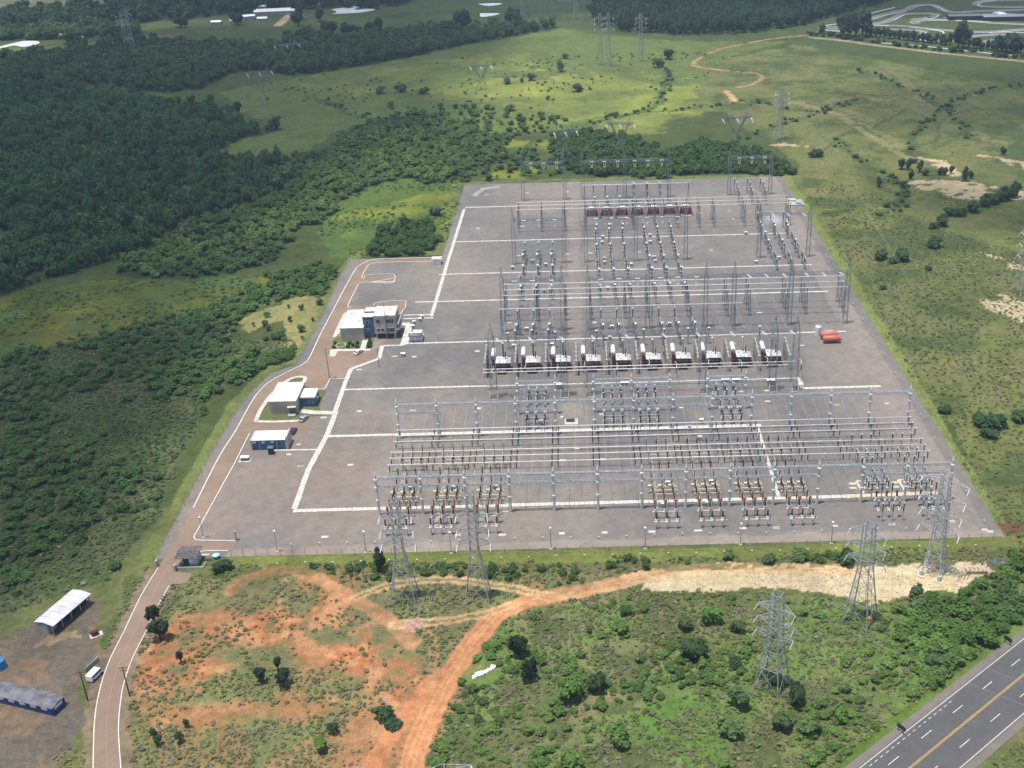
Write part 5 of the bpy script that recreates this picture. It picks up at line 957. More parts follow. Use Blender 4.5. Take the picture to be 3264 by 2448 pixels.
# tall poles
def pole(x, y, h, label, arms=False, m=POLEM, cat='pole'):
    o = thing('utility_pole' if arms else 'light_mast', label, cat, (x, y, 0)); b = MB(); b.rev((0, 0, 0), (0, 0, h), [(0, .2), (1, .11)], 7); b.build('post', m, o)
    if arms: b = MB(); b.bar((-1.1, 0, h-.3), (1.1, .2, h-.3), .14, cap=True); b.bar((-.8, 0, h-1.1), (.8, .2, h-1.1), .12, cap=True); b.build('crossarm', m, o)
    else: b = MB(); b.box(0, 0, h, .9, .9, .2); b.build('lamp_head', m, o)
    return o
pole(-111.9, 215.2, 9, 'timber power pole with crossarms leaning over the entrance road', True, WOODP); pole(-95.4, 386.5, 13, 'tall thin mast on the paving between office and relay house'); pole(*W('e8', 1035, 720), 16, 'tall thin mast standing in front of the beige office wing')
pole(*W('e8', 880, 1245), 8, 'short thin pole at the bend of the slab trench below the office', True); pole(*W('h1', 930, 1440), 9, 'timber pole among weeds right of the blue building', True, WOODP); pole(*W('h3', 1870, 310), 3, 'short gate post where the entrance road meets the gravel')
# fences
def fence(pts, label, sp, h=2.3):
    o = thing('wire_fence', label, 'fence', (0, 0, 0)); P_ = [Vector(p) for p in pts]; out = []
    for a, b in zip(P_, P_[1:]):
        n = max(1, round((b-a).length/sp)); out += [a+(b-a)*i/n for i in range(n)]
    out.append(P_[-1])
    for i, p in enumerate(out[:100]):
        b = MB(); b.bar((p.x, p.y, 0), (p.x, p.y, h), .11); b.bar((p.x, p.y, h), (p.x+.05, p.y-.3, h+.3), .09); b.build('post', CONC, o)
    wv = MB()
    for a, b in zip(out, out[1:]):
        for z in (.3, .9, 1.5, 2.1): wv.bar((a.x, a.y, z), (b.x, b.y, z), .014)
    wv.build('wire', STEEL_D, o); return o
fence(WL('d', [(500, 1202), (900, 1199), (1500, 1190), (2172, 1167)]), 'wire fence along the near edge of the gravel yard', 3.6)
fence([(x+1.2, y) for x, y in WL('d', [(2172, 1167), (1900, 715), (1693, 380)])], 'wire fence down the right edge of the gravel yard', 4.5)
fence([(x, y+1) for x, y in WL('d', [(1690, 379), (1340, 388), (1003, 397), (955, 553), (768, 559)])], 'wire fence along the back edge of the yard', 5)
fence([(x-1.5, y) for x, y in WL('d', [(345, 1215), (400, 1110), (470, 975), (530, 872), (562, 835), (600, 800), (650, 780), (680, 732), (715, 660), (745, 592), (768, 559)])], 'wire fence on the grass bank left of the entrance road', 4.5)
# ------------------------------------------------ transmission towers
def tower(x, y, rz, base, h, zw, ww, arms, label, m=STEEL, t_=.13, armw=None, strings=True, piers=False, cap=True):
    o = thing('transmission_tower', label, 'transmission tower', (x, y, 0), rz, 'steel lattice transmission towers')
    b = MB(); cs = [(-1, -1), (1, -1), (1, 1), (-1, 1)]; z0 = 1.6 if piers else 0
    def hw(z): return base/2+(ww/2-base/2)*min(1, (z-z0)/(zw-z0)) if z < zw else ww/2*(1-.25*(z-zw)/(h-zw))
    zs = [z0]; 
    while zs[-1] < h-1.2: zs.append(min(h, zs[-1]+max(1.9, hw(zs[-1])*2.1)))
    zs[-1] = h
    for za, zb_ in zip(zs, zs[1:]):
        A, B = hw(za), hw(zb_)
        for k_ in range(4):
            a, c = cs[k_]; d, e = cs[(k_+1) % 4]; b.bar((a*A, c*A, za), (a*B, c*B, zb_), t_*1.45)
            b.bar((a*A, c*A, za), (d*B, e*B, zb_), t_*.55); b.bar((d*A, e*A, za), (a*B, c*B, zb_), t_*.55); b.bar((a*B, c*B, zb_), (d*B, e*B, zb_), t_*.55)
            if za < zw*.5: mx_, my_ = (a+d)/2, (c+e)/2; b.bar((mx_*A, my_*A, za+.05), ((a*.5+d*.5)*B, (c*.5+e*.5)*B, zb_), t_*.5)
    b.build('body', m, o)
    for z, L_ in arms:
        for s_ in (-1, 1):
            w_ = hw(z); b = MB(); tip = (s_*L_, 0, z+.25)
            for dy in (-w_, w_): b.bar((s_*w_, dy, z), tip, t_*.9); b.bar((s_*w_, dy, z+1.5), tip, t_*.8)
            for q in (.3, .6): b.bar((s_*(w_+(L_-w_)*q), -w_*(1-q), z+.25*q), (s_*(w_+(L_-w_)*q), w_*(1-q), z+.25*q), t_*.6); b.bar((s_*(w_+(L_-w_)*q), -w_*(1-q), z+.25*q), (s_*(w_+(L_-w_)*q), -w_*(1-q), z+1.5*(1-q)), t_*.6)
            a_ = b.build('crossarm', m, o)
            if strings:
                b = MB(); b.ins((tip[0], tip[1], z+.1), (tip[0]+.2*s_, -2.2, z-.7), .13, 8, 5); b.ins((tip[0], tip[1], z+.1), (tip[0], 1.6, z-2.4), .13, 8, 5); b.build('insulator_string', WHITE if strings != 'steel' else STEEL_L, a_)
    if cap: b = MB(); b.bar((-hw(h), 0, h), (-hw(h), 0, h+1.3), t_*.6); b.bar((hw(h), 0, h), (hw(h), 0, h+1.3), t_*.6); b.build('peak', m, o)
    if piers:
        for a, c in cs: b = MB(); b.box(a*base/2, c*base/2, 0, 2.4, 2.4, .15); b.rev((a*base/2, c*base/2, .15), (a*base/2, c*base/2, 1.6), [(0, .65), (1, .55)], 10); b.build('pier', CONC_L, o)
    return o
tower(43.2, 212.7, R_(-35.5), 6.4, 27.5, 14.5, 2.9, [(15.5, 4.6), (19.2, 4.6), (22.9, 4.6)], 'nearest bare lattice tower in the scrub left of the highway', STEEL, .165, strings='steel')
tower(69.7, 236.3, R_(-36.5), 6.7, 30, 16, 3.1, [(19, 4.8), (23, 4.8), (27, 4.6)], 'lattice tower at the edge of the pale dirt track above the nearest one', STEEL, .165, strings='steel')
tower(94.4, 256.0, R_(-36), 5.0, 31.5, 12.5, 2.7, [(14, 5.4), (19, 5.4), (24, 5.8), (29, 6.2)], 'bright new lattice tower on white concrete piers at the right', STEEL_L, .18, piers=True)
tower(-49.9, 251.0, R_(0), 6.8, 31, 15.0, 2.2, [(17.2, 4.4), (21.6, 4.2), (26, 4.1)], 'left of two tall lattice towers in front of the yard fence', STEEL, .15)
tower(-30.0, 250.2, R_(0), 6.4, 33, 15.5, 2.2, [(17.4, 4.3), (21.8, 4.1), (26.3, 4.0)], 'right of two tall lattice towers in front of the yard fence', STEEL, .15)
tower(-29.2, 161.6, R_(20), 7.0, 27.6, 15, 2.4, [(18, 5), (22, 5), (26, 6)], 'tower whose top just shows at the bottom edge of the picture', STEEL, .14)
def cathead(x, y, rz, h, sp, label, base=6.5):
    o = thing('transmission_tower', label, 'transmission tower', (x, y, 0), rz, 'steel lattice transmission towers'); b = MB(); zw = h*.42; lattice(b, 0, 0, 0, zw, base, 1.6, 3.4, .13)
    zb_ = h*.80
    for s_ in (-1, 1):
        for dy in (-.7, .7): b.bar((s_*.6, dy, zw), (s_*sp*.55, dy*.8, zb_), .26); b.bar((s_*1.1, dy, zw), (s_*(sp*.55+.9), dy*.8, zb_), .26)
        for q in range(7):
            t_ = q/7; u_ = (q+1)/7; x1 = s_*(.6+(sp*.55-.6)*t_); x2 = s_*(1.1+(sp*.55+.9-1.1)*u_); b.bar((x1, -.7, zw+(zb_-zw)*t_), (x2, -.65, zw+(zb_-zw)*u_), .12); b.bar((x1, .7, zw+(zb_-zw)*t_), (x2, .65, zw+(zb_-zw)*u_), .12)
        for dy in (-.5, .5): b.bar((s_*(sp*.55), dy, zb_), (s_*(sp*.72), 0, h), .18); b.bar((s_*(sp*.55+1.2), dy, zb_), (s_*(sp*.72), 0, h), .18)
    b.build('body', STEEL_D, o); b = MB()
    for dy in (-.6, .6):
        for dz in (0, 1.0): b.bar((-sp, dy, zb_+dz), (sp, dy, zb_+dz), .18)
        n = 14
        for q in range(n): b.bar((-sp+2*sp*q/n, dy, zb_+(q % 2)), (-sp+2*sp*(q+1)/n, dy, zb_+((q+1) % 2)), .12)
    b.build('crossarm', STEEL_D, o)
    for q in (-1, 0, 1): b = MB(); b.ins((q*sp*.97, 0, zb_), (q*sp*.97+.3, -3, zb_-.8), .26, 8, 5); b.ins((q*sp*.97+.6, 0, zb_), (q*sp*.97+.9, -2.6, zb_-2.4), .22, 8, 5); b.build('insulator_string', WHITE, o)
STEEL_F = mat('far_lattice_steel', (.40, .43, .46), .7, .1, .1)
cathead(-71.2, 873, R_(8), 22, 8, 'far V shaped tower alone in the sunny pasture'); cathead(-7.5, 671, R_(12), 23, 7, 'left of three V shaped towers just behind the yard'); cathead(25.5, 679, R_(-6), 25, 8.5, 'middle V shaped tower just behind the yard'); cathead(96.3, 689, R_(4), 24, 9, 'right V shaped tower just behind the yard')
cathead(-235.5, 963, R_(20), 26, 10, 'far V shaped tower against the dark woods at upper left'); cathead(-227.7, 839, R_(25), 30, 9, 'faint V shaped tower at the edge of the dark woods')
for x, y, h, lb in ((27, 949, 42, 'tall thin tower in the pasture near the top centre'), (20.5, 955, 41, 'twin beside the tall thin tower near the top centre'), (54.1, 967, 38, 'slim tower right of the tall pair near the top centre'), (126.7, 710, 32, 'slim tower on the hillside right of the V shaped towers'), (-52.1, 1209, 34, 'far slim tower at the top edge, left one'), (1.6, 1177, 34, 'far slim tower at the top edge, right one'),
                    (-390.6, 1043, 40, 'far faint slim tower over the upper left woods'), (-402.2, 1060, 36, 'faintest slim tower over the upper left woods')):
    tower(x, y, R_(10), 4.2, h, h*.55, 2.2, [(h*.70, 4.5), (h*.80, 4.5), (h*.90, 4.2)], lb, STEEL_F, .13, strings=True)
tower(187.5, 452, R_(20), 7, 31, 15, 2.4, [(18, 5), (23, 5), (28, 5)], 'tower leg standing on pale sand at the right picture edge', STEEL, .15)
for i, (c_, x, y) in enumerate((('a2', 1215, 110), ('a2', 1270, 105), ('a2', 1410, 125), ('a2', 1470, 118))):
    p = W(c_, x, y); o = thing('portal_frame', f'faint steel portal frame at the far substation, {ORD[i]} from the left', 'portal frame', (*p, 0)); b = MB(); lattice(b, 0, 0, 0, 18, 2, 1.5, 3, .2); lattice(b, 16, 0, 0, 18, 2, 1.5, 3, .2); b.bar((0, 0, 18), (16, 0, 18), .8); b.build('frame', STEEL_D, o)
# overhead conductors
WIREM = mat('conductor_alloy', (.36, .38, .40), .6, .2, .1)
def wire(p, q, sag, label, r=.045):
    r *= .42
    b = MB(); p = Vector(p); q = Vector(q); n = 24; pts = [p.lerp(q, i/n)+Vector((0, 0, -sag*4*(i/n)*(1-i/n))) for i in range(n+1)]
    for a, c in zip(pts, pts[1:]): b.bar(a, c, r*2)
    tag(b.build('conductor', WIREM), label, 'cable', 'overhead conductors')
def wp(c_, x, y, z): return (*W(c_, x, y, z), z)
wire(wp('a7', 715, 600, 23), wp('a7', 2300, 1290, 20), 1, 'overhead cable from the nearest tower over the highway', .05); wire(wp('a7', 960, 590, 24), wp('a7', 2300, 1140, 20), 1, 'overhead cable passing above the orange marker ball', .05)
wire(wp('a7', 1290, 100, 30), wp('a7', 2300, 660, 27), 1, 'overhead cable from the middle right tower to the picture edge', .05); wire(wp('a7', 1290, 210, 27), wp('a7', 2300, 560, 25), 1, 'second overhead cable running right from the middle right tower', .04)
o = MB(); p = wp('a7', 1225, 705, 22.7); o.ball(p, .55, 10); tag(o.build('marker_ball', ORANGE, None, True), 'orange marker ball hanging on the overhead cable', 'marker ball')
for i, (s_, t_) in enumerate(((20, 20), (120, 25), (210, 27), (300, 31))): wire(wp('a6', s_*1.0, 1659, 14), wp('a6', 200+i*170, 60, 22), 2, f'thin cable rising over the orange soil, {ORD[i]} from the left', .028)
for i in range(4): wire(wp('a3', 760+i*45, 700+i*8, 26), wp('a8', 2260, 1180+i*120, 24), 3, f'thin cable crossing the right hand field, {ORD[i]} from the top', .03)
for i, (gx, sx) in enumerate(((-22, -16), (-10, -7), (7, 18), (14, 25), (36, 34), (88, 92), (94, 96), (100, 101))): wire((gx, 598, 20), (sx, 674 if sx < 60 else 688, 19), 2, f'line from the back gantries to the V shaped towers, {ORD[i]} from the left', .04)
for i, x in enumerate((-25.5, -18.5, -11.5, 7.5, 14.3, 21, 31, 37.5, 44, 88, 94.5, 101)):
    wire((x, 425, 19.5), (x, 502, 19), 1.5, f'strain line across the far yard, {ORD[i]} from the left', .035)
for k_ in range(13):
    for j in range(3): X = XB[k_]+.4+12.4*(j+.6)/3.2; wire((X, 294.3, 12.4), (X, 338.2, 12.1), .9, f'{LMR[j]} strung line over the front busbars, {ORD[k_]} bay', .09)
for k_ in (3, 5, 6, 8):
    for j in range(3): X = XB[k_]+.4+12.4*(j+.6)/3.2; wire((X, 341, 12.2), (X, 353, 12.2), .5, f'{LMR[j]} strung line over the middle trench, {ORD[k_]} bay', .09)
for i, k_ in enumerate(FB):
    for j in range(3): X = XB[k_]+6.7+(j-1)*3.07; wire((X, 281.2, 6.1), (X, 323.6, 6.3), .5, f'{LMR[j]} jumper line joining equipment heads, {ORD[i]} orange topped bay', .09)
for g_, (nm, xs, rows_) in enumerate(GR[:4]):
    for j, x in enumerate(xs): wire((x, rows_[0][0]-1.2, 7.0), (x, rows_[-1][0]-1.2, 7.0), .6, f'{LMR[j]} jumper line over equipment heads, {nm}', .09)
for i, x in enumerate((-28, -19, -11, 8, 15, 24, 33, 40, 50, 58, 66, 73)): wire((x, 368.5, 22.6), (x, 424.5, 21.5), 1.5, f'strain line over the transformer row, {ORD[i]} from the left', .09)
# culvert pipes, signs, rubbish
for i in range(5):
    p = W('a7', 1852+i*27, 408); b = MB(); b.rev((0, 0, .55), (0, 2.3, .55), [(0, .42), (0, .54), (1, .54), (1, .42)], 12, False); b.rev((0, .03, .55), (0, 2.27, .55), [(0, .41), (1, .41)], 12); o = b.build('concrete_pipe', mat('stained_concrete_pipe', (.56, .46, .34), .9, 0, .2, 1), None); o.location = (p[0], p[1]-1, 0); tag(o, f'stained concrete pipe, {ORD[i]} from left in the row of five', 'concrete pipe', 'concrete pipes lying in a row')
for i, (x, y) in enumerate(((1425, 1400), (2105, 835))):
    p = W('a7', x, y+30); o = thing('road_sign', f'dark sign board seen edge on, {("lower", "upper")[i]} of two beside the highway', 'road sign', (*p, 0), math.atan2(hd.y, hd.x)+1.45); MB().box(0, 0, .9, 2.4, .08, 1.2).build('board', DARK, o); b = MB(); b.box(-.8, .1, 0, .12, .12, 1.9); b.box(.8, .1, 0, .12, .12, 1.9); b.build('post', WOODP, o)
p = W('a6', 920, 1055); b = MB(); Rr = random.Random(4)
for i in range(16): b.box(p[0]+(i-7)*.30, p[1]+(i-7)*.22+Rr.uniform(-.5, .5), .0, (.75+Rr.random()*.6), .5+Rr.random()*.5, .3+Rr.random()*.35, Rr.random()*3)
tag(b.build('white_rubble', WHITE), 'heap of bright white rubble beside the orange dirt track', 'rubble heap')
b = MB(); b.prism(smooth(WL('a6', [(425, 745), (460, 715), (510, 695), (538, 715), (528, 760), (485, 795), (440, 780), (425, 745)]), 4)[:-1], 0, .05); tag(b.build('dried_puddle', mat('pale_clay', (.46, .27, .21), .8, 0, .2, .8)), kind='structure')
# far sheds and kart circuit buildings
def shed(c_, x, y, L_, Wd, h, rz, label, m=WHITE, wm=GREYW):
    p = W(c_, x, y); o = thing('farm_shed', label, 'shed', (*p, 0), rz); MB().box(0, 0, 0, L_, Wd, h).build('wall', wm, o); b = MB(); b.add([(-L_/2-.3, -Wd/2-.3, h), (L_/2+.3, -Wd/2-.3, h), (L_/2+.3, 0, h+1.3), (-L_/2-.3, 0, h+1.3), (-L_/2-.3, Wd/2+.3, h), (L_/2+.3, Wd/2+.3, h)], [(0, 1, 2, 3), (3, 2, 5, 4), (0, 3, 4), (1, 5, 2), (0, 4, 5, 1)]); b.build('roof', m, o)
for i, a in enumerate((('h4', 650, 172, 42, 9, 4, .12), ('h4', 640, 158, 36, 8, 4, .12), ('h4', 650, 100, 14, 9, 4, .3), ('h4', 735, 100, 12, 9, 5, .2), ('h4', 490, 105, 17, 6, 3, .1), ('h4', 345, 232, 12, 8, 4, .4), ('h4', 508, 247, 10, 6, 3, 0), ('h4', 190, 270, 10, 6, 3, 0), ('a1', 380, 245, 9, 5, 3, 0), ('a1', 508, 263, 9, 5, 3, 0), ('a1', 1390, 158, 10, 6, 3, 0), ('a1', 2140, 252, 9, 6, 3, 0))):
    shed(*a, f'far white roofed farm shed, {ORD[i]} of the small group at upper left', WHITE if i != 1 else ROOFW)
shed('e7', 1810, 178, 62, 9, 4, -.03, 'long dark grandstand left of the white tent at the kart circuit', mat('grandstand_roof', (.16, .17, .18), .8), DARK); shed('e7', 2160, 182, 68, 12, 4, -.04, 'long grey roofed pit building right of the white tent', mat('pit_roof', (.27, .27, .30), .7), DARK)
o = thing('dome_tent', 'bright white arched tent between the kart circuit buildings', 'tent', (*W('e7', 1995, 172), 0)); b = MB(); n = 10; prf = [(9.5*math.cos(math.pi*i/n), 5.5*math.sin(math.pi*i/n)) for i in range(n+1)]
vs = [(x, -7, z) for x, z in prf]+[(x, 7, z) for x, z in prf]; b.add(vs, [(i, i+1, i+n+2, i+n+1) for i in range(n)]+[tuple(range(n, -1, -1)), tuple(range(n+1, 2*n+2))]); b.build('canopy', WHITE, o, True)
# ------------------------------------------------ vegetation
def leaf_mat(name):
    m = bpy.data.materials.new(name); m.use_nodes = True; n = m.node_tree.nodes; l = m.node_tree.links; b = n['Principled BSDF']
    b.inputs['Roughness'].default_value = .75; b.inputs['Specular IOR Level'].default_value = .2
    at = n.new('ShaderNodeVertexColor'); at.layer_name = 'alb'; l.new(at.outputs[0], b.inputs['Base Color'])
    t_ = n.new('ShaderNodeBsdfTranslucent'); l.new(at.outputs[0], t_.inputs['Color']); mx = n.new('ShaderNodeMixShader'); mx.inputs[0].default_value = .42
    l.new(b.outputs[0], mx.inputs[1]); l.new(t_.outputs[0], mx.inputs[2]); l.new(mx.outputs[0], n['Material Output'].inputs['Surface']); return m
LEAF = leaf_mat('foliage'); BARK = mat('bark', (.09, .07, .05), .95, 0, .3, 2)
def crown_tpl(seed, nf, s, h=1.0, lobes=5, core=True):
    """leaf clumps spread through the volume of an uneven crown about 1 unit in radius, base at 0"""
    r = np.random.default_rng(seed); L = [(0, 0, .55*h, .62)]
    for i in range(lobes): a = r.random()*6.283; d = .3+.35*r.random(); L.append((d*math.cos(a), d*math.sin(a), h*(.3+.55*r.random()), .28+.25*r.random()))
    L = np.array(L); wts = L[:, 3]**2; wts /= wts.sum(); k = r.choice(len(L), nf, p=wts)
    d = r.normal(size=(nf, 3)); d /= np.linalg.norm(d, axis=1)[:, None]; d[:, 2] = np.where(d[:, 2] < -.3, -d[:, 2]*.6, d[:, 2]); rad = L[k, 3]*(.72+.38*r.random(nf))
    c = L[k, :3]+d*rad[:, None]*np.array([1, 1, .85*h]); c[:, 2] = np.maximum(c[:, 2], .06)
    nrm = d+r.normal(size=(nf, 3))*.3+np.array([0, 0, 1.1]); nrm /= np.linalg.norm(nrm, axis=1)[:, None]
    u = np.cross(nrm, r.normal(size=(nf, 3))); u /= np.linalg.norm(u, axis=1)[:, None]; v = np.cross(nrm, u)
    sz = s*(.6+.8*r.random(nf))[:, None]; q = np.stack([c-u*sz-v*sz*.6, c+u*sz*.7-v*sz*.8, c+u*sz+v*sz*.7, c-u*sz*.6+v*sz], 1)
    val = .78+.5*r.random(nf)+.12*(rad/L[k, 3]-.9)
    V = q.reshape(-1, 3); F = np.arange(nf*4).reshape(nf, 4); A = np.repeat(val, 4)
    if core:                                             # dense inner foliage so the crown is not see-through in its middle
        bb = MB()
        for (x, y, z, R) in (L[:core] if core is not True else L):
            bb.ball((x, y, z), R*.80, 7, .85*h)
        cv = np.array(bb.v); cv += r.normal(size=cv.shape)*.035
        tri = []
        for f in bb.f:
            if len(f) == 4: tri.append(f)
        cf = np.array(tri)+len(V); V = np.vstack([V, cv]); F = np.vstack([F, cf]); A = np.concatenate([A, np.full(len(cv), .95)])
    return V.astype(np.float32), F.astype(np.int32), A.astype(np.float32)
def mass(name, tpls, P, kind='stuff', m=None):
    """P: list/array of x,y,scale_xy,scale_z,rot,r,g,b -> one mesh"""
    P = np.asarray(P, float); Vs = []; Fs = []; Cs = []; off = 0; kk = RNG.integers(0, len(tpls), len(P))
    for t_ in range(len(tpls)):
        V, F, A = tpls[t_]; Q = P[kk == t_]
        if not len(Q): continue
        c, s_ = np.cos(Q[:, 4]), np.sin(Q[:, 4]); X = (V[None, :, 0]*c[:, None]-V[None, :, 1]*s_[:, None])*Q[:, 2:3]+Q[:, 0:1]; Y = (V[None, :, 0]*s_[:, None]+V[None, :, 1]*c[:, None])*Q[:, 2:3]+Q[:, 1:2]; Z = V[None, :, 2]*Q[:, 3:4]
        Vs.append(np.stack([X, Y, Z], -1).reshape(-1, 3)); n = len(V); Fs.append((F[None]+(np.arange(len(Q))*n)[:, None, None]).reshape(-1, 4)+off); off += n*len(Q)
        Cs.append((A[None, :, None]*Q[:, None, 5:8]).reshape(-1, 3))
    V = np.concatenate(Vs).astype(np.float32); F = np.concatenate(Fs).astype(np.int32); C = np.ones((len(V), 4), np.float32); C[:, :3] = np.concatenate(Cs)
    me = bpy.data.meshes.new(name); me.vertices.add(len(V)); me.vertices.foreach_set('co', V.ravel()); me.loops.add(F.size); me.loops.foreach_set('vertex_index', F.ravel()); me.polygons.add(len(F)); me.polygons.foreach_set('loop_start', np.arange(0, F.size, 4, dtype=np.int32)); me.update()
    at = me.color_attributes.new('alb', 'FLOAT_COLOR', 'POINT'); at.data.foreach_set('color', C.ravel()); me.materials.append(m or LEAF)
    o = bpy.data.objects.new(name, me); COL.objects.link(o)
    if kind: o['kind'] = kind
    return o
def scatter(polys, step, jit=.45, clear=()):
    xs, ys = [], []
    for p in polys:
        x0, x1 = min(q[0] for q in p), max(q[0] for q in p); y0_, y1_ = min(q[1] for q in p), max(q[1] for q in p)
        gx, gy = np.meshgrid(np.arange(x0, x1, step), np.arange(y0_, y1_, step)); gx = gx+RNG.uniform(-jit, jit, gx.shape)*step; gy = gy+RNG.uniform(-jit, jit, gy.shape)*step
        jx = (fbm(gx, gy, 14, 1)-.5)*14*np.clip(gy/500, .6, 3); k_ = pip(gx.ravel()+jx.ravel(), gy.ravel()+jx.ravel(), p); xs.append(gx.ravel()[k_]); ys.append(gy.ravel()[k_])
    return np.concatenate(xs), np.concatenate(ys)
def plants(x, y, r0, r1, hk, col, var=.25, cn=None, hsc=12, mix=None):
    n = len(x); s_ = r0+(r1-r0)*RNG.random(n)**1.4; c = np.array(col)[None, :]*np.array([[1.0, 1.10, .84]])*(1+(RNG.random((n, 1))-.5)*2*var)*(.74+.52*fbm(x, y, 85, 77))[:, None]
    if cn is not None: t_ = np.clip((fbm(x, y, hsc*4, 9)-.42)*5, 0, 1)[:, None]; c = c*(1-t_)+np.array(cn)*np.array([[1.0, 1.10, .84]])*t_*(1+(RNG.random((n, 1))-.5)*2*var)
    if mix is not None: m_ = RNG.random(n) < mix; pal = np.array([(.23, .20, .13), (.23, .20, .17), (.25, .23, .12), (.19, .21, .10), (.28, .26, .19)]); c[m_] = pal[RNG.integers(0, 5, m_.sum())]*(.75+.4*RNG.random((m_.sum(), 1)))
    return np.concatenate([np.stack([x, y, s_, s_*hk*(.8+.4*RNG.random(n)), RNG.random(n)*6.283], 1), c], 1)
TF = [crown_tpl(i, 90, .15, 1.15, 4, 2) for i in range(6)]; TM = [crown_tpl(20+i, 150, .125, 1.05, 6, 3) for i in range(6)]; TN = [crown_tpl(40+i, 260, .105, 1.0, 8) for i in range(5)]
TG = [crown_tpl(60+i, 14, .30, .8, 2, False) for i in range(6)]
DKG, MDG, LTG, YLG = (.045, .078, .036), (.075, .118, .046), (.10, .155, .055), (.14, .19, .05)
x, y = scatter([FOREST], 4.6); k_ = fbm(x, y, 30, 61)+RNG.random(len(x))*.2 > .36; x, y = x[k_], y[k_]; mass('emergent_trees', TF, plants(x[::23], y[::23], 3.2, 5.0, 2.2, (.075, .125, .055), .3)); mass('dark_forest', TF, plants(x, y, 1.7, 4.4, 1.6, (.050, .112, .042), .38, (.070, .130, .050)))
x, y = scatter([FOREST2, FOREST4], 6.5); mass('tree_belt', TF, plants(x, y, 3, 6.5, 1.4, (.055, .092, .042), .25, MDG))
x, y = scatter([FOREST3], 12); mass('distant_tree_belt', TF, plants(x, y, 6, 10, 1.4, DKG, .2))
x, y = scatter([FOREST5], 7.5); mass('plantation_forest', TF, plants(x, y, 4, 5.4, 2.3, (.038, .072, .034), .15))
x, y = scatter([WOODS], 4.2); mass('low_woodland', TF+TM[:2], plants(x, y, 1.6, 4.0, .95, (.125, .185, .060), .30, (.080, .138, .052)))
x, y = scatter([BACKW], 4.2); mass('bushes_behind_yard', TM, plants(x, y, 2.4, 4.4, 1.1, (.075, .130, .042), .25, MDG)); x, y = scatter([YARDBUSH], 3.6); mass('bushes_beside_yard', TM, plants(x, y, 2.2, 3.8, 1.0, (.070, .125, .042), .2))
x, y = scatter([THICKET], 3.5); f = fbm(x, y, 26, 3); k_ = f+RNG.random(len(x))*.16 > .53+.10*np.clip((x-np.interp(y, [200, 420], [-150, -122])+22)/22, 0, 1); mass('left_thicket', TM, plants(x[k_], y[k_], 1.1, 3.2, .8, (.110, .185, .060), .28, (.085, .150, .052))); 
x, y = scatter([THICKET], 1.8); mass('left_thicket_undergrowth', TG, plants(x, y, .5, 1.2, .7, (.090, .140, .052), .25, (.130, .145, .078), 12, .10))
x, y = scatter([PL((400, 690), (480, 650), (560, 600), (720, 565), (738, 575), (705, 640), (640, 640), (560, 665), (500, 700), (430, 730)), PL((540, 740), (622, 716), (600, 752), (640, 770), (590, 795), (500, 800))], 3.4); k_ = fbm(x, y, 14, 71)+RNG.random(len(x))*.2 > .44; mass('bright_bushes', TM, plants(x[k_], y[k_], 1.3, 3.2, .85, (.120, .195, .062), .28, (.09, .155, .052)))
# hedges, scattered bushes of the pastures
hx, hy = [], []
for h_ in HEDGE:
    for a, b in zip(h_, h_[1:]):
        L_ = math.dist(a, b); n = int(L_/3.2)+1
        for i in range(n):
            if random.random() < .62: t_ = random.random(); hx.append(a[0]+(b[0]-a[0])*t_+random.gauss(0, 2)); hy.append(a[1]+(b[1]-a[1])*t_+random.gauss(0, 3))
mass('hedgerow', TF, plants(np.array(hx), np.array(hy), 1, 2.6, .7, (.085, .132, .052), .3))
x, y = scatter([PASTN], 8); k_ = (fbm(x, y, 60, 2)+RNG.random(len(x))*.2 > .73) & (y < 1000); mass('pasture_bushes', TF, plants(x[k_], y[k_], .6, 2.0, .6, (.105, .155, .060), .3))
x, y = scatter([MEADOW, MEAD2], 3); k_ = fbm(x, y, 22, 33)+RNG.random(len(x))*.2 > .60; mass('marsh_tufts', TG, plants(x[k_], y[k_], .6, 1.6, .6, (.075, .125, .045), .3))
x, y = scatter([PL((900, 390), (1010, 350), (1110, 345), (1180, 300), (1215, 330), (1200, 380), (1100, 388), (1003, 396)), PL((1090, 250), (1200, 240), (1240, 290), (1110, 285)), PL((850, 225), (1100, 240), (1060, 285), (900, 245))], 5); k_ = RNG.random(len(x)) < .45; mass('edge_bushes', TM, plants(x[k_], y[k_], 1.2, 3.6, .9, (.085, .145, .048), .3))
x, y = scatter([RFIELD], 5); k_ = (fbm(x, y, 40, 4)+RNG.random(len(x))*.16 > .74) & (y < 800); mass('field_bushes', TF, plants(x[k_], y[k_], .3, 1.0, .5, (.095, .130, .056), .3, None, 12, .2))
x, y = scatter([PL((1740, 400), (1860, 400), (1990, 480), (2240, 560), (2300, 1250), (2190, 1170), (1960, 790), (1830, 560))], 2.3); k_ = fbm(x, y, 10, 8)+RNG.random(len(x))*.3 > .55; mass('field_tufts', TG, plants(x[k_], y[k_], .45, 1.0, .8, (.115, .140, .062), .3, (.15, .155, .085), 12, .25))
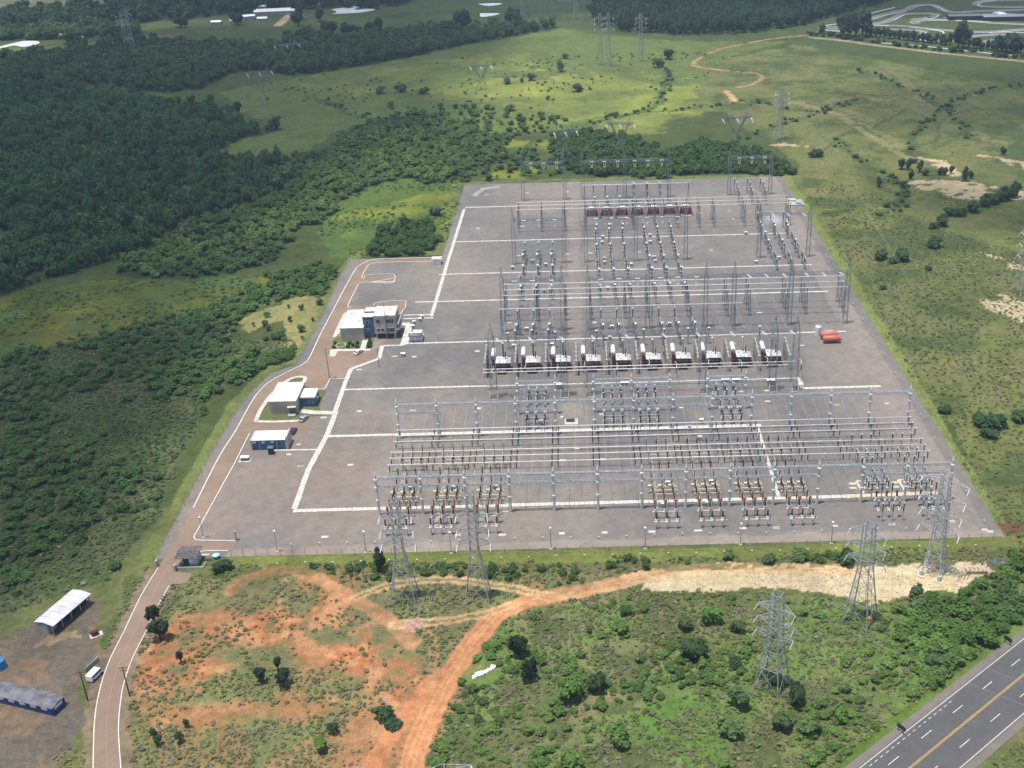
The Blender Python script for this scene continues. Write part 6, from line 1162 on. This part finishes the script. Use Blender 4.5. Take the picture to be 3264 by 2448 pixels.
# near scrub below the yard, tufts on the orange soil
def notroad(x, y, extra=()):
    b = np.zeros(x.shape, bool)
    for r, w_ in ((ROAD1, 6.5), (ROAD2, 6), (ROAD3, 4), (ROAD4, 4), (ROAD1B, 4.5)): b |= near(x, y, r, w_)
    w_ = W('a6', 920, 1055); b |= np.hypot(x-w_[0], y-w_[1]) < 4.5
    b |= inpoly(x, y, SANDB) | inpoly(x, y, LYARD) | near(x, y, outer[:10], 4)
    o_ = (x-ha.x)*hn.x+(y-ha.y)*hn.y; b |= (o_ > -4.2) & (o_ < HW+4.2)
    b |= inpoly(x, y, PL((195, 1720), (200, 1500), (240, 1400), (330, 1230), (400, 1180), (500, 1203), (440, 1235), (370, 1265), (320, 1350), (290, 1450), (275, 1550), (285, 1720)))
    return ~b
BOT = PL((-80, 1700), (150, 1600), (205, 1450), (300, 1260), (330, 1205), (500, 1216), (1200, 1210), (2190, 1180), (2400, 1100), (2400, 1760), (-80, 1760))
x, y = scatter([BOT], 1.15); soil = np.zeros(x.shape, bool)
for p in SOILA: soil |= inpoly(x, y, p)
k_ = notroad(x, y) & ((fbm(x, y, 9, 7)+RNG.random(len(x))*.45) > np.where(soil, .84, .62)) & (y < 268.5); x, y = x[k_], y[k_]
mass('scrub_tufts', TG, plants(x, y, .35, .95, .85, (.155, .190, .080), .28, (.20, .195, .115), 5, .38))
x, y = scatter([SCRUB], 2.4); k_ = notroad(x, y) & (fbm(x, y, 16, 12)+RNG.random(len(x))*.2 > .63) & ~inpoly(x, y, PL((1300, 1530), (1480, 1500), (1640, 1510), (1620, 1620), (1400, 1720), (1250, 1720))); mass('scrub_bushes', TM, plants(x[k_], y[k_], .7, 2.0, .8, (.135, .205, .066), .28, (.105, .170, .060)))
x, y = scatter([PL((600, 1222), (780, 1222), (1000, 1218), (1250, 1215), (1600, 1205), (1850, 1200), (1850, 1218), (1560, 1216), (1350, 1245), (1200, 1270), (1050, 1250), (900, 1248), (780, 1270), (700, 1235))], 2.4); k_ = notroad(x, y) & (fbm(x, y, 12, 14)+RNG.random(len(x))*.25 > .56); mass('ditch_bushes', TM, plants(x[k_], y[k_], .8, 1.9, .85, (.085, .135, .046), .3, MDG))
RT = PL((1940, 1310), (2000, 1290), (2070, 1295), (2110, 1265), (2160, 1235), (2200, 1180), (2300, 1130), (2300, 1310), (2200, 1395), (2100, 1465), (2000, 1490), (1960, 1400))
x, y = scatter([RT], 2.5); k_ = notroad(x, y); mass('roadside_thicket', TM, plants(x[k_], y[k_], 1.1, 2.7, .95, (.115, .185, .054), .3, (.09, .15, .05)))
# pale plumes of pampas grass among the scrub
x, y = scatter([THICKET, SCRUB], 4.2); k_ = (fbm(x, y, 18, 19) > .60) & notroad(x, y) & (RNG.random(len(x)) < .5); mass('pampas_grass', TG, plants(x[k_], y[k_], .35, .75, 1.3, (.30, .31, .20), .3))
x, y = scatter([PL((1740, 400), (1860, 400), (2240, 560), (2300, 1250), (2190, 1170))], 7); k_ = (RNG.random(len(x)) < .45); mass('pale_weeds', TG, plants(x[k_], y[k_], .25, .5, 1.0, (.26, .27, .18), .3))
def rocks(n_, poly, s0, s1):
    x, y = scatter([poly], n_); k_ = fbm(x, y, 8, 44)+RNG.random(len(x))*.4 > .72; x, y = x[k_], y[k_]; c = np.array((.66, .57, .45))*(.75+.4*RNG.random((len(x), 1))); s_ = s0+(s1-s0)*RNG.random(len(x))**2
    return np.concatenate([np.stack([x, y, s_, s_*.6, RNG.random(len(x))*6.28], 1), c], 1)
bx = MB(); bx.add([(-.5, -.4, 0), (.45, -.5, 0), (.5, .4, 0), (-.4, .5, 0), (-.3, -.3, .8), (.3, -.2, .7), (.3, .3, .9), (-.2, .3, .7)], [(4, 5, 6, 7), (0, 1, 5, 4), (1, 2, 6, 5), (2, 3, 7, 6), (3, 0, 4, 7), (3, 2, 1, 0)])
RK = [(np.array(bx.v, np.float32), np.array(bx.f, np.int32), np.ones(8, np.float32))]; STONE = leaf_mat('limestone_rubble'); mass('stone_rubble', RK, rocks(.8, SANDB, .18, .5), 'stuff', STONE)
# separate trees and bushes one can pick out
def tree(c_, px, py, r, h, col, label, kind='broadleaf_tree', trunk=None, dense=True, grp=None):
    col = tuple(v*1.45 for v in col) if c_ not in ('a5', 'a6') else tuple(v*1.3 for v in col); x, y = W(c_, px, py); th = h*.22 if trunk is None else trunk
    o = thing(kind, label, 'bush' if 'bush' in kind else 'tree', (x, y, 0), 0, grp)
    P_ = np.array([[0, 0, r, (h-th)/1.15, random.random()*6.28, *col]]); t_ = TN if r*FPX/math.hypot(y, H)/3.2 > 6 else TM
    cr = mass('crown', [t_[random.randrange(len(t_))]], P_, None); cr.parent = o; cr.location.z = th; KIDS.setdefault(o.name, []).append(cr)
    b = MB(); b.rev((0, 0, 0), (0, 0, th+.4*h), [(0, .035*h+.06), (1, .05)], 6)
    for i in range(4): a = i*1.6+r; b.cyl((0, 0, th*.8+.1*i), (r*.5*math.cos(a), r*.5*math.sin(a), th+h*.35), .02*h+.02, .02, 5)
    b.build('trunk', BARK, o); return o
T = tree; DT = (.032, .055, .03); BG = (.11, .19, .045)
T('a5', 1025, 835, 2.9, 6.0, DT, 'dark rounded tree at the right edge of the entrance road'); T('a5', 990, 745, 2.0, 6.5, (.024, .042, .022), 'smaller dark crown just above the rounded roadside tree')
T('a5', 1158, 992, 1.1, 4.0, DT, 'slim dark young tree alone on the orange soil'); T('a5', 1668, 1112, 1.7, 4.2, (.024, .045, .03), 'dark conical tree left of the close pair on the soil', 'conifer_tree'); T('a5', 1778, 1040, 1.3, 4.5, (.024, .045, .03), 'smaller upper tree of the close pair on the soil', 'conifer_tree'); T('a5', 1812, 1138, 2.2, 4.8, (.024, .045, .03), 'larger lower tree of the close pair on the soil', 'conifer_tree')
T('a5', 985, 1470, 1.2, 3.0, DT, 'small dark tree near the bottom left of the road, upper one'); T('a5', 1012, 1515, 1.3, 2.8, DT, 'small dark tree near the bottom left of the road, lower one'); T('a5', 1152, 1492, 1.4, 2.8, (.035, .065, .028), 'green shrub right of the two small dark trees', 'round_bush'); T('a5', 1192, 1400, 1.0, 2.4, (.035, .06, .03), 'little bush above the green shrub at lower left', 'round_bush')
T('a5', 2048, 1545, 2.2, 3.6, BG, 'bright lime green bush at the bottom beside the dirt', 'round_bush'); T('a5', 2130, 1440, 1.5, 2.8, (.04, .075, .03), 'dull green bush above the lime green one', 'round_bush'); T('a5', 1420, 395, 3.0, 3.2, (.035, .07, .03), 'spreading dark bush on the grass behind the guard house', 'round_bush')
T('a6', 265, 400, 2.5, 8.0, (.028, .050, .024), 'tall dark conical tree beside the front fence', 'conifer_tree', .6); T('a6', 1150, 952, 2.7, 7.5, (.024, .046, .024), 'tall dark oval tree right of the dirt track', trunk=.5); T('a6', 1222, 1102, 2.3, 7.0, (.026, .050, .024), 'dark pointed tree just below the tall oval one', trunk=.5)
T('a6', 1475, 1215, 3.5, 7.0, BG, 'large bright green tree below the dark pointed tree', trunk=.6); T('a6', 1630, 1165, 2.7, 5.2, (.045, .085, .03), 'darker green tree attached to the right of the bright one', trunk=.5); T('a6', 285, 1345, 2.8, 4.0, (.055, .092, .034), 'round bush on orange soil beside the dirt track', 'round_bush', .1); T('a6', 360, 1395, 2.4, 1.6, (.035, .075, .035), 'low dark green bush touching the round one', 'round_bush', .1)
T('a6', 1805, 795, 2.6, 4.0, BG, 'bright bush in the middle of the scrub', 'round_bush', .1); T('a6', 1830, 680, 1.8, 3.2, MDG, 'darker bush above the bright middle one', 'round_bush', .1); T('a6', 1800, 1500, 3.1, 5.2, BG, 'bright leafy bush low in the scrub near the bottom', 'round_bush', .1); T('a6', 1480, 1655, 3.2, 4.5, BG, 'bright bush cut by the bottom edge of the picture', 'round_bush', .1); T('a6', 1600, 795, 1.1, 1.8, MDG, 'tiny dark bush left of the bright middle one', 'round_bush', .1)
for i, (px, py, r, h, c) in enumerate(((60, 760, 2.6, 3.6, MDG), (215, 730, 3.0, 5.5, BG), (100, 970, 3.6, 6.5, (.05, .09, .035)), (370, 1020, 1.9, 2.8, DKG), (385, 790, 2.2, 4.0, MDG), (770, 1250, 3.0, 6.0, (.035, .065, .028)), (620, 1130, 2.2, 3.8, DKG), (390, 1260, 3.0, 5, MDG), (330, 1440, 3.6, 5, LTG), (665, 1390, 3.0, 4.5, MDG), (1045, 1345, 2.4, 4.2, BG), (1520, 590, 2.6, 5.5, MDG), (1550, 650, 3.2, 4, LTG), (1080, 345, 3.4, 4.5, (.05, .095, .03)), (770, 330, 2.8, 3.2, LTG), (570, 345, 2.2, 2.6, MDG), (320, 320, 2.2, 2.6, LTG), (1960, 850, 3.6, 5, (.075, .14, .03)), (1640, 1010, 3.2, 4, MDG), (820, 1430, 3.0, 4.5, LTG), (160, 1020, 1.8, 3.2, BG))):
    T('a7', px, py, r, h, c, f'{("dark", "bright", "mid green")[0 if c in (DKG,) else 1 if c == BG else 2]} bush in the right hand scrub, {ORD[i] if i < 16 else "later"} {"" if i < 16 else ("one by the highway verge", "one beside the sign", "one under the cable", "one at the bottom", "one at its left side")[i-16]}'.strip(), 'round_bush', .1, grp='bushes in the right hand scrub')
for i, (c_, px, py, r, h) in enumerate((('a3', 1430, 1080, 3.4, 8), ('a3', 1470, 1085, 3.2, 8), ('a3', 1492, 1145, 2.6, 7), ('a3', 1545, 1100, 2.8, 8), ('a3', 1585, 1120, 3.4, 5), ('a3', 1680, 1115, 3, 6), ('a3', 1710, 1118, 2.6, 6), ('a3', 1745, 1110, 2.4, 6), ('a3', 1838, 1155, 3.4, 9), ('a3', 1870, 1140, 2.4, 6), ('a3', 1288, 1195, 2.6, 6.5), ('a3', 1432, 1200, 2.2, 4.5), ('a3', 2076, 985, 3, 6), ('a3', 1510, 1040, 3, 3))):
    T(c_, px, py, r*.85, h*.8, (.036, .062, .030), f'small dark tree scattered in the sandy right field, {ORD[i]} of these', 'field_tree', .3, grp='small dark trees in the right field')
for i, (px, py, r, h) in enumerate(((2140, 1260, 4, 8), (2100, 1275, 4, 7), (2060, 1285, 5, 6.5), (2000, 1300, 5, 6), (1950, 1315, 4, 5), (1880, 1350, 4.5, 5), (1800, 1380, 4, 4.5), (1740, 1370, 4, 4), (1690, 1440, 4, 4.5), (1640, 1460, 3, 3.5), (1630, 1580, 4.5, 5), (1700, 1400, 3, 3))):
    T('a3', px, py, r, h, (.045, .085, .03), f'green bush in the diagonal hedge at the right, {ORD[i]} from its upper end', 'hedge_bush', .1, grp='bushes of the diagonal hedge')
for i, (c_, px, py, r, h) in enumerate((('a8', 1300, 50, 4.5, 4.5), ('a8', 1440, 55, 5, 5), ('a8', 1370, 75, 3, 3), ('a8', 1310, 245, 2, 2.2), ('a8', 1600, 120, 2.4, 2), ('a8', 1705, 1035, 2.6, 2.5), ('a8', 1930, 1110, 4.4, 4), ('a8', 2020, 1130, 4.8, 5), ('a8', 1990, 1190, 3.4, 3.4), ('a8', 2190, 1080, 4, 4), ('a3', 890, 1000, 4, 5), ('a3', 860, 1005, 3, 3.5))):
    T(c_, px, py, r, h, (.042, .085, .028), f'lone green bush in the right field outside the fence, {ORD[i]} of these', 'field_bush', .1, grp='lone bushes of the right field')
for i, (c_, px, py, r, h) in enumerate((('a2', 1425, 460, 6, 12), ('a2', 1235, 515, 6, 8), ('a2', 1080, 540, 6, 7), ('a2', 1170, 530, 3, 5), ('a2', 1535, 585, 6, 9), ('a2', 1342, 640, 3, 5), ('a2', 1450, 375, 5, 6), ('a2', 2045, 430, 7, 11), ('a2', 1600, 60, 6, 8), ('a2', 260, 600, 6, 7), ('a2', 395, 590, 7, 9), ('a2', 540, 600, 6, 7), ('a2', 960, 805, 5, 6), ('a2', 745, 695, 4, 5), ('a2', 810, 695, 4, 5), ('a2', 870, 690, 4, 5), ('a2', 1090, 710, 6, 6), ('a2', 580, 185, 6, 11), ('a2', 1065, 925, 5, 5), ('a2', 960, 995, 5, 5), ('a2', 930, 1115, 4, 4.5), ('a2', 815, 1140, 4, 4), ('a2', 620, 1380, 5, 7), ('a2', 1250, 1020, 5, 6), ('a2', 1150, 1030, 5, 5), ('a2', 1410, 1110, 4, 5), ('a2', 1040, 1085, 4, 4), ('a2', 1545, 980, 4, 6))):
    T(c_, px, py, r*.78, h*.7, (.062, .105, .044), f'{("round", "broad")[i % 2]} tree or bush in the sunny pasture, {ORD[i] if i < 16 else ORD[i-16]} of the {"upper" if i < 16 else "lower"} ones', 'pasture_tree', .3, grp='single trees of the pasture')
for i, (px, py, r, h) in enumerate(((540, 330, 9, 19), (600, 345, 11, 21), (660, 345, 11, 23), (720, 335, 10, 25), (760, 330, 7, 18), (345, 310, 5, 9), (1605, 440, 7, 22), (1640, 440, 7, 17), (1700, 375, 5, 10), (2000, 480, 9, 15), (2050, 490, 8, 14), (2110, 495, 9, 17), (2150, 490, 7, 12))):
    T('e7', px, py, r, h, (.030, .052, .028), f'tall tree along the kart circuit edge, {ORD[i]} from the left', 'eucalyptus_tree', h*.15, grp='tall trees along the kart circuit')
for i in range(34):
    px = 800+i*43; py = 335+(px-800)*.115+6*math.sin(i*2.1)
    if 1560 < px < 1690: continue
    T('e7', px, py, 4+1.2*math.sin(i*1.7), 8+2*math.sin(i*2.3), (.026, .050, .028), 'small dark round tree in the row along the kart circuit', 'row_tree', 1.0, grp='row of small trees along the kart circuit')
x, y = [], []
for a, b in zip(TRKB, TRKB[1:]):
    for i in range(int(math.dist(a, b)/3)+1): t_ = random.random(); x.append(a[0]+(b[0]-a[0])*t_); y.append(a[1]+(b[1]-a[1])*t_+random.uniform(8, 26))
mass('verge_hedge', TF, plants(np.array(x), np.array(y), 2, 4, .8, (.034, .07, .03), .25))
for i, (c_, px, py, r, h) in enumerate((('h4', 1185, 250, 7, 15), ('h4', 960, 240, 6, 20), ('h4', 925, 305, 7, 14), ('h4', 1235, 325, 4, 7), ('h4', 1500, 415, 9, 12), ('h4', 1615, 415, 7, 10), ('h4', 1755, 430, 7, 14), ('h4', 1850, 430, 7, 17), ('h4', 1290, 440, 9, 16), ('h4', 1660, 100, 10, 16), ('h4', 1740, 95, 10, 16), ('h4', 1820, 95, 9, 14), ('h4', 1990, 70, 7, 14), ('h4', 2090, 70, 7, 13), ('h4', 210, 295, 8, 12), ('a2', 800, 205, 9, 20), ('a2', 1125, 180, 10, 20), ('a1', 490, 325, 9, 16), ('a1', 1160, 175, 8, 12), ('a1', 1530, 735, 4, 10), ('a2', 2110, 380, 6, 8))):
    T(c_, px, py, r, h, (.026, .046, .026), f'far dark tree standing clear near the upper left fields, {ORD[i] if i < 16 else ORD[i-16]} of the {"first" if i < 16 else "second"} run', 'far_tree', h*.1, grp='far dark trees')
for i, (px, py) in enumerate(((50, 800), (20, 880), (320, 800), (400, 835), (290, 870), (475, 795), (460, 865), (690, 690), (700, 770), (720, 850), (690, 830), (680, 870))):
    T('e8', px, py+15, 1.1, 1.5, (.03, .07, .03), f'clipped shrub in the office garden, {ORD[i]} of twelve', 'garden_bush', .05, grp='shrubs in the office garden')
for i, (px, py) in enumerate(((505, 465), (595, 480), (740, 440), (685, 560), (520, 560), (600, 640), (610, 700), (360, 630), (335, 600), (250, 600), (350, 530), (440, 690))):
    T('c8', px, py, 1.0+.6*(i % 3), 1.9+.6*(i % 3), (.060, .110, .04), f'young tree on the dry tan slope left of the office, {ORD[i]} of twelve', 'young_tree', .4, grp='young trees on the tan slope')
for i, (px, py, r) in enumerate(((505, 840, 2.4), (230, 950, 3.6))): T('c8', px, py, r, r*1.2, (.045, .09, .03), f'round bush at the foot of the grass bank, {("upper", "lower")[i]} of two', 'bank_bush', .1, grp='bushes at the foot of the bank')

# ------------------------------------------------ clouds added out of view to shade the left woods and far fields
cm = bpy.data.materials.new('shade_cloud_vapour'); cm.use_nodes = True; n = cm.node_tree.nodes; l = cm.node_tree.links; n.remove(n['Principled BSDF'])
at = n.new('ShaderNodeVertexColor'); at.layer_name = 'alb'; df = n.new('ShaderNodeBsdfTranslucent'); df.inputs[0].default_value = (.9, .9, .9, 1); tr = n.new('ShaderNodeBsdfTransparent'); mx = n.new('ShaderNodeMixShader')
l.new(at.outputs[0], mx.inputs[0]); l.new(tr.outputs[0], mx.inputs[1]); l.new(df.outputs[0], mx.inputs[2]); l.new(mx.outputs[0], n['Material Output'].inputs['Surface'])
CZ = 900.0; CO = (-.15/1*CZ, -.075*CZ)                        # a cloud at this height drops its shadow this far off
def shade_cloud(label, blobs, soft, amax, seed):
    xs = [b[0] for b in blobs]; ys = [b[1] for b in blobs]; R_m = max(max(b[2], b[3]) for b in blobs)*1.3
    X, Y = np.meshgrid(np.linspace(min(xs)-R_m, max(xs)+R_m, 110), np.linspace(min(ys)-R_m, max(ys)+R_m, 130))
    nx = X+(fbm(X, Y, 130, seed)-.5)*150; ny = Y+(fbm(X, Y, 130, seed+1)-.5)*150; d = np.zeros(X.shape)
    for bx, by, rx_, ry_ in blobs: d = np.maximum(d, 1-np.hypot((nx-bx)/rx_, (ny-by)/ry_))
    a = np.clip(d/soft, 0, 1); a = a*a*(3-2*a)*(.75+.5*fbm(X, Y, 70, seed+2)); a = np.clip(a*amax, 0, amax)
    o = None
    for s_ in (-1, 1):
        Z = CZ+s_*(8+70*np.sqrt(np.clip(d, 0, 1)))*(.8+.4*fbm(X, Y, 50, seed+3+s_)); C = np.repeat(a[..., None], 3, 2)
        g_ = grid_obj('shade_cloud' if s_ < 0 else 'shade_cloud_top', X+CO[0], Y+CO[1], Z, C, cm)
        if o is None: o = g_; tag(g_, kind='structure')
        else: g_.parent = o
    return o
shade_cloud('', [(-330, 760, 260, 330), (-420, 430, 240, 300), (-250, 560, 130, 170), (-230, 330, 110, 130), (-300, 1050, 260, 200), (-210, 240, 60, 60)], .35, .47, 3)
shade_cloud('', [(-100, 1420, 700, 230), (500, 1250, 420, 160)], .3, .40, 9)
shade_cloud('', [(330, 800, 170, 120), (220, 560, 60, 80)], .5, .30, 15)
# ------------------------------------------------ damp summer air between the aircraft and the far woods
hz = MB(); hz.box(0, 2300, -1, 5200, 5400, 200); hm = bpy.data.materials.new('haze'); hm.use_nodes = True; n = hm.node_tree.nodes; n.remove(n['Principled BSDF'])
pv = n.new('ShaderNodeVolumePrincipled'); pv.inputs['Color'].default_value = (.62, .80, 1, 1); pv.inputs['Density'].default_value = .00014; pv.inputs['Anisotropy'].default_value = .2
hm.node_tree.links.new(pv.outputs[0], n['Material Output'].inputs['Volume']); tag(hz.build('haze', hm), kind='stuff')
